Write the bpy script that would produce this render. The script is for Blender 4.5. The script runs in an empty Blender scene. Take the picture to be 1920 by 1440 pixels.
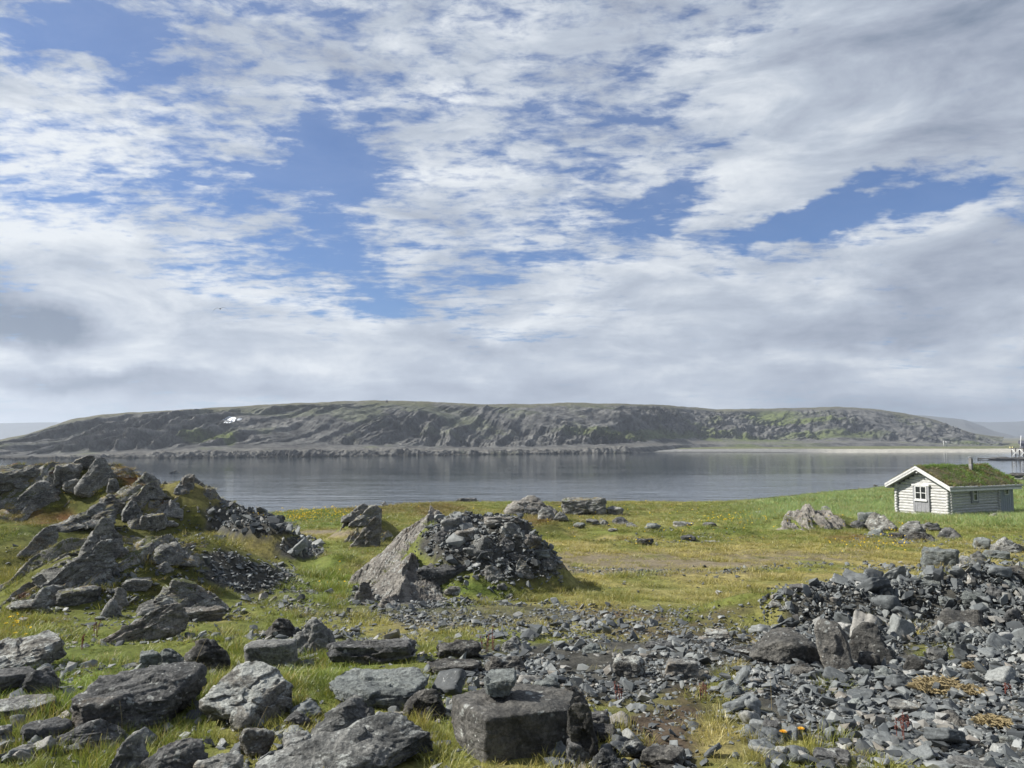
import bpy, bmesh, math, random, os
import numpy as np
from mathutils import Vector, Matrix, Euler
DEV = ''
random.seed(7)
RNG = np.random.default_rng(7)
S = bpy.context.scene
C = S.collection
# ------------------------------------------------------------------ camera
F = 1440.0            # focal length in pixels of the 1920x1440 photograph
HOR = 827.0           # row of the horizon
PITCH = math.atan((HOR - 720) / F)
EYE = 7.0             # metres above the water
cam_d = bpy.data.cameras.new('camera'); cam_d.sensor_width = 36; cam_d.lens = 36 * F / 1920
cam_d.clip_start = 0.05; cam_d.clip_end = 20000
cam = bpy.data.objects.new('camera', cam_d); C.objects.link(cam)
cam.location = (0, 0, EYE); cam.rotation_euler = (math.pi / 2 + PITCH, 0, 0)
S.camera = cam
CA, SA = math.cos(PITCH), math.sin(PITCH)
def ray(px, py):
    u = (np.asarray(px, float) - 960) / F; v = (720 - np.asarray(py, float)) / F
    return u, CA - v * SA, SA + v * CA          # x, y, z per unit of axial depth
def proj(x, y, z):
    dz = z - EYE
    dep = y * CA + dz * SA; up = -y * SA + dz * CA
    dep = np.where(dep < 0.05, 0.05, dep)
    return 960 + F * x / dep, 720 - F * up / dep
def X_at(px, y, row=1000):
    rx, ry, rz = ray(px, row); return float(rx / ry * y)
def Z_at(row, y):
    rx, ry, rz = ray(960, row); return float(EYE + rz / ry * y)
# ------------------------------------------------------------------ view
S.view_settings.view_transform = 'Standard'; S.view_settings.look = 'None'
S.view_settings.gamma = 1.0; S.view_settings.exposure = 0.65
S.cycles.max_bounces = 6; S.cycles.diffuse_bounces = 2; S.cycles.glossy_bounces = 3
S.cycles.transmission_bounces = 4; S.cycles.volume_bounces = 0; S.cycles.transparent_max_bounces = 6
S.cycles.use_denoising = True
S.cycles.sample_clamp_indirect = 4
# ------------------------------------------------------------------ sun
SUN_DIR = Vector((-0.78, 0.06, 0.66)).normalized()
sd = bpy.data.lights.new('sun', 'SUN'); sd.energy = 5.0; sd.angle = math.radians(0.6); sd.color = (1, 0.965, 0.9)
sun = bpy.data.objects.new('sun', sd); C.objects.link(sun)
sun.rotation_euler = SUN_DIR.to_track_quat('Z', 'Y').to_euler(); sun.location = (-30, 5, 60)
# ------------------------------------------------------------------ node helpers
class NT:
    def __init__(s, tree): s.t = tree; s.n = tree.nodes; s.l = tree.links
    def add(s, typ, **kw):
        n = s.n.new(typ)
        ins = kw.pop('ins', {})
        for k, v in kw.items(): setattr(n, k, v)
        for k, v in ins.items():
            sock = n.inputs[k]
            if isinstance(v, bpy.types.NodeSocket): s.l.new(v, sock)
            else: sock.default_value = v
        return n
    def math(s, op, a, b=0.0, c=None, clamp=False):
        n = s.n.new('ShaderNodeMath'); n.operation = op; n.use_clamp = clamp
        for i, v in enumerate([a, b] + ([c] if c is not None else [])):
            if isinstance(v, bpy.types.NodeSocket): s.l.new(v, n.inputs[i])
            else: n.inputs[i].default_value = v
        return n.outputs[0]
    def vmath(s, op, a, b=None, out=0):
        n = s.n.new('ShaderNodeVectorMath'); n.operation = op
        for i, v in enumerate([a] + ([b] if b is not None else [])):
            if isinstance(v, bpy.types.NodeSocket): s.l.new(v, n.inputs[i])
            else: n.inputs[i].default_value = v
        return n.outputs[out]
    def mix(s, f, a, b, mode='MIX'):
        n = s.n.new('ShaderNodeMix'); n.data_type = 'RGBA'; n.blend_type = mode
        for i, v in ((0, f), (6, a), (7, b)):
            if isinstance(v, bpy.types.NodeSocket): s.l.new(v, n.inputs[i])
            else: n.inputs[i].default_value = v if not isinstance(v, tuple) or len(v) == 4 else (*v, 1)
        return n.outputs[2]
    def noise(s, vec, scale=5, detail=4, rough=0.55, dist=0.0, color=False, lac=2.0):
        n = s.add('ShaderNodeTexNoise', ins={'Scale': scale, 'Detail': detail, 'Roughness': rough, 'Distortion': dist, 'Lacunarity': lac})
        if vec is not None: s.l.new(vec, n.inputs['Vector'])
        return n.outputs[1 if color else 0]
    def voronoi(s, vec, scale, feature='F1', out='Distance', rand=1.0):
        n = s.add('ShaderNodeTexVoronoi', feature=feature, ins={'Scale': scale, 'Randomness': rand})
        s.l.new(vec, n.inputs['Vector']); return n.outputs[out]
    def mrange(s, v, a, b, c=0.0, d=1.0, smooth=True):
        n = s.add('ShaderNodeMapRange', interpolation_type='SMOOTHSTEP' if smooth else 'LINEAR')
        s.l.new(v, n.inputs[0])
        for i, q in enumerate((a, b, c, d)):
            if isinstance(q, bpy.types.NodeSocket): s.l.new(q, n.inputs[i + 1])
            else: n.inputs[i + 1].default_value = q
        return n.outputs[0]
    def mapping(s, vec, loc=(0, 0, 0), rot=(0, 0, 0), scale=(1, 1, 1), typ='POINT'):
        n = s.add('ShaderNodeMapping', vector_type=typ); s.l.new(vec, n.inputs[0])
        n.inputs[1].default_value = loc; n.inputs[2].default_value = rot; n.inputs[3].default_value = scale
        return n.outputs[0]
# ------------------------------------------------------------------ world: sky + broken clouds
W = bpy.data.worlds.new('World'); S.world = W; W.use_nodes = True
def build_world():
    t = NT(W.node_tree); t.n.clear()
    sky = t.add('ShaderNodeTexSky', sky_type='NISHITA', sun_disc=False)
    sky.sun_elevation = math.asin(SUN_DIR.z); sky.sun_rotation = math.atan2(SUN_DIR.x, SUN_DIR.y)
    sky.air_density = 1.0; sky.dust_density = 0.6; sky.ozone_density = 2.5; sky.altitude = 10
    skyc = t.mix(1.0, sky.outputs[0], (0.52, 0.84, 1.28, 1), 'MULTIPLY')
    co = t.add('ShaderNodeTexCoord').outputs['Generated']
    sp = t.add('ShaderNodeSeparateXYZ', ins={0: co})
    x, y, z = sp.outputs
    az = t.math('ARCTAN2', x, y)
    el = t.math('ARCSINE', z)
    # a cloud deck seen in perspective
    zz = t.math('ADD', t.math('MAXIMUM', z, 0.0), 0.10)
    q = t.add('ShaderNodeCombineXYZ', ins={0: t.math('DIVIDE', x, zz), 1: t.math('DIVIDE', y, zz), 2: 0.0}).outputs[0]
    P = t.add('ShaderNodeCombineXYZ', ins={0: az, 1: el, 2: 0.0}).outputs[0]
    warp = t.noise(P, 5.0, 5, 0.62, color=True)
    wv = t.vmath('MULTIPLY', t.vmath('SUBTRACT', warp, (0.5, 0.5, 0.5)), (0.16, 0.10, 0.0))
    PW = t.vmath('ADD', P, wv)
    wv2 = t.vmath('MULTIPLY', t.vmath('SUBTRACT', t.noise(P, 14.0, 4, 0.6, color=True), (0.5, 0.5, 0.5)), (0.05, 0.03, 0.0))
    PW = t.vmath('ADD', PW, wv2)
    def blob(vec, px, py, rx, ry, rot, amp, inner=0.0):
        u = (px - 960) / F; v = (720 - py) / F
        dx, dy, dz = u, CA - v * SA, SA + v * CA
        L = math.sqrt(dx * dx + dy * dy + dz * dz)
        a0 = math.atan2(dx, dy); e0 = math.asin(dz / L)
        s = math.cos(math.atan(u))
        sx, sy = rx / F * s * s, ry / F * s
        m = t.mapping(vec, (a0, e0, 0), (0, 0, math.radians(rot)), (sx, sy, 1), 'TEXTURE')
        return t.mrange(t.vmath('LENGTH', m, out=1), inner, 1.0, amp, 0.0)
    def total(vec, blobs, base):
        v = base
        for b in blobs: v = t.math('ADD', v, blob(vec, *b))
        return v
    # px, py, rx, ry, tilt(deg, ccw), amount
    cover = [
        (170, 30, 260, 90, 10, -0.52), (300, 130, 130, 60, 0, -0.34), (60, 95, 120, 45, -10, -0.30),
        (620, 280, 130, 130, 20, -0.62), (560, 330, 330, 70, 15, -0.26), (590, 460, 140, 120, 0, -0.42), (420, 500, 80, 20, 0, -0.2),
        (690, 540, 130, 60, -25, -0.50), (740, 590, 110, 40, -20, -0.40), (820, 195, 120, 40, 15, -0.34),
        (450, 360, 230, 120, 20, -0.20), (1180, 125, 90, 40, 20, -0.22), (1010, 180, 180, 80, 15, -0.17),
        (1230, 385, 170, 75, 18, -0.62), (1010, 485, 240, 45, 12, -0.44), (900, 540, 160, 30, 10, -0.20),
        (1460, 425, 160, 40, 14, -0.85), (1590, 390, 210, 60, 14, -1.05), (1760, 375, 150, 45, 5, -0.60), (1700, 365, 70, 30, 0, 0.55),
        (760, 120, 260, 110, 20, -0.12), (130, 380, 230, 40, -8, -0.16), (1490, 170, 90, 40, 30, -0.12), (960, 300, 400, 60, 10, -0.06),
        (120, 230, 330, 120, -15, 0.20), (100, 500, 320, 120, -5, 0.38), (900, 350, 210, 110, 0, 0.22), (1480, 290, 290, 130, 25, 0.55),
        (1700, 120, 620, 300, 0, 0.75), (1050, 40, 500, 120, 0, 0.16), (500, 110, 110, 110, 0, 0.16), (1200, 320, 90, 60, 0, 0.20),
        (1400, 560, 700, 110, 0, 0.55), (300, 640, 700, 140, 0, 0.50), (1000, 700, 1500, 130, 0, 0.60), (1850, 520, 300, 180, 0, 0.5),
        (350, 460, 180, 60, -15, 0.15),
    ]
    cov = total(PW, cover, 0.67)
    # texture: altocumulus lanes, finer cloudlets, and wisps
    ql = t.mapping(q, rot=(0, 0, math.radians(22)), scale=(1.0, 1.55, 1))
    n1 = t.noise(ql, 1.5, 9, 0.60, 0.25)
    n2 = t.noise(t.mapping(q, (3, 7, 0), (0, 0, math.radians(-28)), (1.0, 2.1, 1)), 4.2, 6, 0.62, 0.5)
    n3 = t.noise(t.mapping(P, (1, 2, 0), (0, 0, math.radians(-6)), (1.0, 2.6, 1)), 21.0, 6, 0.66, 0.3)
    tex = t.math('ADD', t.math('MULTIPLY', t.math('SUBTRACT', n1, 0.5), 1.5),
                 t.math('ADD', t.math('MULTIPLY', t.math('SUBTRACT', n2, 0.5), 1.35), t.math('MULTIPLY', t.math('SUBTRACT', n3, 0.5), 1.25)))
    n4 = t.noise(t.mapping(q, (2, 5, 0), (0, 0, math.radians(35)), (1.0, 1.8, 1)), 11.0, 5, 0.62, 0.4)
    tex = t.math('ADD', tex, t.math('MULTIPLY', t.math('SUBTRACT', n4, 0.5), 1.0))
    # the detail dies out in the thick low deck
    d = t.math('ADD', cov, tex)
    alpha = t.mrange(d, 0.16, 0.92)
    alpha = t.math('MAXIMUM', alpha, t.mrange(el, 0.18, 0.52, 0.03, 0.20))
    low = t.mrange(el, 0.0, 0.10, 1.0, 0.0)
    alpha = t.math('MAXIMUM', alpha, t.math('MULTIPLY', low, 0.9))
    # brightness of the cloud itself
    shade = [
        (1850, 90, 620, 340, 0, -0.40), (70, 600, 170, 60, -10, -0.75), (-40, 560, 150, 80, 0, -0.40), (110, 575, 80, 40, -20, -0.25), (1720, 570, 420, 95, 5, -0.46), (1500, 630, 500, 60, 3, -0.26), (1000, 640, 300, 30, 5, -0.16), (1000, 745, 1600, 60, 0, -0.22), (600, 640, 500, 40, 0, -0.10), (300, 60, 420, 120, 0, -0.15), (1880, 640, 140, 60, 0, 0.12),
        (1200, 60, 500, 160, 0, -0.12), (700, 60, 300, 110, 0, -0.14), (230, 705, 300, 30, 0, -0.55), (90, 690, 180, 40, 0, -0.30), (420, 735, 300, 22, 0, -0.25), (560, 680, 160, 25, 0, 0.2),
        (900, 735, 300, 28, 0, -0.12), (1750, 785, 480, 75, 0, -0.75), (1250, 600, 320, 50, 8, -0.12), (1350, 700, 400, 40, 0, -0.02),
        (80, 280, 420, 220, 0, 0.26), (90, 430, 330, 110, 0, 0.26), (350, 520, 260, 100, 0, 0.14), (860, 340, 200, 110, 0, 0.10), (350, 620, 300, 60, 0, 0.08), (0, 770, 300, 40, 0, -0.08),
        (1600, 670, 420, 30, 0, 0.06), (1450, 330, 200, 90, 20, 0.05), (1900, 480, 200, 90, 0, -0.14),
    ]
    sh = total(PW, shade, 0.70)
    s1 = t.noise(t.mapping(P, (5, 1, 0), (0, 0, 0), (1, 2.8, 1)), 6.0, 7, 0.6, 0.4)
    s2 = t.noise(ql, 2.3, 6, 0.6, 0.2)
    sh = t.math('ADD', sh, t.math('MULTIPLY', t.math('SUBTRACT', s1, 0.5), 1.45))
    sh = t.math('ADD', sh, t.math('MULTIPLY', t.math('SUBTRACT', s2, 0.5), 0.28))
    sh = t.math('ADD', sh, t.math('MULTIPLY', t.math('SUBTRACT', n3, 0.5), 0.25))
    rmp = t.add('ShaderNodeValToRGB', ins={0: sh})
    e = rmp.color_ramp.elements
    e[0].position = 0.0; e[0].color = (0.19, 0.245, 0.34, 1)
    e[1].position = 0.95; e[1].color = (0.86, 0.90, 0.94, 1)
    k = rmp.color_ramp.elements.new(0.35); k.color = (0.375, 0.425, 0.525, 1)
    k = rmp.color_ramp.elements.new(0.62); k.color = (0.52, 0.58, 0.675, 1)
    bgs = t.add('ShaderNodeBackground', ins={0: skyc, 1: 0.054})
    bgc = t.add('ShaderNodeBackground', ins={0: rmp.outputs[0], 1: t.mrange(y, -0.5, 0.15, 0.33, 0.62)})  # unseen clouds behind the camera are dimmed to deepen shadows on the land
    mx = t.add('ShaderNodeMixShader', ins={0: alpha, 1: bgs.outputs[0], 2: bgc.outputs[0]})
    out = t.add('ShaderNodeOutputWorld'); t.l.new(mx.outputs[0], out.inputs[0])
build_world()
try: W.cycles.sampling_method = 'MANUAL'; W.cycles.sample_map_resolution = 512
except Exception: pass
# ------------------------------------------------------------------ numpy noise
def _hash(ix, iy, iz, seed):
    h = (ix.astype(np.int64) * 374761393 + iy.astype(np.int64) * 668265263 + iz.astype(np.int64) * 2147483647 + seed * 974711) & 0xFFFFFFFF
    h = ((h ^ (h >> 13)) * 1274126177) & 0xFFFFFFFF
    h = ((h ^ (h >> 15)) * 2246822519) & 0xFFFFFFFF
    return ((h ^ (h >> 16)) & 0xFFFFFF) / float(0xFFFFFF)
def vnoise(x, y, z, seed=0):
    ix, iy, iz = np.floor(x), np.floor(y), np.floor(z)
    fx, fy, fz = x - ix, y - iy, z - iz
    fx = fx * fx * fx * (fx * (fx * 6 - 15) + 10); fy = fy * fy * fy * (fy * (fy * 6 - 15) + 10); fz = fz * fz * fz * (fz * (fz * 6 - 15) + 10)
    def H(a, b, c): return _hash(ix + a, iy + b, iz + c, seed)
    x0 = H(0, 0, 0) * (1 - fx) + H(1, 0, 0) * fx; x1 = H(0, 1, 0) * (1 - fx) + H(1, 1, 0) * fx
    x2 = H(0, 0, 1) * (1 - fx) + H(1, 0, 1) * fx; x3 = H(0, 1, 1) * (1 - fx) + H(1, 1, 1) * fx
    a = x0 * (1 - fy) + x1 * fy; b = x2 * (1 - fy) + x3 * fy
    return (a * (1 - fz) + b * fz) * 2 - 1
def fbm(x, y, z=None, o=4, seed=0, gain=0.5):
    x = np.asarray(x, float); y = np.asarray(y, float)
    z = np.zeros_like(x) if z is None else np.asarray(z, float)
    s = np.zeros_like(x); a = 1.0; t = 0.0
    for i in range(o):
        c, sn = math.cos(0.7 * i), math.sin(0.7 * i)
        f = 2.03 ** i
        s += a * vnoise((x * c - y * sn) * f + 17.3 * i, (x * sn + y * c) * f - 9.1 * i, z * f + 5.7 * i, seed + i * 13); t += a; a *= gain
    return s / t * 1.4
def ridged(x, y, z, o=4, seed=0, gain=0.5):
    s = 0; a = 1.0; t = 0.0
    for i in range(o):
        f = 2.1 ** i
        s = s + a * (1 - np.abs(vnoise(x * f + 3.1 * i, y * f + 7.7 * i, z * f, seed + i * 31)) * 1.6); t += a; a *= gain
    return s / t
def sstep(a, b, v):
    t = np.clip((v - a) / (b - a), 0, 1); return t * t * (3 - 2 * t)
# ------------------------------------------------------------------ object helpers
def tag(o, label=None, cat=None, group=None, kind=None):
    if label: o['label'] = label
    if cat: o['category'] = cat
    if group: o['group'] = group
    if kind: o['kind'] = kind
    return o
def mesh_np(name, v, f, mat=None, smooth=True, parent=None, link=True, mats=None, midx=None):
    me = bpy.data.meshes.new(name)
    v = np.asarray(v, np.float32); f = np.asarray(f, np.int32)
    k = f.shape[1]
    me.vertices.add(len(v)); me.vertices.foreach_set('co', v.ravel())
    me.loops.add(f.size); me.loops.foreach_set('vertex_index', f.ravel())
    me.polygons.add(len(f)); me.polygons.foreach_set('loop_start', np.arange(0, f.size, k, dtype=np.int32))
    me.polygons.foreach_set('use_smooth', np.full(len(f), smooth, bool))
    if mat: me.materials.append(mat)
    me.update(); me.validate()
    if not link: return me
    o = bpy.data.objects.new(name, me); C.objects.link(o)
    if parent: o.parent = parent
    return o
def fattr(me, name, arr):
    a = me.attributes.new(name, 'FLOAT', 'POINT'); a.data.foreach_set('value', np.asarray(arr, np.float32))
def cattr(me, name, arr):
    a = me.color_attributes.new(name, 'FLOAT_COLOR', 'POINT')
    arr = np.concatenate([arr, np.ones((len(arr), 1))], 1); a.data.foreach_set('color', np.asarray(arr, np.float32).ravel())
def empty(name, loc, rz=0.0, parent=None):
    o = bpy.data.objects.new(name, None); C.objects.link(o); o.location = loc; o.rotation_euler = (0, 0, rz)
    o.empty_display_size = 0.2
    if parent: o.parent = parent
    return o
def new_mat(name, rough=0.8):
    m = bpy.data.materials.new(name); m.use_nodes = True
    t = NT(m.node_tree); b = t.n['Principled BSDF']; b.inputs['Roughness'].default_value = rough
    return m, t, b
# ------------------------------------------------------------------ materials
def rock_mat(name, dark=(0.035, 0.040, 0.045), light=(0.125, 0.13, 0.13), lich=0.4, spots=0.4, black=0.3, strata=0.4, warm=0.0, scale=1.0, rnd=True, lichc=(0.36, 0.37, 0.35), ang=30, topl=0.25, moss=0.0):
    dark = (dark[0] * 0.98, dark[1] * 0.94, dark[2] * 0.88); light = (light[0] * 1.10, light[1] * 1.04, light[2] * 0.97)
    m, t, b = new_mat(name, 0.85)
    co = t.add('ShaderNodeTexCoord').outputs['Object']
    oi = t.add('ShaderNodeObjectInfo')
    geo = t.add('ShaderNodeNewGeometry')
    off = t.vmath('MULTIPLY', t.add('ShaderNodeCombineXYZ', ins={0: oi.outputs['Random'], 1: oi.outputs['Random'], 2: oi.outputs['Random']}).outputs[0], (37.0, 91.0, 53.0))
    v = t.vmath('ADD', co, off)
    v = t.mapping(v, scale=(scale,) * 3)
    vs = t.mapping(v, rot=(0, math.radians(ang), math.radians(10)), scale=(1, 1, 6))
    big = t.noise(v, 2.2, 5, 0.6)
    fine = t.noise(v, 22, 6, 0.68)
    st = t.noise(vs, 7, 5, 0.6, 0.5)
    k = t.math('ADD', t.math('MULTIPLY', big, 0.9), t.math('ADD', t.math('MULTIPLY', fine, 0.7), t.math('MULTIPLY', st, strata)))
    k = t.mrange(k, 0.55 + strata * 0.3, 1.05 + strata * 0.6)
    k = t.math('ADD', k, t.math('MULTIPLY', t.math('SUBTRACT', oi.outputs['Random'], 0.5), 0.35), clamp=True)
    col = t.mix(k, (*dark, 1), (*light, 1))
    brn = t.mrange(t.noise(t.vmath('ADD', v, (11.0, 5.0, 2.0)), 2.6, 6, 0.7), 0.56, 0.70, 0, 0.6)
    col = t.mix(brn, col, t.mix(1.0, col, (1.30, 1.02, 0.72, 1), 'MULTIPLY'))
    if warm: col = t.mix(t.mrange(t.noise(v, 3.5, 4, 0.6), 0.5, 0.75, 0, warm), col, (0.20, 0.145, 0.09, 1))
    nz = t.add('ShaderNodeSeparateXYZ', ins={0: geo.outputs['True Normal']}).outputs[2]
    # crusty pale lichen, thicker on upward faces
    lv = t.math('ADD', t.math('ADD', t.noise(v, 5.5, 8, 0.72, 0.6), t.math('MULTIPLY', t.math('SUBTRACT', fine, 0.5), 0.25)), t.math('MULTIPLY', nz, topl * 0.45))
    thr = 0.80 - lich * 0.30
    lm = t.mrange(lv, thr, thr + 0.09)
    lm = t.math('MULTIPLY', lm, 0.85)
    col = t.mix(lm, col, (*lichc, 1))
    # round lichen rosettes
    vo = t.voronoi(t.vmath('ADD', v, t.vmath('MULTIPLY', t.noise(v, 12, 2, 0.5, color=True), (0.05, 0.05, 0.05))), 9.0)
    g = t.mrange(t.noise(v, 3.0, 3, 0.5), 0.62 - spots * 0.25, 0.66 - spots * 0.25)
    sm = t.math('MULTIPLY', t.mrange(vo, 0.17, 0.23, 1, 0), g)
    vo2 = t.voronoi(v, 24.0)
    sm2 = t.math('MULTIPLY', t.mrange(vo2, 0.15, 0.22, 1, 0), t.mrange(t.noise(v, 2.1, 3, 0.5), 0.60 - spots * 0.2, 0.66 - spots * 0.2))
    col = t.mix(t.math('MULTIPLY', t.math('MAXIMUM', sm, sm2), 0.75), col, (0.40, 0.41, 0.385, 1))
    # dark crust
    bm = t.mrange(t.noise(t.vmath('ADD', v, (4.0, 2.0, 9.0)), 9, 8, 0.75), 0.66 - black * 0.22, 0.74 - black * 0.22)
    col = t.mix(t.math('MULTIPLY', bm, 0.8), col, (0.018, 0.017, 0.016, 1))
    mot = t.math('ADD', t.math('MULTIPLY', t.noise(v, 45, 5, 0.75), 0.5), t.math('MULTIPLY', t.noise(v, 4.5, 6, 0.7, 0.6), 0.5))
    col = t.mix(t.mrange(mot, 0.40, 0.60), t.mix(1.0, col, (0.5, 0.5, 0.5, 1), 'MULTIPLY'), t.mix(1.0, col, (1.35, 1.35, 1.32, 1), 'MULTIPLY'))
    if moss:
        mm = t.math('MULTIPLY', t.mrange(t.math('ADD', t.noise(v, 3.2, 7, 0.7), t.math('MULTIPLY', nz, 0.45)), 1.02 - moss * 0.16, 1.08 - moss * 0.16), 0.95)
        mc = t.mix(t.mrange(t.noise(v, 1.3, 5, 0.7), 0.42, 0.58), (0.085, 0.095, 0.028, 1), (0.19, 0.15, 0.065, 1))
        mc = t.mix(t.mrange(t.noise(t.vmath('ADD', v, (3.0, 8.0, 1.0)), 1.7, 5, 0.7), 0.58, 0.64), mc, (0.10, 0.05, 0.028, 1))
        col = t.mix(mm, col, mc)
    t.l.new(col, b.inputs['Base Color'])
    b.inputs['Specular IOR Level'].default_value = 0.35
    hgt = t.math('ADD', t.math('MULTIPLY', st, 0.8 * (0.3 + strata)), t.math('ADD', fine, t.math('MULTIPLY', t.noise(v, 70, 4, 0.7), 0.35)))
    bp = t.add('ShaderNodeBump', ins={'Strength': 1.0, 'Distance': 0.03, 'Height': hgt}); t.l.new(bp.outputs[0], b.inputs['Normal'])
    return m
M = {}
M['dark'] = rock_mat('dark_slate_rock', lich=0.35, spots=0.5, black=0.3, light=(0.155, 0.16, 0.165))
M['grey'] = rock_mat('grey_slate_rock', dark=(0.06, 0.066, 0.07), light=(0.24, 0.25, 0.25), lich=0.62, spots=0.4, black=0.3)
M['lichen'] = rock_mat('lichen_crusted_rock', dark=(0.08, 0.08, 0.075), light=(0.21, 0.21, 0.20), lich=0.78, spots=0.5, black=0.45, lichc=(0.37, 0.38, 0.355), topl=0.3)
M['crust'] = rock_mat('black_crusted_rock', dark=(0.03, 0.03, 0.03), light=(0.13, 0.13, 0.125), lich=0.45, spots=0.3, black=0.8)
M['block'] = rock_mat('block_rock', dark=(0.045, 0.047, 0.048), light=(0.145, 0.145, 0.14), lich=0.12, spots=0.42, black=0.30, strata=0.15)
M['strata'] = rock_mat('layered_rock', dark=(0.07, 0.07, 0.068), light=(0.25, 0.245, 0.235), lich=0.6, spots=0.2, black=0.35, strata=1.1, warm=0.25, ang=40)
M['outcrop'] = rock_mat('weathered_outcrop_rock', dark=(0.06, 0.064, 0.067), light=(0.25, 0.26, 0.26), lich=0.65, spots=0.4, black=0.4, strata=0.8, warm=0.06, ang=42, moss=0.9)
M['crag'] = rock_mat('mossy_crag_rock', dark=(0.06, 0.063, 0.065), light=(0.26, 0.265, 0.26), lich=0.68, spots=0.45, black=0.42, strata=0.9, warm=0.06, ang=42, moss=1.75)
M['ribbed'] = rock_mat('ribbed_pale_rock', dark=(0.08, 0.078, 0.074), light=(0.24, 0.235, 0.225), lich=0.6, spots=0.2, black=0.35, strata=1.1, warm=0.18, ang=48, moss=0.15)
M['blue'] = rock_mat('blue_grey_slate', dark=(0.085, 0.10, 0.105), light=(0.19, 0.215, 0.22), lich=0.35, spots=0.2, black=0.15, strata=0.5)
def chip_mat():
    m, t, b = new_mat('slate_chips', 0.72)
    co = t.add('ShaderNodeTexCoord').outputs['Object']; oi = t.add('ShaderNodeObjectInfo')
    off = t.vmath('MULTIPLY', t.add('ShaderNodeCombineXYZ', ins={0: oi.outputs['Random'], 1: oi.outputs['Random'], 2: oi.outputs['Random']}).outputs[0], (37.0, 91.0, 53.0))
    v = t.vmath('ADD', t.vmath('MULTIPLY', co, t.mix(t.mrange(oi.outputs['Random'], 0.0, 0.0001), (1, 1, 1), (0.25, 0.25, 0.25))), off)
    ti = t.add('ShaderNodeAttribute', attribute_name='tint').outputs['Fac']
    tv = t.math('FRACT', t.math('ADD', ti, oi.outputs['Random']))
    r = t.add('ShaderNodeValToRGB', ins={0: tv}); e = r.color_ramp.elements
    e[0].color = (0.065, 0.071, 0.073, 1); e[1].color = (0.42, 0.43, 0.41, 1)
    for p, c in ((0.25, (0.105, 0.115, 0.117, 1)), (0.6, (0.175, 0.188, 0.185, 1)), (0.84, (0.27, 0.28, 0.265, 1)), (0.93, (0.235, 0.21, 0.175, 1))):
        r.color_ramp.elements.new(p).color = c
    fine = t.noise(v, 30, 6, 0.7)
    col = t.mix(t.mrange(fine, 0.3, 0.7, 0.0, 1.0), t.mix(1.0, r.outputs[0], (0.55, 0.55, 0.55, 1), 'MULTIPLY'), r.outputs[0])
    bl = t.mrange(t.noise(v, 13, 8, 0.75), 0.57, 0.63)
    col = t.mix(t.math('MULTIPLY', bl, 0.5), col, (0.022, 0.022, 0.021, 1))
    ll = t.mrange(t.noise(t.vmath('ADD', v, (7.0, 3.0, 1.0)), 18, 7, 0.75), 0.60, 0.65)
    col = t.mix(t.math('MULTIPLY', ll, 0.75), col, (0.38, 0.39, 0.37, 1))
    t.l.new(col, b.inputs['Base Color'])
    bp = t.add('ShaderNodeBump', ins={'Strength': 0.5, 'Distance': 0.01, 'Height': fine}); t.l.new(bp.outputs[0], b.inputs['Normal'])
    return m
M['chip'] = chip_mat()
def blade_mat(name, attr_type='INSTANCER', trans=0.35):
    m, t, b = new_mat(name, 0.6); t.n.remove(b)
    a = t.add('ShaderNodeAttribute', attribute_name='col'); a.attribute_type = attr_type
    h = t.add('ShaderNodeAttribute', attribute_name='h').outputs['Fac']       # 0 root .. 1 tip
    r = t.add('ShaderNodeAttribute', attribute_name='r').outputs['Fac']       # random per blade
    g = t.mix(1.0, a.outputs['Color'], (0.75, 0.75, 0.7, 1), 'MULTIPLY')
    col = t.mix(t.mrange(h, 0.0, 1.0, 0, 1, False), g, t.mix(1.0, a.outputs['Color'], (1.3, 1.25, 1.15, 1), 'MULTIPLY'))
    straw = t.mrange(r, 0.80, 0.95, 0, 0.7)
    col = t.mix(straw, col, (0.30, 0.25, 0.12, 1))
    col = t.mix(1.0, col, t.add('ShaderNodeCombineXYZ', ins={0: t.mrange(r, 0, 1, 0.75, 1.25, False), 1: t.mrange(r, 0, 1, 0.8, 1.2, False), 2: 0.9}).outputs[0], 'MULTIPLY')
    d = t.add('ShaderNodeBsdfDiffuse', ins={0: col}); tr = t.add('ShaderNodeBsdfTranslucent', ins={0: t.mix(1.0, col, (1.1, 1.15, 0.7, 1), 'MULTIPLY')})
    gl = t.add('ShaderNodeBsdfGlossy', ins={0: (1, 1, 1, 1), 1: 0.45})
    mx = t.add('ShaderNodeMixShader', ins={0: trans, 1: d.outputs[0], 2: tr.outputs[0]})
    mx2 = t.add('ShaderNodeMixShader', ins={0: 0.03, 1: mx.outputs[0], 2: gl.outputs[0]})
    t.l.new(mx2.outputs[0], t.n['Material Output'].inputs[0])
    return m
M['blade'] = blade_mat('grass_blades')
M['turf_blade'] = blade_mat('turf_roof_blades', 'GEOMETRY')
def simple(name, c, rough=0.8, spec=0.3, noise=0.25, nscale=20, stretch=(1, 1, 1), bump=0.2, metallic=0):
    m, t, b = new_mat(name, rough)
    co = t.mapping(t.add('ShaderNodeTexCoord').outputs['Object'], scale=stretch)
    n = t.noise(co, nscale, 6, 0.65)
    col = t.mix(t.mrange(n, 0.3, 0.7), tuple(x * (1 - noise) for x in c) + (1,), tuple(min(1, x * (1 + noise)) for x in c) + (1,))
    t.l.new(col, b.inputs['Base Color']); b.inputs['Specular IOR Level'].default_value = spec; b.inputs['Metallic'].default_value = metallic
    if bump:
        bp = t.add('ShaderNodeBump', ins={'Strength': bump, 'Distance': 0.01, 'Height': n}); t.l.new(bp.outputs[0], b.inputs['Normal'])
    return m
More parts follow.
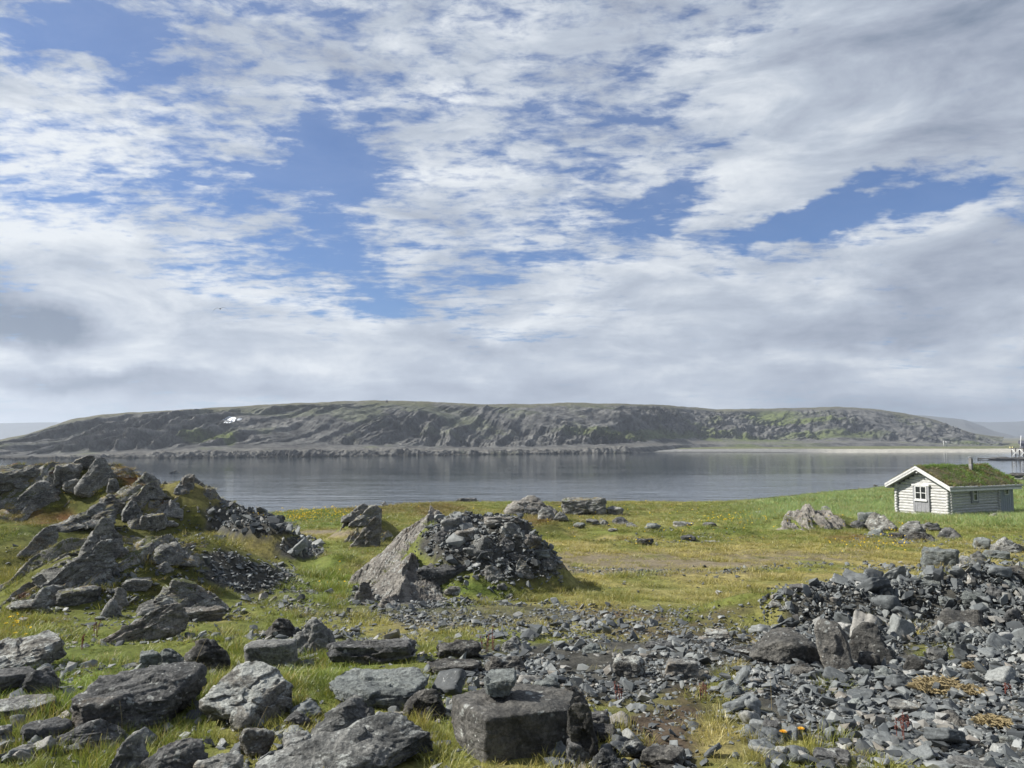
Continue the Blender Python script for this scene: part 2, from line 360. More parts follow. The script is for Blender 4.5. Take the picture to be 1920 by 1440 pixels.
# ------------------------------------------------------------------ terrain
_py = np.array([-60, 0, 3.9, 5.5, 7.5, 12.4, 20, 31, 48.5, 66, 76, 90, 105, 140, 200.])
_pd = np.array([1.3, 1.55, 1.62, 1.76, 1.92, 2.32, 2.92, 3.7, 4.75, 5.30, 6.1, 7.2, 7.8, 8.6, 9.5])
_fy = np.linspace(-60, 200, 1301); _fd = np.interp(_fy, _py, _pd)
_k = np.exp(-np.linspace(-2, 2, 21) ** 2); _k /= _k.sum()
_fd = np.convolve(np.pad(_fd, 10, 'edge'), _k, 'valid')
def mnd(px, d, rx, ry, H, rot=0, inner=0.2, row=1000): return (X_at(px, d, row), d, rx, ry, H, math.radians(rot), inner)
MOUNDS = [
    mnd(60, 19.5, 6.0, 5.0, 0.85, 0, 0.45), mnd(70, 20.8, 4.0, 2.3, 1.35, 0, 0.35), mnd(275, 19.8, 2.3, 1.7, 0.85, -20, 0.2),
    mnd(440, 20.5, 2.3, 1.7, 0.95, -10, 0.3),
    mnd(240, 11.0, 1.9, 2.1, 0.72, -8, 0.2), mnd(430, 12.6, 1.5, 1.2, 0.50, -20, 0.2), mnd(330, 13.5, 1.8, 1.6, 0.45, 0, 0.3),
    mnd(475, 17.4, 1.9, 0.95, 0.85, -30, 0.35),
    mnd(900, 12.7, 1.80, 1.70, 1.00, 0, 0.42),
    mnd(1690, 9.2, 3.1, 0.95, 0.34, 3, 0.45), mnd(1900, 8.6, 1.2, 1.2, 0.25, 0, 0.3),
    mnd(690, 26, 1.6, 2.2, 0.75, 10, 0.2), mnd(640, 16.5, 0.9, 1.2, 0.30, 20, 0.1),
    mnd(1010, 34, 3.5, 3.0, 0.45, 0, 0.3), mnd(1180, 28, 4.0, 3.0, 0.35, 0, 0.3), mnd(1000, 27, 1.6, 1.6, 0.45, 0, 0.3),
    mnd(1530, 34.5, 3.0, 1.8, 0.55, 0, 0.3), mnd(930, 28, 2.0, 1.2, 0.35, 0, 0.2), mnd(1340, 30, 2.4, 1.5, 0.3, 0, 0.2),
    mnd(10, 15.6, 1.8, 0.8, 0.35, 0, 0.4),
    mnd(110, 5.6, 1.5, 1.2, 0.12, 0, 0.2), mnd(500, 5.3, 1.2, 1.0, 0.10, 0, 0.2), mnd(1000, 5.2, 0.8, 0.8, 0.05, 0, 0.2),
]
def h_base(x, y):
    x = np.asarray(x, float); y = np.asarray(y, float)
    # the shore swings away to the right and comes closer at far left
    yy = y - np.clip((x - 22) * 0.9, 0, 60) * sstep(45, 70, y) + 0 * x
    yy = yy + np.clip(-x - 6, 0, 60) * 0.8 * sstep(18, 32, y)
    return EYE - np.interp(yy, _fy, _fd)
def h_smooth(x, y):
    z = h_base(x, y)
    for mx, my, rx, ry, H, rot, inn in MOUNDS:
        c, s = math.cos(rot), math.sin(rot)
        dx, dy = x - mx, y - my
        r = np.sqrt(((dx * c + dy * s) / rx) ** 2 + ((-dx * s + dy * c) / ry) ** 2)
        z = z + H * (1 - sstep(inn, 1.0, r))
    return z
def height(x, y):
    x = np.asarray(x, float); y = np.asarray(y, float)
    z = h_smooth(x, y)
    far = sstep(6, 30, y)
    mm_ = (1 - sstep(0.5, 1.0, np.sqrt(((x + 0.55) / 1.9) ** 2 + ((y - 12.6) / 1.9) ** 2)))
    z = z + mm_ * (0.16 * np.floor(fbm(x * 1.5, y * 1.7, None, 3, 15) * 4) / 4 + 0.07 * fbm(x * 3.5, y * 3.5, None, 3, 16))
    z = z + fbm(x * 0.35, y * 0.35, None, 3, 5) * (0.03 + 0.07 * far) + fbm(x * 1.6, y * 1.6, None, 3, 9) * (0.022 + 0.02 * far)
    return z
_T = np.geomspace(1.8, 160, 1400)
def hit(px, row):
    rx, ry, rz = ray(px, row)
    x = rx * _T; y = ry * _T; z = EYE + rz * _T
    d = z - height(x, y)
    i = np.argmax(d < 0)
    if i == 0: i = len(_T) - 1
    a = d[i - 1] / (d[i - 1] - d[i] + 1e-9)
    t = _T[i - 1] + (_T[i] - _T[i - 1]) * a
    return float(rx * t), float(ry * t), float(EYE + rz * t)
def ellsum(px, py, L, soft=0.45, mode='max'):
    v = np.zeros_like(px)
    for cx, cy, rx, ry, a in L:
        r = np.sqrt(((px - cx) / rx) ** 2 + ((py - cy) / ry) ** 2)
        v = np.maximum(v, a * (1 - sstep(1 - soft, 1 + soft * 0.5, r)))
    return v
RUB = [(2180, 1330, 330, 240, 1), (2150, 1130, 260, 80, 0.9), (300, 1180, 240, 34, 0.3), (620, 1205, 130, 42, 0.5), (420, 1400, 430, 55, 0.25), (120, 1250, 100, 120, 0.22), (810, 1310, 60, 60, 0.4), (200, 1110, 160, 40, 0.3), (300, 1010, 90, 60, 0.35), (1100, 1400, 100, 40, 0.3), (1700, 1330, 310, 110, 1), (1930, 1330, 180, 200, 1), (1570, 1230, 170, 70, 1), (1690, 1150, 270, 78, 1), (1880, 1150, 200, 95, 1),
       (1500, 1290, 120, 40, 0.9), (1110, 1255, 290, 60, 0.85), (1290, 1240, 160, 55, 0.75), (960, 1228, 140, 26, 0.6), (1200, 1330, 90, 45, 0.5),
       (1500, 1400, 220, 70, 0.30), (740, 1120, 115, 28, 0.95), (900, 1152, 280, 30, 0.62), (1000, 1182, 320, 30, 0.42), (620, 1150, 120, 24, 0.5), (700, 1165, 220, 26, 0.28), (455, 1082, 95, 38, 1),
       (420, 1055, 60, 25, 1), (530, 1122, 120, 22, 0.5), (905, 1022, 140, 52, 1), (905, 985, 115, 40, 1), (995, 1045, 60, 42, 1), (838, 1005, 50, 48, 1), (960, 1062, 85, 32, 0.8), (845, 1000, 55, 22, 1), (1000, 1050, 50, 40, 0.9),
       (470, 985, 90, 28, 1), (550, 1030, 52, 26, 1), (440, 960, 75, 15, 0.8), (1600, 1060, 140, 10, 0.42), (1420, 1065, 120, 8, 0.2),
       (1250, 1010, 140, 18, 0.12), (1700, 1010, 110, 18, 0.22), (1850, 1030, 120, 25, 0.22), (1300, 1180, 250, 30, 0.25), (1350, 1420, 200, 60, 0.15), (330, 1010, 60, 30, 0.25), (980, 1260, 120, 45, 0.8)]
DIRT = [(1265, 1230, 60, 40, 0.6), (1300, 1290, 60, 50, 0.85), (1230, 1150, 160, 22, 0.6), (1050, 1045, 220, 10, 0.6), (1290, 1385, 70, 90, 0.95), (1330, 1320, 110, 30, 0.6), (1240, 1180, 120, 34, 0.75), (1370, 1215, 80, 35, 0.6), (1130, 1140, 80, 20, 0.35), (1180, 1058, 320, 15, 0.75),
        (1480, 1040, 180, 10, 0.5), (620, 1000, 90, 6, 0.9), (1180, 1300, 90, 20, 0.4), (1330, 1045, 180, 12, 0.45), (1200, 1160, 150, 25, 0.4)]
DRY = [(400, 930, 90, 30, 0.9), (330, 945, 120, 30, 0.7), (1100, 1050, 330, 18, 0.9), (1450, 1035, 260, 14, 0.9), (1050, 1130, 300, 30, 0.8), (350, 1150, 90, 20, 0.5), (640, 1170, 120, 25, 0.7), (470, 1240, 70, 30, 0.3), (1150, 1085, 420, 75, 0.75), (1050, 1165, 450, 55, 0.85), (1480, 1050, 420, 40, 0.75), (1300, 1130, 220, 60, 0.6), (430, 1010, 120, 45, 0.85), (480, 940, 120, 22, 0.7),
       (300, 965, 110, 30, 0.5), (820, 1190, 200, 40, 0.6), (1350, 1350, 160, 120, 0.6), (640, 1003, 120, 12, 0.8), (230, 940, 60, 20, 0.6), (330, 1240, 80, 30, 0.4), (1800, 1050, 140, 25, 0.5),
       (1230, 980, 120, 20, 0.4), (430, 1390, 90, 60, 0.35), (1500, 1170, 40, 10, .6), (1700, 1190, 60, 15, 0.6)]
LUSH = [(600, 970, 110, 26, 0.8), (1220, 1115, 160, 16, 0.35), (620, 1090, 90, 60, 0.6), (60, 1010, 130, 30, 0.7), (150, 1300, 260, 160, 0.45), (620, 1260, 120, 110, 0.5),
        (1350, 985, 250, 22, 0.5), (900, 1105, 80, 16, 0.9), (850, 1350, 90, 90, 0.6), (1560, 965, 200, 25, 0.4)]
RUST = [(130, 850, 110, 14, 0.9), (250, 890, 60, 30, 0.75), (285, 1050, 50, 25, 0.7), (80, 975, 60, 20, 0.7), (955, 1055, 25, 25, 0.8), (820, 955, 60, 14, 0.5), (1080, 938, 40, 12, 0.8),
        (1600, 1010, 60, 8, 0.6), (1000, 975, 50, 12, 0.5), (700, 955, 80, 12, 0.5), (330, 1130, 80, 25, 0.4)]
def masks(x, y, z):
    px, py = proj(x, y, z)
    nx = fbm(x * 1.1, y * 1.1, None, 4, 21) ; n2 = fbm(x * 0.5 + 9, y * 0.5, None, 4, 33)
    sc = np.clip(12 / np.maximum(y, 2), 0.25, 3)
    pxw = px + nx * 30 * sc; pyw = py + n2 * 12 * np.minimum(sc, 1.3)
    ahead = y > 1.5
    rub = ellsum(pxw, pyw, RUB) * ahead
    rub = rub * np.where((px > 740) & (px < 1090) & (py < 1085) & (y > 15.2), 0, 1) * np.where((px > 1380) & (py > 1072) & (y > 11.5), 0, 1)
    dirt = ellsum(pxw, pyw, DIRT) * ahead
    dry = ellsum(pxw, pyw, DRY, 0.7) * ahead
    lush = ellsum(pxw, pyw, LUSH, 0.7) * ahead
    rust = ellsum(pxw, pyw, RUST, 0.6) * ahead
    return px, py, rub, dirt, dry, lush, rust
def veg_color(x, y, z, mk):
    px, py, rub, dirt, dry, lush, rust = mk
    n = fbm(x * 0.9, y * 0.9, None, 5, 41); n2 = fbm(x * 0.22, y * 0.22, None, 4, 47); n3 = fbm(x * 3.1, y * 3.1, None, 3, 53)
    green = np.array([0.152, 0.166, 0.050]); tan = np.array([0.27, 0.225, 0.105]); deep = np.array([0.12, 0.168, 0.045])
    olive = np.array([0.18, 0.17, 0.055]); rustc = np.array([0.12, 0.06, 0.03]); lyme = np.array([0.17, 0.225, 0.105])
    f = np.clip(0.30 + 0.8 * n2 + 0.5 * n, 0, 1)[:, None]
    c = green * (1 - f) + olive * f
    d = np.clip(dry + 0.75 * n * (dry > 0.02) + 0.25 * n3 + 0.45 * np.clip(n2 + 0.5 * n, -0.3, 1), 0, 1)[:, None]
    c = c * (1 - d) + tan * d
    l = np.clip(lush + 0.3 * n * (lush > 0.02), 0, 1)[:, None] * (1 - 0.6 * d)
    c = c * (1 - l) + deep * l
    he = np.clip(ellsum(px, py, [(220, 1040, 300, 120, 1), (110, 905, 260, 70, 1), (30, 985, 120, 30, 0.6), (1090, 960, 130, 18, 0.6), (830, 960, 80, 16, 0.6), (1010, 985, 60, 14, 0.8), (705, 1010, 60, 40, 0.6)], 0.6) * (y > 6) + 0.4 * n3 * (px < 700) * (y > 8), 0, 1)[:, None] * 0.85
    c = c * (1 - he) + np.array([0.095, 0.092, 0.032]) * he
    r = np.clip(rust + 0.5 * n3 * (rust > 0.05), 0, 1)[:, None]
    c = c * (1 - r) + rustc * r
    ly = (sstep(1300, 1480, px) * sstep(30, 44, y) * sstep(1012, 985, py))[:, None]
    c = c * (1 - ly) + lyme * ly
    return c * (1 + 0.26 * n3[:, None]) * np.array([1.30, 1.38, 1.28])
def build_terrain():
    ys = np.concatenate([-np.geomspace(14, 0.6, 26), np.geomspace(0.6, 170, 0) if 0 else [], np.linspace(0, 2.4, 14), np.geomspace(2.5, 150, 620)])
    s = np.linspace(-1, 1, 620); s = np.sign(s) * (0.55 * np.abs(s) + 0.45 * np.abs(s) ** 3)
    Y, Sx = np.meshgrid(ys, s, indexing='ij')
    X = Sx * (8 + 1.15 * np.maximum(Y, 0)) + 0 * Y
    x = X.ravel(); y = Y.ravel(); z = height(x, y)
    mk = masks(x, y, z)
    px, py, rub, dirt, dry, lush, rust = mk
    near = sstep(28, 10, y)
    z = z + near * (fbm(x * 7, y * 7, None, 3, 61) * 0.012) + near * fbm(x * 18, y * 18, None, 2, 71) * 0.006 * (rub + dirt + 0.3)
    c = veg_color(x, y, z, mk) * 0.80
    soil = np.array([0.085, 0.067, 0.05]); grav = np.array([0.085, 0.085, 0.078])
    n = fbm(x * 2.3, y * 2.3, None, 4, 81)
    b = np.clip(dirt * 1.1 + 0.5 * n * (dirt > 0.05), 0, 1)[:, None]; c = c * (1 - b) + soil * b * (1 + 0.3 * n[:, None])
    far_d = (sstep(9, 16, y) * b[:, 0])[:, None]; c = c * (1 - far_d) + np.array([0.235, 0.205, 0.15]) * far_d
    g = sstep(0.35, 0.75, rub)[:, None]; c = c * (1 - g) + grav * g * (1 + 0.5 * fbm(x * 5, y * 5, None, 3, 83)[:, None])
    # rim of dark wrack and wet stones at the water
    w = sstep(0.9, 0.35, z)[:, None] * sstep(30, 40, y)[:, None]; c = c * (1 - w) + np.array([0.05, 0.045, 0.038]) * w
    ni, nj = X.shape
    idx = np.arange(ni * nj).reshape(ni, nj)
    f = np.stack([idx[:-1, :-1], idx[:-1, 1:], idx[1:, 1:], idx[1:, :-1]], -1).reshape(-1, 4)
    m, t, bs = new_mat('ground_turf', 0.95)
    ca = t.add('ShaderNodeVertexColor', layer_name='col').outputs[0]
    co = t.add('ShaderNodeTexCoord').outputs['Object']
    n1 = t.noise(co, 9, 8, 0.72); n2 = t.noise(co, 45, 5, 0.7)
    col = t.mix(t.mrange(n1, 0.3, 0.7), t.mix(1.0, ca, (0.6, 0.6, 0.6, 1), 'MULTIPLY'), t.mix(1.0, ca, (1.25, 1.2, 1.1, 1), 'MULTIPLY'))
    col = t.mix(t.mrange(n2, 0.35, 0.7, 0, 0.5), col, t.mix(1.0, col, (0.45, 0.42, 0.4, 1), 'MULTIPLY'))
    t.l.new(col, bs.inputs['Base Color']); bs.inputs['Specular IOR Level'].default_value = 0.1
    bp = t.add('ShaderNodeBump', ins={'Strength': 0.8, 'Distance': 0.03, 'Height': t.math('ADD', n1, t.math('MULTIPLY', n2, 0.5))}); t.l.new(bp.outputs[0], bs.inputs['Normal'])
    o = mesh_np('ground', np.stack([x, y, z], 1), f, m); cattr(o.data, 'col', c)
    tag(o, kind='structure')
    return o
ground = build_terrain()
# ------------------------------------------------------------------ sea
def build_sea():
    m, t, b = new_mat('sea_water', 0.05)
    co = t.add('ShaderNodeTexCoord').outputs['Object']
    b.inputs['Base Color'].default_value = (0.012, 0.022, 0.03, 1)
    b.inputs['IOR'].default_value = 1.33
    v1 = t.mapping(co, rot=(0, 0, math.radians(12)), scale=(0.35, 1.0, 1)); v2 = t.mapping(co, rot=(0, 0, math.radians(-18)), scale=(0.5, 1.0, 1))
    n1 = t.noise(v1, 0.55, 3, 0.5, 0.4); n2 = t.noise(v2, 2.2, 3, 0.55, 0.3); n3 = t.noise(v1, 0.045, 4, 0.6)
    # calm lanes and rippled lanes
    gate = t.mrange(n3, 0.35, 0.65, 0.35, 1.0)
    yv = t.add('ShaderNodeSeparateXYZ', ins={0: co}).outputs[1]
    near = t.mrange(yv, 75, 200, 1.3, 0.48)
    hgt = t.math('ADD', t.math('MULTIPLY', n1, 0.085), t.math('MULTIPLY', n2, 0.022))
    hgt = t.math('MULTIPLY', hgt, t.math('MULTIPLY', gate, near))
    bp = t.add('ShaderNodeBump', ins={'Strength': 1.0, 'Distance': 1.0, 'Height': hgt}); t.l.new(bp.outputs[0], b.inputs['Normal'])
    X = 6000
    v = [(-X, 20, 0), (X, 20, 0), (X, 9000, 0), (-X, 9000, 0)]
    o = mesh_np('sea', v, [(0, 1, 2, 3)], m, smooth=False); tag(o, kind='structure')
build_sea()
# ------------------------------------------------------------------ far land
def land_mat(name):
    m, t, b = new_mat(name, 0.95)
    ca = t.add('ShaderNodeVertexColor', layer_name='col').outputs[0]
    co = t.add('ShaderNodeTexCoord').outputs['Object']
    n1 = t.noise(co, 0.35, 8, 0.75)
    col = t.mix(t.mrange(n1, 0.32, 0.68), t.mix(1.0, ca, (0.55, 0.55, 0.57, 1), 'MULTIPLY'), t.mix(1.0, ca, (1.35, 1.33, 1.3, 1), 'MULTIPLY'))
    t.l.new(col, b.inputs['Base Color']); b.inputs['Specular IOR Level'].default_value = 0.05
    bp = t.add('ShaderNodeBump', ins={'Strength': 0.9, 'Distance': 0.7, 'Height': n1}); t.l.new(bp.outputs[0], b.inputs['Normal'])
    return m
M['land'] = land_mat('far_land')
def grid_faces(ni, nj):
    idx = np.arange(ni * nj).reshape(ni, nj)
    return np.stack([idx[:-1, :-1], idx[:-1, 1:], idx[1:, 1:], idx[1:, :-1]], -1).reshape(-1, 4)
CREST = np.array([(-400, 850), (-200, 842), (-60, 832), (0, 825), (60, 812), (100, 799), (130, 787), (200, 777), (300, 771), (400, 765), (540, 757), (640, 753), (700, 751), (800, 753), (900, 758), (1000, 758),
    (1060, 755), (1150, 757), (1240, 759), (1270, 762), (1300, 764), (1350, 768), (1420, 767), (1500, 765), (1570, 763), (1640, 767), (1700, 776), (1750, 786), (1800, 806), (1830, 814), (1880, 820)], float)
SHORE = np.array([(-400, 868), (0, 863), (200, 860), (400, 859), (640, 856), (850, 853), (1000, 852), (1150, 850), (1200, 845), (1300, 842), (1500, 838), (1880, 832)], float)
def depth_of(row, z=0.0): return (EYE - z) / ((row - HOR) / F)
def build_headland():
    nc, nr = 1500, 300
    pc = np.linspace(-420, 1880, nc)
    crest = np.interp(pc, CREST[:, 0], CREST[:, 1]); shore = np.interp(pc, SHORE[:, 0], SHORE[:, 1])
    kk = np.hanning(25); kk /= kk.sum(); crest = np.convolve(np.pad(crest, 12, 'edge'), kk, 'valid')
    d0 = np.interp(pc, [-400, 0, 400, 640, 1000, 1150, 1300, 1880], [255, 285, 318, 345, 400, 430, 480, 520])
    right = sstep(1150, 1350, pc)
    z0 = -1.0 + 2.6 * sstep(1120, 1350, pc)
    d0 = d0 + right * 90
    t = np.linspace(0, 1.25, nr)
    T, PC = np.meshgrid(t, pc, indexing='ij')
    span = 150 + 60 * sstep(1200, 1700, PC)
    D = d0[None, :] + T * span
    Zc = EYE + (HOR - crest)[None, :] / F * (d0[None, :] + span)
    # profile: sloping shore rocks, a flat terrace, the crag, and a rolling top
    edge = 0.14 + 0.03 * np.sin(PC / 70.0)
    foot = 0.30 + 0.05 * np.sin(PC / 130.0 + 1)
    prof = 0.10 * sstep(0.0, edge, T) + 0.05 * sstep(edge, foot, T) + 0.73 * sstep(foot - 0.03, 0.80, T) ** 0.9 + 0.12 * sstep(0.74, 1.0, T)
    prof = np.where(T > 1, 1 - 0.25 * (T - 1) ** 1.2 * 4 * 0.3, prof)
    leftlow = sstep(150, -50, PC)
    Z = z0[None, :] + (Zc - z0[None, :]) * prof
    X = (PC - 960) / F * D * 1.0
    x, y, z = X.ravel(), D.ravel(), Z.ravel(); tt = T.ravel(); pcf = PC.ravel()
    crag = sstep(0.26, 0.36, tt) * sstep(0.93, 0.76, tt)
    rockz = sstep(0.29, 0.10, tt) * sstep(1230, 1150, pcf)
    rightf = sstep(1180, 1400, pcf)
    # dipping strata: ridges run up to the right on the left half, steeper and broken on the right
    k = 1.1 - 0.5 * sstep(600, 1200, pcf)
    k = k * (1 + 0.7 * fbm(x / 130, y / 200, None, 3, 99)); s = x - z * k * 0.75 - y * 0.16 * k
    a = x * 0.3 + z + y * 0.3
    wob = fbm(x * 0.02, z * 0.03, y * 0.015, 2, 101) * 6
    def saw(q, seed, sharp=0.18):
        k = np.floor(q); fr = q - k
        hh = _hash(k, k * 0 + 1, k * 0, seed) * 0.8 + 0.4
        return hh * np.where(fr < 1 - sharp, fr / (1 - sharp), (1 - fr) / sharp)
    q1 = (s + wob) / 19 + fbm(a / 30, y / 40, s / 60, 2, 107) * 0.18; q2 = (s + wob * 0.6) / 6.5 + fbm(a / 12, y / 20, s / 20, 3, 108) * 0.30; q3 = s / 2.6 + fbm(a / 5, y / 8, s / 8, 3, 109) * 0.4
    r1 = saw(q1, 111); r2 = saw(q2, 121); r3 = saw(q3, 131)
    lump = fbm(x / 26, z / 13, y / 26, 4, 131)
    blk = np.floor(fbm(x / 9, z / 6, y / 12, 3, 133) * 4) / 4 + np.floor(fbm(x / 3, z / 2.2, y / 5, 2, 134) * 3) / 6
    rt2 = sstep(850, 1200, pcf)
    lf = sstep(760, 480, pcf); gate = np.clip(0.65 + 0.12 * lf + fbm(x / 60, z / 30, y / 60, 3, 141), 0.15 + 0.25 * lf, 1.25)
    disp = crag * (gate * (r1 * 8.5 * (1 - 0.55 * rt2) + r2 * (3.6 - 1.6 * rt2) * np.clip(0.6 + 1.3 * fbm(x / 35, z / 12, y / 40, 3, 143), 0, 1.6) + r3 * 1.4 + blk * (3.0 + 2.5 * rt2)) + lump * (4.5 + 3.0 * rt2) + np.clip(fbm(x / 55, y / 70, None, 3, 145), -1, 0.2) * 9 * (1 - 0.5 * lf) - 5.0) * (1 - 0.25 * rightf)
    disp += rockz * ((0.6 + 1.2 * np.clip(fbm(x / 40, y / 30, None, 3, 159), -0.5, 1)) * (saw(q2, 151) * 0.8 + saw(q3, 152) * 1.0) + fbm(x / 4, y / 4, z / 3, 4, 155, 0.6) * 1.9 + np.floor(fbm(x / 6, y / 7, None, 3, 157) * 3) / 3 * 1.2 - 0.9)
    disp += fbm(x / 9, y / 9, z / 7, 4, 161) * 0.55 * sstep(1.15, 0.9, tt)
    amp = np.clip((z + 1) / 6, 0, 1)
    y2 = y - disp * 0.85 * np.clip(crag + rockz, 0, 1); z2 = z + disp * (0.42 * amp * crag + 0.75 * rockz) + (1 - crag) * fbm(x / 9, y / 9, None, 4, 162) * 0.4
    # colours: grey rock, green ledges, brown heath top, pale shore
    n = fbm(x / 22, z / 12, y / 22, 5, 171); n2 = fbm(x / 6, z / 4, y / 6, 4, 181); n4 = fbm(x / 70, z / 25, y / 70, 3, 191)
    rock = np.array([0.145, 0.145, 0.137]); rock2 = np.array([0.06, 0.061, 0.06]); grass = np.array([0.11, 0.135, 0.045]); heath = np.array([0.125, 0.122, 0.080]); pale = np.array([0.24, 0.235, 0.22])
    f = np.clip(0.5 + 0.9 * n2, 0, 1)[:, None]; c = rock * f + rock2 * (1 - f)
    pl = (0.35 + 0.65 * lf)[:, None] * (np.clip((r1 - 0.75) * 4 + 0.5 * n2, 0, 1) * crag * 0.6)[:, None]; c = c * (1 - pl) + pale * pl
    gentle = 1 - np.clip(crag, 0, 1)
    gr = np.clip(sstep(0.02, 0.5, n + 0.6 * n4 - 0.15) * (0.30 + 0.55 * gentle * sstep(0.16, 0.22, tt)) + 0.8 * rightf * sstep(0.0, 0.5, n4 + .3 * n) * sstep(0.8, 0.4, tt), 0, 0.9)[:, None]
    blobs = ellsum(pcf, HOR - (z - EYE) / y * F, [(390, 815, 60, 10, .9), (432, 822, 12, 14, .9), (500, 770, 200, 6, .3), (1160, 808, 120, 10, .7), (1220, 815, 120, 8, .8), (1450, 777, 60, 8, .9), (1500, 787, 90, 5, .9), (1560, 812, 110, 8, .8), (1320, 812, 70, 6, .7)])[:, None]
    gr = np.maximum(gr, blobs)
    c = c * (1 - gr) + grass * gr
    hh = (sstep(0.80, 0.90, tt + 0.05 * n) * (1 - 0.3 * (n2 > 0.2)))[:, None]; c = c * (1 - hh) + heath * hh
    ss = (sstep(0.30, 0.18, tt) * sstep(0.1, 0.14, tt) * 0.8)[:, None]; c = c * (1 - ss) + np.array([0.155, 0.15, 0.135]) * ss
    wet = sstep(0.9, 0.2, z2)[:, None] * sstep(1250, 1150, pcf)[:, None]; c = c * (1 - wet) + np.array([0.05, 0.048, 0.042]) * wet
    global HEADV; HEADV = np.stack([x, y2, z2], 1)
    o = mesh_np('headland', np.stack([x, y2, z2], 1), grid_faces(nr, nc), M['land']); cattr(o.data, 'col', c * 0.95)
    tag(o, kind='structure'); o.name = 'headland'
    return o
build_headland()
def build_plain():
    pc = np.linspace(900, 2500, 420); rows = None
    d = np.concatenate([np.linspace(455, 620, 90), np.geomspace(625, 2600, 110)])
    D, PC = np.meshgrid(d, pc, indexing='ij'); X = (PC - 960) / F * D
    x, y = X.ravel(), D.ravel(); pcf = PC.ravel()
    # shore at row ~848 on the right (480 m), a little further on the left where pebbles lie
    sh = 478 + 6 * np.sin(pcf / 90.0) + fbm(x / 40, y / 40, None, 3, 301) * 3
    zr = np.interp(y, [0, 0.01, 30, 120, 500, 1200, 2200], [0, 0, 0, 0, 0, 0, 0])
    u = y - sh
    z = np.interp(u, [-30, 0, 14, 40, 60, 300, 800, 1600, 2200], [-1.5, 0, 0.9, 1.3, 2.3, 3.8, 8.0, 15.0, 20.0])
    z = z + fbm(x / 60, y / 60, None, 4, 311) * np.clip(u / 200, 0, 1) * 1.1
    n = fbm(x / 90, y / 50, None, 5, 321); n2 = fbm(x / 14, y / 14, None, 4, 331); nb = fbm(x / 260, y / 45, None, 4, 341)
    sand = np.array([0.40, 0.385, 0.335]); peb = np.array([0.22, 0.22, 0.21]); gr = np.array([0.12, 0.135, 0.055]); tanc = np.array([0.185, 0.165, 0.115]); br = np.array([0.115, 0.105, 0.085])
    f = np.clip(0.5 + 1.0 * nb, 0, 1)[:, None]; c = gr * f + tanc * (1 - f)
    f = np.clip(0.4 + 0.9 * n, 0, 1)[:, None] * sstep(60, 500, u)[:, None]; c = c * (1 - f) + br * f
    c = c * (1 + 0.2 * n2[:, None])
    g2 = sstep(110, 60, u)[:, None] * sstep(40, 60, u)[:, None] * 0.9; c = c * (1 - g2) + gr * g2
    s = sstep(52, 42, u + 3 * n2)[:, None]
    right = sstep(1480, 1600, pcf)[:, None]; beach = peb * (1 - right) + sand * right
    c = c * (1 - s) + beach * s
    w = (sstep(1560, 1440, pcf) * sstep(7, 3, u))[:, None]; c = c * (1 - w) + np.array([0.06, 0.06, 0.055]) * w
    v = np.stack([x, y, z], 1)
    o = mesh_np('far_shore', v, grid_faces(len(d), len(pc)), M['land']); cattr(o.data, 'col', c); tag(o, kind='structure')
build_plain()
def far_hill(name, pts, dist, depth, col, seed):
    pts = np.array(pts, float)
    pc = np.linspace(pts[0, 0], pts[-1, 0], 260); crest = np.interp(pc, pts[:, 0], pts[:, 1])
    t = np.linspace(0, 1.3, 70); T, PC = np.meshgrid(t, pc, indexing='ij')
    D = dist + T * depth; Zc = EYE + (HOR - np.interp(PC, pc, crest)) / F * (dist + depth)
    Z = np.where(T < 1, Zc * sstep(0, 1.0, T) ** 0.8, Zc * (1 - 0.1 * (T - 1)))
    X = (PC - 960) / F * D; x, y, z = X.ravel(), D.ravel(), Z.ravel()
    g = ridged(x / 260, y / 400, z / 200, 4, seed)
    z = z + (g - 0.6) * 26 * sstep(0, 0.3, T.ravel()) * sstep(1.0, 0.7, T.ravel()); y = y - g * 40
    c = np.tile(np.array(col), (len(x), 1)) * (1 + 0.25 * fbm(x / 200, y / 200, z / 60, 4, seed + 3)[:, None])
    o = mesh_np(name, np.stack([x, y, z], 1), grid_faces(len(t), len(pc)), M['land']); cattr(o.data, 'col', c); tag(o, kind='structure')
far_hill('far_hill', [(1640, 800), (1700, 779), (1725, 780), (1800, 787), (1835, 797), (1860, 808), (1900, 818), (1960, 822)], 1900, 500, (0.09, 0.09, 0.08), 401)
far_hill('far_hill', [(1780, 800), (1800, 789), (1850, 792), (1900, 791), (1940, 787), (2000, 780), (2120, 775), (2300, 790), (2500, 810)], 3000, 500, (0.07, 0.075, 0.07), 411)
far_hill('far_hill', [(-500, 810), (-300, 800), (-100, 796), (0, 794), (60, 793), (110, 792), (200, 800), (400, 815), (600, 826)], 3000, 400, (0.07, 0.075, 0.07), 421)
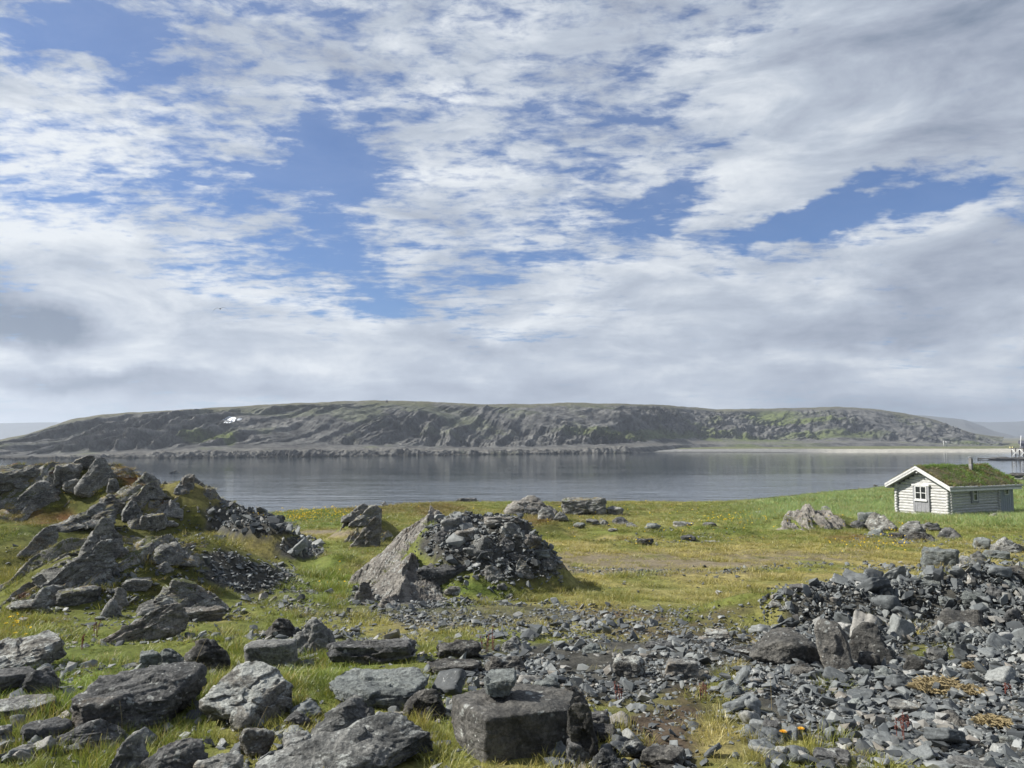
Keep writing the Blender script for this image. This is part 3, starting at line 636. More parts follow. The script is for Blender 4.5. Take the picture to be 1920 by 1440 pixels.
# snow patches left in two gullies of the crag
def snow(px, row, w, h, seed, label):
    # a drift draped over the crag
    hx, hy = proj(HEADV[:, 0], HEADV[:, 1], HEADV[:, 2]); sel = np.where((np.abs(hx - px) < w * 1.4) & (np.abs(hy - row) < h * 1.6))[0]
    m = 24; n = 15; g = np.linspace(-1, 1, m); gv = np.linspace(-1, 1, n); P = np.zeros((n, m, 3)); ins = np.zeros((n, m))
    for a, v in enumerate(gv):
        for b, u in enumerate(g):
            qx = px + u * w * 0.62 - v * h * 0.5; qy = row + v * h * 0.62
            k = sel[np.argmin((hx[sel] - qx) ** 2 + (hy[sel] - qy) ** 2)]; t_ = HEADV[k, 1] - 1.5
            P[a, b] = (X_at(qx, t_, qy), t_, Z_at(qy, t_)); ins[a, b] = u * u + v * v + 0.35 * float(fbm(np.array([u * 1.5 + seed]), np.array([v * 1.5]), None, 3, seed)[0])
    P[:, :, 1] = (P[:, :, 1] + np.roll(P[:, :, 1], 1, 0) + np.roll(P[:, :, 1], 1, 1)) / 3
    f = grid_faces(n, m); f = f[(ins.ravel()[f] < 0.95).all(1)]; used = np.unique(f); mp = -np.ones(n * m, int); mp[used] = np.arange(len(used)); V = P.reshape(-1, 3)[used]; f = mp[f]; k = len(V)
    back = V + np.array([0, 3.0, -0.5]); return mesh_np('snow_patch', np.concatenate([V, back]), np.concatenate([f, f[:, ::-1] + k]), M['snow'])
M['snow'] = simple('old_snow', (0.82, 0.84, 0.86), 0.7, noise=0.05)
tag(snow(430, 787, 18, 12, 1, ''), 'larger white snow patch in a gully of the far crag', 'snow patch')
tag(snow(449, 786, 8, 4, 2, ''), 'small snow patch right of the larger one on the far crag', 'snow patch')
# ------------------------------------------------------------------ rocks
_ico = {}
def ico(n):
    if n not in _ico:
        bm = bmesh.new(); bmesh.ops.create_icosphere(bm, subdivisions=n, radius=1)
        v = np.array([p.co[:] for p in bm.verts]); f = np.array([[p.index for p in q.verts] for q in bm.faces]); bm.free()
        _ico[n] = (v, f)
    return _ico[n]
def hull_planes(pts):
    bm = bmesh.new()
    for p in pts: bm.verts.new(p)
    bmesh.ops.convex_hull(bm, input=bm.verts)
    pl = []
    c = np.mean(pts, 0)
    for f in bm.faces:
        n = np.array(f.normal[:]); L = np.linalg.norm(n)
        if L < 1e-6: continue
        d = float(np.dot(n, np.array(f.verts[0].co[:]) - c))
        if d < 0: n, d = -n, -d
        pl.append((n, max(d, 1e-3)))
    bm.free(); return c, pl
def rand_hull(kind, rng):
    if kind == 'block': base = [(a, b, c) for a in (0, 1) for b in (0, 1) for c in (0, 1)]; j = 0.13; extra = 2
    elif kind == 'slab': base = [(a, b, c) for a in (0, 0.5, 1) for b in (0, 1) for c in (0, 1)]; j = 0.14; extra = 2
    elif kind == 'wedge': base = [(0, 0, 0), (1, 0, 0), (0, 1, 0), (1, 1, 0), (0.35, 0.3, 1), (0.6, 0.8, 0.95), (0.1, 0.5, 0.45), (0.9, 0.4, 0.4)]; j = 0.12; extra = 2
    elif kind == 'peak': base = [(0, 0, 0), (1, 0, 0), (0, 1, 0), (1, 1, 0), (0.45, 0.5, 1), (0.6, 0.45, 0.9), (0.15, 0.3, 0.5), (0.85, 0.5, 0.5)]; j = 0.13; extra = 2
    else:
        base = []; j = 0.0; extra = 0
        for _ in range(16):
            d = rng.normal(size=3); d /= np.linalg.norm(d); base.append(tuple(d * 0.5 + 0.5))
    pts = np.array(base, float) + rng.uniform(-j, j, (len(base), 3))
    if extra: pts = np.concatenate([pts, rng.uniform(0.05, 0.95, (extra, 3))])
    return pts
def rock_geo(size, kind='block', seed=0, sub=5, rough=1.0, strata=0.0, sang=35.0, pts=None, tilt=(0, 0, 0), p=26, ledge=1.0, chops=7):
    """rock in a box of size (w, d, h) centred in x and y and standing on z=0"""
    rng = np.random.default_rng(seed)
    P = np.array(pts, float) if pts is not None else rand_hull(kind, rng)
    size = np.array(size, float)
    P = (P - 0.5) * size
    if any(tilt):
        R = np.array(Euler([math.radians(a) for a in tilt]).to_matrix()); P = P @ R.T
    c, pl = hull_planes(P)
    for _k in range(chops):
        n_ = rng.normal(size=3); n_ /= np.linalg.norm(n_)
        pl.append((n_, float(((P - c) @ n_).max()) * rng.uniform(0.76, 0.93)))
    v, f = ico(sub)
    ext = np.maximum(P.max(0) - P.min(0), 1e-3)
    dirs = v * ext; dirs /= np.linalg.norm(dirs, axis=1)[:, None]
    acc = np.zeros(len(v))
    for n, d in pl:
        q = np.maximum(dirs @ n, 0) / d
        acc += (q * float(ext.mean())) ** p
    r = float(ext.mean()) / np.maximum(acc, 1e-30) ** (1.0 / p)
    V = dirs * r[:, None]
    m = float(ext.mean())
    N = normals(V, f)
    o = rng.uniform(-50, 50, 3)
    q = V / m
    a = fbm(q[:, 0] * 2.2 + o[0], q[:, 1] * 2.2 + o[1], q[:, 2] * 2.2 + o[2], 3, seed) * 0.030
    l = fbm(q[:, 0] * 1.7 + o[1], q[:, 1] * 1.7 + o[2], q[:, 2] * 2.6 + o[0], 3, seed + 3) * 3.5
    st = np.floor(l); fr = l - st; led = (st + sstep(0.45, 0.55, fr)) * 0.020 * ledge
    cr = np.clip(ridged(q[:, 0] * 1.6 + o[2], q[:, 1] * 1.6 + o[0], q[:, 2] * 1.6, 3, seed + 5) - 0.93, 0, 1) * -0.30 * ledge
    fi = fbm(q[:, 0] * 9 + o[0], q[:, 1] * 9, q[:, 2] * 9, 5, seed + 7, 0.68) * 0.018
    ns = 34; st_ = rng.normal(size=(ns, 3)); st_ /= np.linalg.norm(st_, axis=1)[:, None]
    wv = v + 0.16 * np.stack([fbm(q[:, 0] * 3 + o[k_], q[:, 1] * 3, q[:, 2] * 3 + k_ * 9, 3, seed + 20 + k_) for k_ in range(3)], 1)
    ii_ = np.argmax(wv @ st_.T, 1); of_ = rng.normal(0, 0.017, ns); gr_ = rng.normal(0, 0.060, (ns, 3))
    fac = of_[ii_] + np.einsum('ij,ij->i', v - st_[ii_], gr_[ii_])
    disp = (a + led + cr + fi + fac * ledge) * rough
    if strata:
        aa = math.radians(sang); ax = q[:, 0] * -math.sin(aa) + q[:, 2] * math.cos(aa) + 0.15 * q[:, 1]
        w = ax * 13 + fbm(q[:, 0] * 1.5 + o[0], q[:, 1] * 1.5, q[:, 2] * 1.5 + o[1], 3, seed + 9) * 1.2
        k = np.floor(w); fr = w - k
        hv = _hash(k, k * 0 + 3, k * 0, seed)
        nxt = _hash(k + 1, k * 0 + 3, k * 0, seed)
        step = hv + (nxt - hv) * sstep(0.82, 1.0, fr)
        disp += strata * (step - 0.5) * 0.060 - strata * 0.016 * np.exp(-((fr - 0.9) / 0.07) ** 2)
        w2 = ax * 45 + fbm(q[:, 0] * 3, q[:, 1] * 3, q[:, 2] * 3, 3, seed + 11) * 2; k2 = np.floor(w2); disp += strata * 0.020 * (_hash(k2, k2 * 0, k2 * 0, seed + 1) - 0.5)
    V = V + N * (disp * m)[:, None]
    V -= (V.max(0) + V.min(0)) / 2
    V *= size / np.maximum(V.max(0) - V.min(0), 1e-6)
    V[:, 2] -= V[:, 2].min()
    return V, f
def normals(V, f):
    fn = np.cross(V[f[:, 1]] - V[f[:, 0]], V[f[:, 2]] - V[f[:, 0]])
    N = np.zeros_like(V)
    for i in range(3): np.add.at(N, f[:, i], fn)
    return N / np.maximum(np.linalg.norm(N, axis=1), 1e-12)[:, None]
NROCK = [0]
ROCKFOOT = []
def R(x0, x1, top, base, kind, mat, label, tf=None, k=0.8, name='boulder', cat=None, **kw):
    """place one rock by the box it fills in the photograph, at the distance where its foot meets the ground"""
    cx = (x0 + x1) / 2
    dep = kw.pop('dep', None)
    if dep is None: X0, Y0, Z0 = hit(cx, base)
    else: Y0 = dep; X0 = X_at(cx, dep, base)
    w0 = (x1 - x0) / F * Y0; d = w0 * k
    if 'dd' in kw: d = kw.pop('dd')
    yc = Y0 + d * 0.42; X = X_at(cx, yc, base)
    w = (x1 - x0) / F * yc
    if tf is None: tf = {'block': 0.8, 'slab': 0.8, 'peak': 0.5, 'wedge': 0.55, 'round': 0.5}[kind]
    zt = Z_at(top, Y0 + d * tf)
    zg = min(float(height(X, yc)), Z_at(base, Y0) + 0.01) if dep is None else float(height(X, yc))
    if 'z' in kw: zg = kw.pop('z')
    h = max(zt - zg, 0.03); bury = kw.pop('bury', 0.14)
    seed = kw.pop('seed', None)
    if seed is None: NROCK[0] += 1; seed = 1000 + NROCK[0]
    wp = x1 - x0
    sub = kw.pop('sub', 6 if wp > 120 else 5 if wp > 40 else 4)
    turn = kw.pop('turn', 0)
    V, f = rock_geo((w, d, h * (1 + bury)), kind, seed, sub, kw.get('rough', 1.0), kw.get('strata', 0.0), kw.get('sang', 35), kw.get('pts'), kw.get('tilt', (0, 0, 0)), kw.get('p', 26), kw.get('ledge', 0.55 if mat == 'block' else 1.0), kw.get('chops', 3 if kw.get('pts') else 6))
    V[:, 2] -= h * bury
    o = mesh_np(name, V, f, M[mat]); o.location = (X, yc, zg); o.rotation_euler = (0, 0, -math.atan2(X, yc) + math.radians(turn))
    tag(o, label, cat or ('rock outcrop' if name == 'rock_outcrop' else 'boulder'), kw.get('group'))
    ROCKFOOT.append((X, yc, w / 2, d / 2, o.rotation_euler[2]))
    return o
CRAGPTS = []
def crag(name, px, d, rx, ry, lift, amp, lam, label, mat='crag', seed=0, strike=24, n=230, skirt=0.22, row=1000, fine=1.0):
    """bedrock breaking through the turf: tilted beds that rise to the right and break off"""
    X0 = X_at(px, d, row); g = np.linspace(-1, 1, n); U, Vv = np.meshgrid(g, g, indexing='xy')
    x = (X0 + U * rx).ravel(); y = (d + Vv * ry).ravel(); r = np.sqrt(U ** 2 + Vv ** 2).ravel() * (1 + 0.22 * fbm(x * 1.2 / rx * 2, y * 1.2 / ry * 2, None, 3, seed))
    m = 1 - sstep(0.55, 0.98, r)
    c, sn = math.cos(math.radians(strike)), math.sin(math.radians(strike)); s = x * c - y * sn; a = x * sn + y * c
    def saw(q, sd, along, sharp=0.16):
        k = np.floor(q); fr = q - k
        hh = 0.35 + 1.1 * vnoise(along + k * 7.3, k * 3.1, k * 0, sd).clip(-0.6, 1) * 0.5 + 0.4 * _hash(k, k * 0, k * 0, sd)
        return hh * np.where(fr < 1 - sharp, fr / (1 - sharp), (1 - fr) / sharp)
    wob = fbm(x / lam * 0.5, y / lam * 0.5, None, 3, seed + 1) * 0.5
    z = saw(s / lam + wob, seed + 2, a / lam * 0.7) * amp + saw(s / lam * 2.7 + wob * 1.5, seed + 3, a / lam * 1.6) * amp * 0.42 + saw(s / lam * 7.5 + wob * 3, seed + 4, a / lam * 4) * amp * 0.16 * fine
    cell = np.floor(fbm(x / lam * 1.1, y / lam * 1.3, None, 3, seed + 5) * 5) / 5
    z = z + cell * amp * 0.45 + fbm(x / lam * 6, y / lam * 6, None, 4, seed + 6, 0.6) * amp * 0.09
    z = (z - amp * 0.50) * 0.85
    z = (z + lift) * m - skirt * (1 - m)
    zt = height(x, y) + z
    f = grid_faces(n, n); V = np.stack([x, y, zt], 1)
    rr = r[f].min(1); f = f[rr < 1.0]
    used = np.unique(f); mp = -np.ones(len(V), int); mp[used] = np.arange(len(used)); f = mp[f]; V = V[used]
    org = np.array([X0, d, float(height(X0, d))]); o = mesh_np(name, V - org, f, M[mat]); o.location = org; tag(o, label, 'rock outcrop')
    N = normals(V, np.concatenate([f[:, :3], f[:, [0, 2, 3]]])); rng = np.random.default_rng(seed)
    ok = (N[:, 2] > 0.80) & (V[:, 2] > height(V[:, 0], V[:, 1]) + 0.02) & (fbm(V[:, 0] * 2.0, V[:, 1] * 2.0, None, 4, seed + 8) > -0.32)
    ok &= rng.uniform(size=len(V)) < min(1.0, 190.0 * 4 * rx * ry / (n * n) * (8 / d))
    CRAGPTS.append(V[ok]); return o
crag('rock_outcrop', 70, 19.3, 4.4, 2.3, 0.0, 0.38, 1.15, 'long dark craggy ridge at the back left with rusty turf on top', seed=2100)
crag('rock_outcrop', 300, 18.9, 1.25, 1.0, 0.05, 0.42, 0.8, 'broken knobby ridge end above the water at the left', seed=2110)
crag('rock_outcrop', 400, 20.4, 1.6, 0.9, 0.0, 0.34, 0.6, 'low broken rock in brown turf on the shore behind the ruined wall', seed=2180)
crag('rock_outcrop', 170, 10.7, 1.55, 1.9, 0.03, 0.25, 0.62, 'large mossy crag of slanting beds left of the rubble slope', seed=2120, n=300)
crag('rock_outcrop', 330, 11.4, 0.75, 1.0, 0.0, 0.22, 0.45, 'smaller mossy crag at the right side of the large one', seed=2130)
crag('rock_outcrop', 680, 25.0, 1.2, 1.4, 0.0, 0.40, 0.8, 'slanting beds of rock in turf behind the centre mound', seed=2140)
crag('rock_outcrop', 1522, 33.6, 2.0, 1.1, 0.12, 0.42, 0.42, 'ribbed pale bedrock ridge between the meadow and the cabin', mat='ribbed', seed=2150, strike=-30, n=260)
crag('rock_outcrop', 1000, 37.5, 1.7, 1.3, 0.15, 0.5, 0.7, 'pale bedrock showing round the rounded crag near the shore', mat='ribbed', seed=2160, strike=-35)
crag('rock_outcrop', 1100, 37.5, 1.7, 1.3, 0.1, 0.45, 0.8, 'dark bedrock showing round the heather-topped crag near the shore', seed=2170, strike=-35)
# --- foreground, left
P_main = [(0.30, 0.0, 0), (0.88, 0.26, 0), (1, 0.8, 0), (0.5, 1, 0), (0.03, 0.50, 0.22), (0.29, 0, 0.90), (0.93, 0.24, 0.92), (1, 0.72, 0.98), (0.5, 1, 1), (0, 0.55, 0.98), (0.0, 0.55, 0.5)]
R(848, 1084, 1278, 1428, 'block', 'block', 'big dark squared boulder with a brown mossy top and a small stone on it', k=0.85, pts=P_main, p=60, chops=0, ledge=0.22, seed=11, tf=0.85)
P_b1 = [(0.12, 0, 0), (0.74, 0, 0), (1, 0.5, 0), (0, 0.4, 0), (0.3, 1, 0), (1, 1, 0), (0.10, 0.0, 0.70), (0.76, 0.02, 0.62), (1, 0.5, 0.95), (0, 0.35, 0.78), (0.40, 1, 1), (0.97, 0.95, 1)]
R(150, 375, 1240, 1378, 'block', 'dark', 'large flat-topped dark boulder speckled with pale lichen, black front face', k=0.62, pts=P_b1, p=45, seed=12, strata=0.35, sang=8, tf=0.85)
P_b2 = [(0.50, 0, 0), (0.78, 0.2, 0), (0.0, 0.5, 0.35), (0.1, 0.9, 0), (1, 0.8, 0), (0.02, 0.45, 0.60), (0.28, 0.85, 0.97), (0.78, 0.85, 1), (0.97, 0.5, 0.72), (0.60, 0.08, 0.28), (0.4, 0.05, 0.2)]
R(380, 552, 1243, 1372, 'wedge', 'lichen', 'pale lichen-crusted boulder leaning beside the flat-topped dark boulder', pts=P_b2, k=0.75, p=30, seed=13, tf=0.7)
R(460, 556, 1193, 1256, 'block', 'grey', 'smooth plain grey boulder behind the lichen-crusted one', k=0.7, seed=14, p=16, rough=0.6)
R(342, 428, 1194, 1262, 'wedge', 'crust', 'dark rough boulder with black hollow behind the flat-topped dark boulder', k=0.9, seed=15)
R(262, 300, 1216, 1255, 'block', 'blue', 'small squared grey stone beside the flat-topped dark boulder, left one of two', k=0.8, seed=16)
R(288, 346, 1214, 1252, 'wedge', 'blue', 'small wedge-shaped grey stone touching the back of the flat-topped dark boulder', k=0.8, seed=17)
P_b6 = [(0, 0, 0), (0.7, 0, 0), (1, 0.5, 0.1), (0, 1, 0), (1, 1, 0.2), (0, 0, 0.35), (0.72, 0.0, 0.30), (1, 0.4, 0.95), (0.25, 0.9, 0.75), (0.8, 1, 1)]
R(-45, 112, 1184, 1262, 'slab', 'lichen', 'pale layered slab lying tilted at the left edge of the grass', pts=P_b6, k=0.9, seed=18, strata=0.5, sang=15, p=40)
R(-30, 62, 1248, 1302, 'block', 'dark', 'dark boulder under the pale tilted slab at the left edge', k=0.8, seed=19)
R(40, 110, 1250, 1300, 'wedge', 'dark', 'dark angular stone just right of the stacked slabs at the left edge', k=0.8, seed=20)
R(-30, 95, 1298, 1352, 'slab', 'grey', 'flat grey slab at the left edge above the two black stones', k=0.8, seed=21, strata=0.3, sang=5)
R(45, 127, 1340, 1400, 'block', 'dark', 'black squared stone in long grass near the lower left corner', k=0.85, seed=22, p=40)
R(-30, 18, 1355, 1400, 'block', 'grey', 'grey stone cut by the left edge near the bottom corner', k=0.8, seed=23)
R(98, 226, 1347, 1412, 'wedge', 'dark', 'long low dark stone with a peaked right end below the flat-topped boulder', k=0.6, seed=24, pts=[(0, 0, 0), (0.9, 0, 0), (1, 0.8, 0), (0.1, 1, 0), (0, 0.5, 0.4), (0.55, 0.6, 0.5), (0.70, 0.5, 1), (0.9, 0.6, 0.7), (0.5, 0.1, 0.35), (1, 0.5, 0.4)])
R(203, 276, 1371, 1455, 'peak', 'grey', 'pale pointed stone standing at the bottom edge, left of a rounded pair', k=0.7, seed=25, tilt=(0, 12, 0))
R(264, 384, 1384, 1465, 'peak', 'dark', 'dark pointed boulder with a lit left shoulder at the bottom edge', k=0.7, seed=26)
R(366, 452, 1405, 1470, 'round', 'grey', 'grey rounded stone at the bottom edge next to the dark pointed boulder', k=0.8, seed=27)
R(20, 72, 1392, 1425, 'slab', 'grey', 'low grey stone sunk in grass at the bottom left', k=0.7, seed=28, bury=0.4)
P_b14 = [(0, 0.2, 0), (0.65, 0, 0), (1, 0.7, 0), (0.7, 1, 0), (0, 0.5, 0.1), (0, 0.1, 0.22), (0.62, 0.0, 0.42), (0.98, 0.7, 0.62), (0.75, 0.9, 1), (0.60, 0.8, 0.97), (0.2, 0.6, 0.45)]
R(478, 812, 1345, 1475, 'slab', 'grey', 'long pale slab rising to the right along the bottom edge', pts=P_b14, k=0.55, seed=29, strata=0.25, sang=18, p=40, tf=0.75)
R(578, 716, 1307, 1398, 'wedge', 'grey', 'rounded grey boulder with fine grooves above the long pale slab', k=0.7, seed=30, p=14, strata=0.25, sang=20, rough=0.8)
R(530, 584, 1370, 1420, 'block', 'grey', 'small speckled grey stone left of the grooved rounded boulder', k=0.8, seed=31)
R(450, 512, 1358, 1424, 'round', 'lichen', 'small lichen-dotted stone in dry grass under the pale leaning boulder', k=0.7, seed=32)
R(532, 580, 1332, 1372, 'round', 'dark', 'small dark stone between the pale leaning boulder and the grooved one', k=0.7, seed=33)
P_tb = [(0.2, 0.05, 0), (0.75, 0.0, 0), (0.95, 0.6, 0), (0.2, 0.8, 0), (0, 0.5, 0.85), (0.18, 0.08, 0.80), (0.78, 0.0, 0.78), (1, 0.5, 0.82), (0.85, 0.95, 0.95), (0.15, 1, 1), (0.5, 1, 1)]
R(620, 802, 1247, 1330, 'slab', 'blue', 'table-like boulder with a flat whitish top and dark undercut front', pts=P_tb, k=0.8, seed=34, p=45, tf=0.95)
R(756, 838, 1286, 1352, 'wedge', 'crust', 'dark crusted stone leaning against the right side of the table-like boulder', k=0.8, seed=35)
R(1004, 1052, 1268, 1325, 'block', 'blue', 'pale-topped stone with round black spots behind the big squared boulder', k=0.7, seed=37, p=45, turn=20)
R(1040, 1108, 1285, 1345, 'wedge', 'crust', 'thin upright black-and-white plate right behind the big squared boulder', k=0.5, seed=38)
R(1064, 1122, 1312, 1432, 'block', 'crust', 'tall crusted slab leaning on the right side of the big squared boulder', k=0.5, seed=39, tilt=(0, -8, 0))
R(1104, 1144, 1328, 1368, 'block', 'dark', 'dark squared stone on top of the small stack by the big boulder', k=0.8, seed=40, dep=None)
R(1100, 1158, 1354, 1394, 'slab', 'crust', 'flat black stone in the middle of the small stack by the big boulder', k=0.8, seed=41)
R(1062, 1112, 1380, 1432, 'block', 'dark', 'squat dark stone at the right foot of the big squared boulder', k=0.8, seed=42)
R(1110, 1172, 1400, 1450, 'wedge', 'dark', 'low dark wedge stone at the bottom edge under the small stack', k=0.8, seed=43)
R(1168, 1212, 1387, 1428, 'round', 'grey', 'rounded grey stone in grass, left of a lichen-topped one at the bottom', k=0.8, seed=44)
R(1204, 1284, 1392, 1445, 'slab', 'crust', 'sloping dark stone with grey top at the bottom edge beside the path', k=0.7, seed=45, turn=-15)
# --- middle row
R(549, 634, 1153, 1228, 'peak', 'grey', 'pointed grey boulder with a dark right side in mid foreground', k=0.8, seed=46)
R(498, 556, 1156, 1196, 'wedge', 'crust', 'small dark stone touching the left side of the pointed grey boulder', k=0.8, seed=47)
R(614, 782, 1192, 1246, 'slab', 'dark', 'long dark low slab right of the pointed grey boulder', k=0.45, seed=48, p=40, tf=0.9)
R(818, 902, 1196, 1238, 'slab', 'crust', 'dark broken slab on dry grass above the big squared boulder', k=0.6, seed=49, strata=0.4)
R(800, 905, 1232, 1268, 'slab', 'crust', 'flat black crusted ledge just above the big squared boulder', k=0.7, seed=50, strata=0.5, sang=10)
R(905, 985, 1225, 1262, 'wedge', 'crust', 'jagged black ledge stone in the rubble behind the big squared boulder', k=0.7, seed=51, strata=0.5)
R(1150, 1210, 1225, 1270, 'block', 'lichen', 'blocky pale stone in the middle of the central rubble strip', k=0.8, seed=52)
R(1245, 1310, 1228, 1272, 'block', 'grey', 'grey broken block at the right end of the central rubble strip', k=0.8, seed=53)
R(940, 985, 1195, 1222, 'wedge', 'grey', 'small dark stone beside red sorrel above the central rubble', k=0.8, seed=54)
R(262, 424, 1080, 1156, 'wedge', 'outcrop', 'pale-faced triangular rock at the right foot of the mossy outcrop', k=0.6, seed=55, pts=[(0, 0, 0), (1, 0, 0), (1, 1, 0), (0.1, 1, 0), (0.12, 0.2, 0.25), (0.38, 0.4, 1), (0.5, 0.5, 0.97), (0.62, 0.3, 0.55), (0.9, 0.4, 0.4)], name='boulder')
R(192, 346, 1130, 1204, 'slab', 'strata', 'thin diagonal strip of layered rock rising to the right out of grass', k=0.3, seed=56, strata=0.9, sang=28, pts=[(0, 0, 0), (0.3, 0, 0), (1, 0, 0.3), (1, 1, 0.3), (0, 1, 0), (0, 0.5, 0.25), (0.5, 0.5, 0.75), (0.85, 0.5, 1), (1, 0.5, 0.95)])
R(300, 420, 1132, 1166, 'slab', 'strata', 'low pale layered ledge under the triangular pale-faced rock', k=0.4, seed=57, strata=0.6)
R(186, 226, 1122, 1160, 'peak', 'grey', 'small grey peaked stone below the mossy outcrop', k=0.8, seed=58)
R(20, 118, 1120, 1146, 'slab', 'lichen', 'flat whitish slab in grass at the left foot of the mossy outcrop', k=0.6, seed=59)
R(60, 122, 1096, 1140, 'wedge', 'outcrop', 'dark sloping slab behind the flat whitish slab', k=0.7, seed=60)
# --- mossy outcrop, left middle
OC = dict(name='rock_outcrop', strata=0.7)
R(38, 108, 985, 1044, 'wedge', 'outcrop', 'left-most slanting rib of layered rock in the grass slope', k=0.7, seed=61, sang=50, pts=[(0, 0, 0), (1, 0, 0), (1, 1, 0), (0.2, 1, 0), (0.75, 0.4, 1), (1, 0.5, 0.95), (0.05, 0.1, 0.12)], **OC)
R(96, 210, 940, 1000, 'wedge', 'outcrop', 'upper slanting rib of layered rock with dry turf on its crest', k=0.6, seed=62, sang=30, pts=[(0, 0, 0), (1, 0, 0.3), (1, 1, 0.3), (0, 1, 0), (0.7, 0.5, 0.9), (1, 0.5, 1), (0.05, 0.3, 0.2)], **OC)
R(180, 246, 924, 968, 'wedge', 'outcrop', 'ragged top knob of the mossy outcrop', k=0.7, seed=63, sang=25, **OC)
R(84, 212, 1012, 1100, 'wedge', 'outcrop', 'big dark slanting face low on the mossy outcrop', k=0.55, seed=64, sang=42, pts=[(0, 0, 0), (1, 0, 0), (1, 1, 0.1), (0.2, 1, 0), (0.45, 0.2, 0.55), (0.72, 0.4, 0.92), (0.9, 0.5, 1), (0.98, 0.2, 0.45), (0.02, 0.2, 0.08)], **OC)
R(150, 236, 968, 1050, 'peak', 'outcrop', 'central peaked crag of the mossy outcrop', k=0.6, seed=65, sang=40, pts=[(0, 0, 0), (1, 0, 0), (1, 1, 0.1), (0, 1, 0.1), (0.40, 0.4, 1), (0.55, 0.5, 0.9), (0.85, 0.3, 0.5), (0.05, 0.3, 0.25)], **OC)
R(160, 230, 1038, 1080, 'wedge', 'grey', 'flat-faced grey rock set in moss in the middle of the outcrop', k=0.6, seed=66, name='boulder')
R(62, 108, 1062, 1100, 'slab', 'outcrop', 'small tilted plates at the lower left of the mossy outcrop', k=0.7, seed=67, sang=40, tilt=(0, -25, 0), **OC)
R(108, 142, 1068, 1094, 'peak', 'outcrop', 'small dark pyramid rock in moss', k=0.8, seed=68)
R(188, 212, 1066, 1090, 'peak', 'lichen', 'tiny pale pointed stone in moss under the flat-faced rock', k=0.8, seed=69)
R(228, 270, 936, 976, 'peak', 'grey', 'pale pointed boulder on top of the mossy outcrop', k=0.8, seed=70)
R(276, 366, 1016, 1064, 'wedge', 'outcrop', 'dark rock pair at the right side of the mossy outcrop', k=0.7, seed=71, sang=45, **OC)
R(296, 325, 1052, 1076, 'wedge', 'outcrop', 'small rock below the dark pair on the mossy outcrop', k=0.7, seed=72)
R(110, 186, 1096, 1136, 'slab', 'outcrop', 'low dark ledge at the foot of the mossy outcrop', k=0.6, seed=73, **OC)
R(226, 282, 1080, 1112, 'slab', 'outcrop', 'smooth grey stone under an overhang of moss', k=0.6, seed=74)
R(204, 240, 1100, 1140, 'peak', 'outcrop', 'lichen-dotted standing stone at the foot of the mossy outcrop', k=0.7, seed=75)
R(302, 342, 936, 972, 'peak', 'outcrop', 'dark pointed boulder on the dry turf above the outcrop', k=0.8, seed=76)
R(306, 334, 976, 992, 'round', 'lichen', 'small rounded whitish stone on the brown turf', k=0.8, seed=77)
R(262, 312, 960, 996, 'slab', 'outcrop', 'cluster-topping dark slab right of the pale pointed boulder', k=0.8, seed=78, sang=35)
# --- crag at back left
R(-40, 118, 872, 935, 'block', 'outcrop', 'long grey cliff step at the far left under rusty turf', k=0.45, seed=79, sang=35, **OC)
R(28, 126, 900, 956, 'wedge', 'outcrop', 'broad dark triangular crag at the left, lichen dotted', k=0.6, seed=80, sang=40, pts=[(0, 0, 0), (1, 0, 0), (1, 1, 0), (0, 1, 0), (0.1, 0.2, 0.45), (0.42, 0.4, 1), (0.6, 0.5, 0.95), (0.9, 0.3, 0.4)], **OC)
R(96, 150, 868, 915, 'block', 'outcrop', 'grey cliff block in the middle of the back left crag', k=0.6, seed=81, sang=30, **OC)
R(136, 182, 852, 882, 'slab', 'outcrop', 'tilted smooth slab at the crest of the back left crag', k=0.6, seed=82, tilt=(0, -32, 0), sang=35, **OC)
R(144, 220, 858, 926, 'peak', 'outcrop', 'tall dark wedge-shaped crag standing at the crest', k=0.6, seed=83, sang=55, pts=[(0, 0, 0), (1, 0, 0), (1, 1, 0), (0.1, 1, 0), (0.08, 0.2, 0.35), (0.45, 0.4, 0.98), (0.6, 0.5, 1), (0.95, 0.3, 0.4)], **OC)
R(120, 172, 896, 926, 'slab', 'outcrop', 'low dark ledge at the left foot of the tall wedge crag', k=0.6, seed=86, sang=40, **OC)
R(200, 226, 896, 925, 'wedge', 'outcrop', 'narrow dark rock at the right foot of the tall wedge crag', k=0.7, seed=87, **OC)
R(246, 300, 884, 916, 'peak', 'outcrop', 'pale-topped rock on the ridge end above the water', k=0.8, seed=88, **OC)
R(298, 346, 881, 906, 'peak', 'outcrop', 'rocky knob standing out against the water', k=0.8, seed=89, **OC)
R(340, 364, 888, 920, 'block', 'outcrop', 'last dark rock at the right end of the shore ridge', k=0.8, seed=90, **OC)
R(242, 318, 908, 940, 'wedge', 'outcrop', 'dark rock under the pale-topped rock of the ridge end', k=0.6, seed=91, **OC)
R(322, 356, 902, 928, 'peak', 'outcrop', 'dark pointed rock in front of the ridge end', k=0.8, seed=92, **OC)
R(278, 300, 938, 954, 'wedge', 'outcrop', 'small dark rock on turf under the ridge end', k=0.8, seed=93)
R(-20, 30, 935, 952, 'slab', 'outcrop', 'low rock at the left edge above the green bank', k=0.7, seed=94, **OC)
R(405, 436, 917, 934, 'wedge', 'grey', 'pointed slab sticking up beside the water above the stone wall', k=0.6, seed=95)
# --- centre mound
P_slab = [(0, 0.0, 0), (0.08, 0.3, 0), (1, 0.15, 0), (1, 1, 0), (0.35, 1, 0), (0.03, 0.05, 0.10), (0.60, 0.75, 0.93), (0.78, 0.85, 1), (1, 0.6, 0.72), (0.42, 0.10, 0.36), (0.85, 0.10, 0.40), (0.30, 0.85, 0.55)]
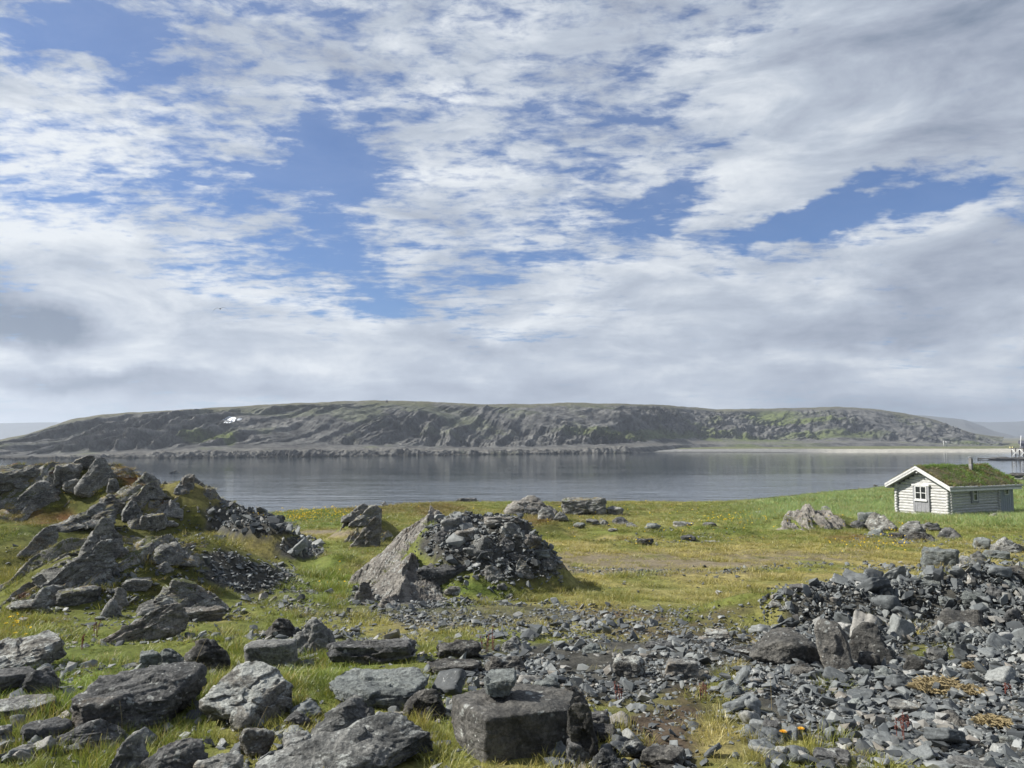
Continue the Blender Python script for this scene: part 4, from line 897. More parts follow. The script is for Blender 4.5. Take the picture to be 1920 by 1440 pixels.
#R(660, 850, 945, 1124, 'wedge', 'strata', 'large pale slanting slab forming the left side of the rubble mound', pts=P_slab, name='rock_outcrop', strata=0.45, sang=52, k=1.15, seed=96, p=30, tf=0.8, sub=6)
def slab_ridge():
    n = 340; Xc = X_at(760, 12.2); g = np.linspace(-1, 1, n); U, Vv = np.meshgrid(g, g, indexing='xy'); x = (Xc + U * 1.35).ravel(); y = (12.2 + Vv * 2.7).ravel()
    ys = np.array([9.6, 10.3, 11.0, 12.4, 13.8, 14.4, 15.0]); rows = np.array([1168, 1132, 1092, 1018, 947, 950, 985])
    zr = np.interp(y, ys, [Z_at(r_, q_) for r_, q_ in zip(rows, ys)]) + 0.05 * fbm(y * 2.5, x * 0, None, 3, 3001) + 0.07 * np.floor(fbm(y * 1.7, x * 1.5, None, 3, 3011) * 4) / 4
    pr = np.interp(y, ys, [X_at(a_, q_) for a_, q_ in zip([690, 722, 752, 790, 806, 812, 816], ys)]) + 0.05 * fbm(y * 3, x * 0, None, 3, 3002)
    dx = pr - x
    z = np.where(dx > 0, zr - dx * 0.86, zr + np.maximum(dx, -0.55) * 0.42 + np.minimum(dx + 0.55, 0) * 1.3 - 0.06 * sstep(0.02, 0.10, -dx))
    a = x * 0.35 + y; s_ = y * 0.8 - x * 0.5        # ribs run down the dip
    rib = fbm(s_ * 9 + 0.3 * fbm(x * 2, y * 2, None, 2, 3003), dx * 0.9, None, 4, 3004); left = dx > 0
    z = z + np.where(left, rib * 0.040 + np.floor(fbm(s_ * 2.2, dx * 1.2, None, 3, 3005) * 5) / 5 * 0.11 + np.floor(fbm(s_ * 6, dx * 2.5, None, 3, 3015) * 4) / 4 * 0.035, np.floor(fbm(x * 3.2, y * 3.0, None, 3, 3006) * 4) / 4 * 0.10 + fbm(x * 9, y * 9, None, 4, 3007, 0.6) * 0.03)
    z = z + fbm(x * 22, y * 22, None, 3, 3008, 0.6) * 0.006
    d_ = np.minimum.reduce([(1 - np.abs(U)).ravel() * 1.35, (1 - np.abs(Vv)).ravel() * 2.7]); z = z - 1.5 * sstep(0.25, 0.0, d_)
    gnd = height(x, y); f = grid_faces(n, n); keep = (z > gnd - 0.12)[f].any(1); f = f[keep]; used = np.unique(f); mp = -np.ones(len(x), int); mp[used] = np.arange(len(used)); V = np.stack([x, y, z], 1)[used]
    org = np.array([Xc, 12.2, float(height(Xc, 12.2))]); o = mesh_np('rock_outcrop', V - org, mp[f], M['ribbed']); o.location = org; tag(o, 'large pale ribbed slab forming the left slope of the rubble mound', 'rock outcrop')
slab_ridge()
R(780, 892, 1044, 1096, 'slab', 'dark', 'long flat-topped dark block at the foot of the rubble mound', k=0.5, seed=97, p=45, tf=0.9, pts=[(0.05, 0.05, 0), (0.6, 0, 0), (0.95, 0.4, 0), (0.1, 1, 0), (0, 0.1, 0.62), (0.3, 0.0, 0.60), (0.62, 0.0, 0.70), (1, 0.4, 0.92), (0.9, 1, 1), (0.3, 1, 0.8)])
R(812, 842, 994, 1020, 'wedge', 'dark', 'dark stone with flat face on the upper left of the rubble mound', k=0.8, seed=98)
R(886, 922, 1004, 1040, 'round', 'grey', 'pale blocky stone in the centre of the rubble mound', k=0.7, seed=99)
R(930, 966, 1006, 1034, 'peak', 'dark', 'dark peaked stone right of the pale blocky stone on the mound', k=0.8, seed=100)
R(905, 975, 966, 990, 'slab', 'strata', 'thin ridge of pale slate along the top of the rubble mound', k=0.5, seed=101, strata=0.6, sang=-20)
R(994, 1032, 1028, 1046, 'slab', 'blue', 'squared grey block at the right shoulder of the rubble mound', k=0.7, seed=102)
R(958, 1002, 1046, 1084, 'wedge', 'outcrop', 'brown-grey rock under the red heather on the mound', k=0.7, seed=103)
R(1010, 1042, 1046, 1072, 'peak', 'grey', 'pale rock at the lower right end of the rubble mound', k=0.8, seed=104)
R(924, 958, 1044, 1060, 'wedge', 'grey', 'small brown-topped stone above the moss on the mound', k=0.7, seed=105)
for i, (a, b, c, d, kd, mt, tl, lb) in enumerate([
    (826, 872, 968, 994, 'slab', 'grey', -18, 'tilted grey slab just right of the peak of the mound'), (848, 900, 988, 1012, 'slab', 'strata', -12, 'layered slab across the upper middle of the mound'),
    (868, 930, 1022, 1046, 'slab', 'grey', 10, 'broad tilted slab above the long dark block on the mound'), (936, 984, 978, 1004, 'wedge', 'grey', 15, 'angular grey rock on the upper right of the mound'),
    (972, 1016, 1000, 1030, 'slab', 'strata', 22, 'slab sliding down the right shoulder of the mound'), (900, 946, 1058, 1086, 'wedge', 'outcrop', 0, 'mossy rock low on the front of the mound'),
    (842, 880, 1014, 1034, 'wedge', 'dark', -15, 'dark wedge stone in the left rubble of the mound'), (946, 990, 1030, 1050, 'slab', 'dark', 14, 'flat dark slab low on the right of the mound'),
    (752, 800, 1040, 1072, 'wedge', 'strata', -20, 'rough layered block breaking off the pale ribbed slab')]):
    R(a, b, c, d, kd, mt, lb, k=0.7, seed=1500 + i, tilt=(0, tl, 0), bury=0.35)
R(832, 866, 1098, 1120, 'round', 'lichen', 'pale rounded stone in grass under the dark block', k=0.8, seed=106)
R(928, 952, 1092, 1108, 'wedge', 'grey', 'small pale stone on bright moss under the mound', k=0.8, seed=107)
R(760, 778, 1058, 1080, 'block', 'dark', 'small dark cube-like stone left of the long dark block', k=0.8, seed=108)
R(744, 756, 1064, 1076, 'round', 'lichen', 'tiny whitish stone left of the small dark cube-like stone', k=0.8, seed=109)
R(708, 745, 1118, 1140, 'wedge', 'strata', 'low layered rock at the bottom end of the slanting slab', k=0.8, seed=110, strata=0.6, sang=45)
R(664, 704, 1090, 1130, 'wedge', 'strata', 'ribbed toe of pale layered rock in grass below the slanting slab', k=0.7, seed=111, strata=0.7, sang=50, name='rock_outcrop')
# --- behind the mound
R(640, 690, 944, 978, 'wedge', 'outcrop', 'dark slanting plate of rock left of the mound, further back', k=0.6, seed=112, sang=35, pts=[(0, 0, 0), (1, 0, 0), (1, 1, 0), (0.1, 1, 0), (0.8, 0.4, 1), (1, 0.5, 0.9), (0.05, 0.2, 0.15)], **OC)
R(654, 716, 946, 988, 'wedge', 'outcrop', 'second slanting plate beside the dark one behind the mound', k=0.5, seed=113, sang=38, pts=[(0, 0, 0), (1, 0, 0), (1, 1, 0), (0.1, 1, 0), (0.85, 0.4, 1), (1, 0.5, 0.8), (0.05, 0.2, 0.15)], **OC)
R(656, 716, 968, 1026, 'wedge', 'strata', 'pale ribbed slab dipping left towards the worn track', k=0.5, seed=114, sang=42, pts=[(0, 0, 0), (1, 0, 0), (1, 1, 0), (0.1, 1, 0), (0.85, 0.4, 1), (1, 0.5, 0.85), (0.03, 0.1, 0.08)], **OC)
R(714, 728, 940, 950, 'peak', 'grey', 'small stone perched on the turf behind the mound', k=0.8, seed=115)
R(854, 898, 932, 942, 'slab', 'dark', 'flat squared slab lying on the shore edge against the water', k=0.5, seed=116, p=50)
R(944, 1046, 928, 966, 'peak', 'strata', 'pale rounded crag near the shore, behind the mound', k=0.6, seed=117, sang=20, pts=[(0, 0, 0), (1, 0, 0), (1, 1, 0), (0, 1, 0), (0.05, 0.2, 0.3), (0.35, 0.4, 1), (0.5, 0.5, 1), (0.7, 0.4, 0.6), (0.95, 0.2, 0.25)], **OC)
R(1052, 1138, 930, 966, 'block', 'outcrop', 'dark crag with red heather on top near the shore', k=0.6, seed=118, sang=15, **OC)
R(1138, 1170, 948, 966, 'block', 'grey', 'pale blocky stone at the right end of the heather-topped crag', k=0.8, seed=119)
R(1008, 1042, 950, 975, 'peak', 'grey', 'pale pointed stone in front of the two shore crags', k=0.8, seed=120)
R(1034, 1066, 958, 978, 'wedge', 'grey', 'dark stone right of the pale pointed one in front of the shore crags', k=0.8, seed=121)
R(976, 1010, 950, 966, 'slab', 'dark', 'dark stone at the foot of the pale rounded crag', k=0.8, seed=122)
for i, (a, b, c, d, m, lb) in enumerate([
    (1074, 1098, 979, 991, 'blue', 'rounded pale stone leftmost in the loose line behind the mound'),
    (1098, 1126, 972, 984, 'dark', 'squared stone in the loose line behind the mound'),
    (1122, 1144, 974, 989, 'grey', 'reddish angular stone in the loose line behind the mound'),
    (1148, 1180, 968, 984, 'dark', 'dark stone heap piece right of the reddish stone'),
    (1174, 1196, 978, 990, 'grey', 'small pale triangular stone in the loose line'),
    (1208, 1240, 980, 994, 'blue', 'rounded grey stone at the right end of the loose line'),
    (1140, 1158, 990, 997, 'lichen', 'flat whitish stone just below the loose line'),
    (1192, 1226, 1008, 1022, 'crust', 'dark crusted low rock alone in the pale grass'),
    (1262, 1300, 976, 990, 'grey', 'low grey stone cluster piece left of the layered ridge'),
    (1318, 1344, 978, 988, 'dark', 'dark low stone left of the layered ridge'),
    (1276, 1306, 1002, 1014, 'dark', 'dark flat rock in the meadow left of centre right'),
    (1322, 1345, 1012, 1019, 'lichen', 'tiny flat pale stone in the meadow'),
    (1416, 1432, 958, 966, 'lichen', 'small whitish stone in the meadow near the shore stones')]):
    R(a, b, c, d, ['round', 'block', 'wedge', 'wedge', 'peak', 'round', 'slab', 'slab', 'slab', 'slab', 'slab', 'slab', 'round'][i], m, lb, name='stone', cat='stone', seed=130 + i)
# --- layered ridge in front of the hut
R(1608, 1640, 958, 985, 'block', 'blue', 'blue-grey upright stone at the end of the ribbed outcrop', k=0.8, seed=152)
R(1622, 1680, 960, 998, 'peak', 'lichen', 'large pale pointed boulder in front of the cabin gable', k=0.8, seed=153)
R(1594, 1622, 975, 994, 'round', 'dark', 'rounded dark stone left of the large pale pointed boulder', k=0.8, seed=154)
R(1536, 1560, 948, 960, 'peak', 'grey', 'pale stone sitting on the crest of the ribbed outcrop', k=0.8, seed=155)
R(1688, 1734, 976, 1010, 'round', 'grey', 'egg-shaped grey boulder in front of the cabin corner', k=0.8, seed=156, p=12)
R(1628, 1660, 992, 1006, 'wedge', 'blue', 'pale low stone under the large pale pointed boulder', k=0.8, seed=157)
R(1728, 1766, 978, 996, 'wedge', 'dark', 'dark stone right of the egg-shaped boulder', k=0.8, seed=158)
R(1760, 1800, 988, 1012, 'peak', 'dark', 'dark pointed stone in the grass right of the egg-shaped boulder', k=0.8, seed=159)
R(1698, 1750, 995, 1014, 'wedge', 'crust', 'low black stone under the egg-shaped boulder', k=0.8, seed=160)
R(1668, 1696, 998, 1012, 'slab', 'crust', 'low black stone left of the egg-shaped boulder', k=0.8, seed=161)
R(1684, 1704, 1010, 1020, 'wedge', 'blue', 'small blue-grey stone below the egg-shaped boulder', k=0.8, seed=162)
R(1730, 1796, 1024, 1066, 'block', 'blue', 'large pale blocky boulder on the right meadow', k=0.8, seed=163, p=40)
R(1790, 1826, 1042, 1062, 'wedge', 'grey', 'low grey stone right of the large pale blocky boulder', k=0.8, seed=164)
R(1826, 1856, 1006, 1030, 'block', 'blue', 'pale cube-like boulder in the meadow near the right edge', k=0.8, seed=165, p=45)
R(1860, 1916, 1006, 1038, 'peak', 'grey', 'pale pointed boulder near the right edge of the meadow', k=0.8, seed=166)
R(1820, 1850, 1032, 1056, 'wedge', 'grey', 'grey angular stone in front of the pale cube-like boulder', k=0.8, seed=167)
R(1844, 1892, 1030, 1050, 'slab', 'blue', 'long flat grey stone in front of the pale pointed boulder', k=0.8, seed=168)
R(1858, 1934, 1060, 1086, 'wedge', 'crust', 'dark low rock at the right edge above the rubble bank', k=0.6, seed=169)
R(1856, 1872, 962, 974, 'round', 'lichen', 'small pale round stone in front of the grey porch', k=0.8, seed=170, name='stone', cat='stone')
R(1876, 1892, 966, 974, 'wedge', 'grey', 'flat stone on the grass by the grey porch corner', k=0.8, seed=171, name='stone', cat='stone')
# --- rubble bank on the right
R(1408, 1540, 1178, 1250, 'wedge', 'block', 'largest squared grey boulder in the right rubble with a black hollow below', k=0.8, seed=180, p=35, pts=[(0, 0.2, 0), (0.5, 0.1, 0), (1, 0.3, 0), (1, 1, 0), (0, 1, 0), (0.05, 0.1, 0.4), (0.42, 0.0, 0.25), (0.30, 0.4, 0.9), (0.62, 0.0, 0.78), (0.95, 0.4, 0.62), (0.6, 0.8, 1), (0.3, 0.9, 0.95)])
R(1532, 1604, 1158, 1258, 'slab', 'block', 'upright leaning grey slab in the right rubble', k=0.6, seed=181, pts=[(0.25, 0, 0), (0.95, 0, 0), (1, 1, 0), (0.2, 1, 0), (0, 0.2, 0.85), (0.1, 0.5, 1), (0.5, 0.6, 0.97), (0.75, 0.2, 0.70), (0.7, 0.8, 0.75)], p=35)
R(1590, 1676, 1164, 1246, 'peak', 'block', 'upright grey boulder with two round dark spots in the right rubble', k=0.7, seed=182, pts=[(0, 0, 0), (1, 0, 0), (1, 1, 0), (0, 1, 0), (0.1, 0.3, 0.6), (0.35, 0.4, 1), (0.62, 0.5, 1), (0.95, 0.3, 0.35), (0.2, 0.7, 0.85)], p=35)
R(1574, 1608, 1166, 1200, 'wedge', 'blue', 'small pale stone wedged between the two upright boulders', k=0.7, seed=183)
R(1610, 1650, 1218, 1256, 'block', 'crust', 'black stone at the foot of the spotted upright boulder', k=0.8, seed=184)
R(1648, 1684, 1210, 1244, 'peak', 'blue', 'small pointed blue-grey stone right of the spotted upright boulder', k=0.8, seed=185)
R(1696, 1732, 1226, 1262, 'slab', 'block', 'dark upright plate stone in the right rubble', k=0.5, seed=186, tilt=(0, 15, 0))
R(1602, 1634, 1250, 1272, 'round', 'blue', 'rounded grey stone below the black stone in the rubble', k=0.8, seed=187)
R(1640, 1680, 1250, 1276, 'wedge', 'blue', 'blue-grey stone with dark spots in the right rubble', k=0.8, seed=188)
R(1480, 1528, 1246, 1274, 'slab', 'crust', 'flat dark stone in front of the largest squared boulder', k=0.8, seed=189)
R(1492, 1520, 1238, 1264, 'round', 'dark', 'rounded dark stone leaning on the flat dark one in front of the largest boulder', k=0.6, seed=190)
R(1378, 1422, 1212, 1232, 'slab', 'crust', 'low black stone left of the largest squared boulder', k=0.8, seed=191)
R(1322, 1372, 1178, 1202, 'slab', 'lichen', 'low whitish-grey stone alone on the path', k=0.8, seed=192)
R(1752, 1848, 1140, 1192, 'wedge', 'block', 'broad grey boulder in the right half of the rubble bank', k=0.8, seed=193)
R(1806, 1846, 1140, 1186, 'slab', 'block', 'tall flat-faced stone behind the broad grey boulder', k=0.5, seed=194, tilt=(0, -12, 0))
R(1754, 1794, 1174, 1206, 'peak', 'blue', 'blue-grey pointed stone below the broad grey boulder', k=0.8, seed=195)
R(1798, 1850, 1104, 1144, 'block', 'blue', 'long grey block on the crest of the rubble bank', k=0.7, seed=196)
R(1846, 1886, 1096, 1134, 'peak', 'dark', 'dark pointed stone on the crest near the right edge', k=0.8, seed=197)
R(1874, 1912, 1086, 1110, 'wedge', 'blue', 'tilted blue-grey slab on the crest near the right edge', k=0.6, seed=198)
R(1760, 1790, 1116, 1138, 'block', 'blue', 'pale squared stone in the middle of the rubble bank crest', k=0.8, seed=199)
R(1480, 1520, 1094, 1112, 'slab', 'dark', 'flat dark stone at the left end of the rubble bank crest', k=0.8, seed=200)
R(1576, 1592, 1078, 1096, 'peak', 'blue', 'small pointed stone sticking up from the rubble bank crest', k=0.8, seed=201)
R(1640, 1676, 1090, 1116, 'wedge', 'blue', 'pale stone in the middle of the rubble bank', k=0.8, seed=202)
R(1674, 1716, 1084, 1102, 'peak', 'dark', 'dark flat-bottomed stone on the rubble bank crest', k=0.8, seed=203)
R(1720, 1766, 1084, 1106, 'block', 'blue', 'pale block with grass beside it on the rubble bank crest', k=0.8, seed=204)
R(1440, 1470, 1122, 1140, 'wedge', 'lichen', 'small yellowish-white stone at the left end of the rubble bank', k=0.8, seed=205)
R(1880, 1925, 1140, 1180, 'wedge', 'dark', 'dark stone in the rubble bank at the right edge', k=0.8, seed=206)
R(1740, 1776, 1212, 1244, 'round', 'grey', 'pale roundish stone in the rubble right of the dark plate', k=0.8, seed=207)
R(1432, 1470, 1346, 1388, 'block', 'dark', 'dark cube-like stone behind the two yellow flowers', k=0.7, seed=210, p=45)
R(1476, 1506, 1354, 1376, 'slab', 'dark', 'small dark slab right of the cube-like stone by the flowers', k=0.7, seed=211, tilt=(0, 15, 0))
R(1388, 1424, 1368, 1386, 'slab', 'blue', 'flat pale triangular stone left of the yellow flowers', k=0.8, seed=212)
R(1528, 1594, 1398, 1444, 'block', 'dark', 'dark squared block at the bottom edge right of the path', k=0.8, seed=213, p=45)
R(1478, 1506, 1412, 1436, 'round', 'blue', 'small blue-grey stone left of the dark squared block', k=0.8, seed=214)
R(1452, 1480, 1400, 1422, 'round', 'lichen', 'small whitish stone left of the blue-grey one at the bottom', k=0.8, seed=215)
R(1668, 1710, 1392, 1422, 'wedge', 'blue', 'grey wedge stone in the grass patch at the bottom right', k=0.8, seed=216)
R(1590, 1622, 1308, 1330, 'peak', 'blue', 'pointed stone in the rubble above the bottom grass patch', k=0.8, seed=217)
R(1666, 1724, 1310, 1338, 'slab', 'grey', 'pale flat stone in the middle of the right rubble', k=0.8, seed=218)
R(1760, 1812, 1330, 1362, 'wedge', 'block', 'broad dull grey stone in the lower right rubble', k=0.8, seed=219)
R(1874, 1910, 1374, 1398, 'block', 'blue', 'pale squared stone in the lower right rubble near the edge', k=0.8, seed=220)
R(1350, 1388, 1273, 1302, 'wedge', 'blue', 'pale-topped wedge stone at the left side of the right rubble', k=0.8, seed=221)
R(1388, 1412, 1246, 1264, 'block', 'lichen', 'small whitish block left of the rubble field', k=0.8, seed=222)
R(1780, 1860, 1418, 1450, 'slab', 'grey', 'large flat grey slab at the bottom edge, right side', k=0.7, seed=223)
R(1860, 1940, 1422, 1452, 'slab', 'blue', 'pale flat slab in the bottom right corner', k=0.7, seed=224)
R(1210, 1262, 1196, 1218, 'slab', 'dark', 'dark flat stone at the upper edge of the central rubble strip', k=0.8, seed=225)
R(1090, 1130, 1205, 1225, 'wedge', 'blue', 'blue-grey stone at the upper edge of the central rubble strip', k=0.8, seed=226)
# seat the small stone on the big block
_big = bpy.data.objects['boulder']
def top_z(o, x, y):
    vs = np.empty(len(o.data.vertices) * 3); o.data.vertices.foreach_get('co', vs); vs = vs.reshape(-1, 3)
    a = o.rotation_euler[2]; dx, dy = x - o.location.x, y - o.location.y
    lx, ly = dx * math.cos(-a) - dy * math.sin(-a), dx * math.sin(-a) + dy * math.cos(-a)
    r = (vs[:, 0] - lx) ** 2 + (vs[:, 1] - ly) ** 2
    return float(vs[r < 0.07 ** 2, 2].max()) + o.location.z
_yy = _big.location.y + 0.03; _xx = X_at(938, _yy, 1290)
V, f = rock_geo((0.185, 0.17, 0.135), 'block', 36, 5, 0.8, 0, 0, pts=[(0.15, 0.1, 0), (0.8, 0.05, 0), (0.9, 0.8, 0), (0.2, 0.9, 0), (0, 0, 0.72), (0.95, 0.0, 0.78), (1, 0.9, 1), (0.1, 1, 0.95)], p=45)
_st = mesh_np('stone', V, f, M['blue']); _st.location = (_xx, _yy, top_z(_big, _xx, _yy) - 0.008); tag(_st, 'small pale-topped stone sitting on the big dark squared boulder', 'stone')
# ------------------------------------------------------------------ loose slate
def inside_rock(x, y, k=0.75):
    m = np.zeros(len(x), bool)
    for X, Y, a, b, r in ROCKFOOT:
        dx, dy = x - X, y - Y
        u = dx * math.cos(r) + dy * math.sin(r); v = -dx * math.sin(r) + dy * math.cos(r)
        m |= (u / a) ** 2 + (v / b) ** 2 < k * k
    return m
def build_scree():
    protos = []
    for i in range(28):
        rng = np.random.default_rng(500 + i)
        P = rng.uniform(-0.5, 0.5, (rng.integers(9, 14), 3)); L = np.linalg.norm(P, axis=1, ord=4)[:, None]; P = P / L * 0.5 * rng.uniform(0.8, 1, L.shape)
        P *= np.array([1, rng.uniform(0.5, 0.9), rng.uniform(0.22, 0.6)])
        bm = bmesh.new()
        for p in P: bm.verts.new(p)
        r = bmesh.ops.convex_hull(bm, input=bm.verts); bmesh.ops.delete(bm, geom=[g for g in r['geom_interior'] if isinstance(g, bmesh.types.BMVert)], context='VERTS')
        bmesh.ops.triangulate(bm, faces=bm.faces); bm.verts.index_update()
        protos.append((np.array([v.co[:] for v in bm.verts]), np.array([[v.index for v in f.verts] for f in bm.faces]))); bm.free()
    rows = []
    rng = np.random.default_rng(99)
    for s, cov, y1 in ((0.024, 0.55, 10), (0.042, 0.62, 16), (0.075, 0.55, 30), (0.12, 0.36, 46), (0.19, 0.30, 46), (0.29, 0.34, 24)):
        y0 = 3.4; hw = 0.95
        area = hw * (y1 ** 2 - y0 ** 2); n = int(area * cov / s ** 2)
        y = np.sqrt(rng.uniform(y0 ** 2, y1 ** 2, n)); x = rng.uniform(-hw, hw, n) * y
        z = height(x, y); mk = masks(x, y, z); px, py, rub = mk[0], mk[1], mk[2]
        dirt = mk[3]
        noi = 0.5 + 0.9 * fbm(x * 1.5, y * 1.5, None, 3, 601)
        dens = (1 - 0.65 * sstep(0.4, 0.8, dirt)) * np.where(rub > 0.85, 1.0, rub * np.clip(noi, 0, 1.3)) + dirt * 0.28 * (s < 0.05) + 0.004 * (y < 14) * (px > 600)
        heap = np.maximum(ellsum(px, py, [(1690, 1150, 280, 80, 1), (1880, 1150, 220, 100, 1)]), ellsum(px, py, [(470, 985, 100, 32, 1), (550, 1030, 60, 30, 1), (440, 960, 80, 18, 1)]))
        mnd_ = ellsum(px, py, [(915, 1020, 150, 60, 1)]) * (y < 15) * (y > 10)
        heap = np.maximum(heap, 0.32 * mnd_)
        if s < 0.1: dens = dens * (1 + 0.9 * (y > 9.5))
        if s == 0.12: dens = dens * (0.28 + 2.0 * heap)
        elif s == 0.19: dens = dens * (0.06 + 2.2 * heap)
        elif s > 0.2: dens = dens * (heap * np.where(px < 700, 1.3, 0.0))
        keep = (rng.uniform(size=n) < dens) & (px > -200) & (px < 2350) & (py < 1480) & ~(inside_rock(x, y, 0.5) & (y < 9)) & ~((px > 1455) & (px < 1520) & (py > 1378) & (py < 1412))
        x, y, z, heap = x[keep], y[keep], z[keep], heap[keep]
        m = len(x); sz = s * rng.uniform(0.7, 1.45, m)
        pile = heap * rng.uniform(0, 0.07, m)
        rows.append(np.stack([x, y, z + sz * 0.08 + pile + rng.uniform(-0.3, 0.35, m) * sz, sz, heap], 1))
    ex = []
    for X, Y, a_, b_, r_ in ROCKFOOT:
        if Y > 17: continue
        m = int(16 + 26 * a_ / 0.4); th = rng.uniform(0, 6.28, m); k_ = rng.uniform(0.95, 1.55, m); u = np.cos(th) * (a_ + 0.03) * k_; v_ = np.sin(th) * (b_ + 0.03) * k_
        x = X + u * math.cos(r_) - v_ * math.sin(r_); y = Y + u * math.sin(r_) + v_ * math.cos(r_); sz = 0.028 * rng.pareto(1.6, m).clip(0, 3.2) + 0.025
        ok = ~inside_rock(x, y, 0.8); ex.append(np.stack([x, y, height(x, y) + sz * 0.08, sz, 0 * x], 1)[ok])
    rows += ex
    A = np.concatenate(rows); n = len(A)
    a = rng.uniform(0, 2 * math.pi, n); tl = rng.normal(0, 0.42 + 0.35 * A[:, 4]); tl2 = rng.normal(0, 0.42 + 0.35 * A[:, 4])
    tint = rng.uniform(0, 1, n) ** 1.15; kind = rng.integers(0, len(protos), n)
    app = A[:, 3] / A[:, 1]
    order = np.argsort(-app); ppx, ppy = proj(A[:, 0], A[:, 1], A[:, 2])
    big = []
    for i in order:
        if 15 < ppx[i] < 1905 and 900 < ppy[i] < 1425: big.append(i)
        if len(big) >= 150: break
    big = set(big)
    V, Fc, T = [], [], []; off = 0
    isbig = np.zeros(n, bool); isbig[list(big)] = True
    def rotm(a, t1, t2):
        ca, sa, c1, s1, c2, s2 = np.cos(a), np.sin(a), np.cos(t1), np.sin(t1), np.cos(t2), np.sin(t2)
        R1 = np.zeros((len(a), 3, 3)); R1[:, 0, 0] = 1; R1[:, 1, 1] = c1; R1[:, 1, 2] = -s1; R1[:, 2, 1] = s1; R1[:, 2, 2] = c1
        R2 = np.zeros_like(R1); R2[:, 1, 1] = 1; R2[:, 0, 0] = c2; R2[:, 0, 2] = s2; R2[:, 2, 0] = -s2; R2[:, 2, 2] = c2
        R3 = np.zeros_like(R1); R3[:, 2, 2] = 1; R3[:, 0, 0] = ca; R3[:, 0, 1] = -sa; R3[:, 1, 0] = sa; R3[:, 1, 1] = ca
        return R3 @ R2 @ R1
    for k, (pv, pf) in enumerate(protos):
        ii = np.where((kind == k) & ~isbig)[0]
        if not len(ii): continue
        Rm = rotm(a[ii], tl[ii], tl2[ii])
        vv = np.einsum('nij,vj->nvi', Rm, pv) * A[ii, 3][:, None, None] * 1.25 + A[ii, None, :3]
        V.append(vv.reshape(-1, 3)); Fc.append((pf[None] + (np.arange(len(ii)) * len(pv))[:, None, None]).reshape(-1, 3) + off)
        T.append(np.repeat(tint[ii], len(pv))); off += len(ii) * len(pv)
    o = mesh_np('slate_rubble', np.concatenate(V), np.concatenate(Fc), M['chip'], smooth=False); fattr(o.data, 'tint', np.concatenate(T))
    tag(o, 'loose grey slate chips spread over the ground and banks', 'rubble', kind='stuff')
    # the largest loose stones one by one
    pm = []
    for i in range(14):
        vv, ff = rock_geo((1.25, 1.25 * (0.6 + 0.03 * i), 0.35 + 0.045 * (i % 7)), ['slab', 'wedge', 'block', 'slab'][i % 4], 700 + i, 4, 0.95, 0.5 * (i % 2), 10, p=50, chops=9, ledge=0.7)
        vv[:, 2] -= vv[:, 2].max() / 2
        me = mesh_np('slate_stone', vv, ff, M['chip'], link=False); fattr(me, 'tint', np.zeros(len(vv))); pm.append(me)
    LM = [('the largest squared boulder', 1475, 1215), ('the upright leaning slab', 1568, 1210), ('the spotted upright boulder', 1632, 1205), ('the broad grey boulder', 1800, 1170), ('the bright straw cushion', 1770, 1285),
          ('the big dark mossy-topped boulder', 965, 1350), ('the two yellow flowers', 1486, 1382), ('the dark squared block at the bottom', 1560, 1420), ('the bottom right corner', 1900, 1430), ('the pointed grey boulder', 590, 1190),
          ('the long low dark slab', 700, 1220), ('the black crusted ledge', 850, 1250), ('the low whitish stone on the path', 1347, 1190), ('the bottom right grass patch', 1700, 1400), ('the left end of the rubble bank', 1430, 1140),
          ('the grass tuft in the rubble bank', 1710, 1180), ('the pale-topped wedge stone', 1368, 1288), ('the right edge, above the straw', 1905, 1240), ('the blocky pale stone in the strip', 1180, 1248), ('the brown path', 1280, 1350),
          ('the mossy crag', 200, 1030), ('the rubble slope below the crag', 455, 1080), ('the pale slanting slab', 730, 1050), ('the long dark block under the mound', 835, 1070), ('the top of the centre mound', 905, 975),
          ('the right end of the wall heap', 560, 1035), ('the left end of the wall heap', 400, 960), ('the middle of the wall heap', 480, 990), ('the crest of the rubble bank', 1660, 1095), ('the right end of the rubble bank', 1890, 1120), ('the broad dull grey boulder', 1786, 1346), ('the pale flat stone in mid rubble', 1695, 1324)]
    ORD = ['nearest', 'second nearest', 'third nearest', 'fourth nearest', 'fifth nearest', 'sixth nearest', 'seventh nearest', 'eighth nearest', 'ninth nearest', 'tenth nearest', 'eleventh nearest', 'twelfth nearest', 'thirteenth nearest', 'fourteenth nearest', 'fifteenth nearest']
    bins = {}
    for i in big:
        x_, y_ = ppx[i], ppy[i]
        k = min(range(len(LM)), key=lambda q: math.hypot(LM[q][1] - x_, (LM[q][2] - y_) * 1.6)); dx, dy = x_ - LM[k][1], (y_ - LM[k][2]) * 1.6
        w_ = ('right' if dx > 0 else 'left') if abs(dx) > abs(dy) else ('below' if dy > 0 else 'above')
        bins.setdefault((k, w_), []).append((math.hypot(dx, dy), i))
    lab = {}
    for (k, w_), L in bins.items():
        L.sort()
        for q, (_, i) in enumerate(L):
            wd = {'right': 'on the right of', 'left': 'on the left of', 'below': 'in front of', 'above': 'behind'}[w_]
            lab[i] = 'slate stone %s %s %s' % (ORD[min(q, 14)], wd, LM[k][0])
    for i in sorted(big):
        o = bpy.data.objects.new('slate_stone', pm[int(kind[i]) % len(pm)]); C.objects.link(o)
        o.location = A[i, :3]; o.rotation_euler = (tl[i], tl2[i], a[i]); s = float(A[i, 3]); o.scale = (s, s, s)
        tag(o, lab[i], 'stone', 'larger loose slate stones in the rubble')
    print('scree', n, 'big', len(big))
if 'scree' not in DEV: build_scree()
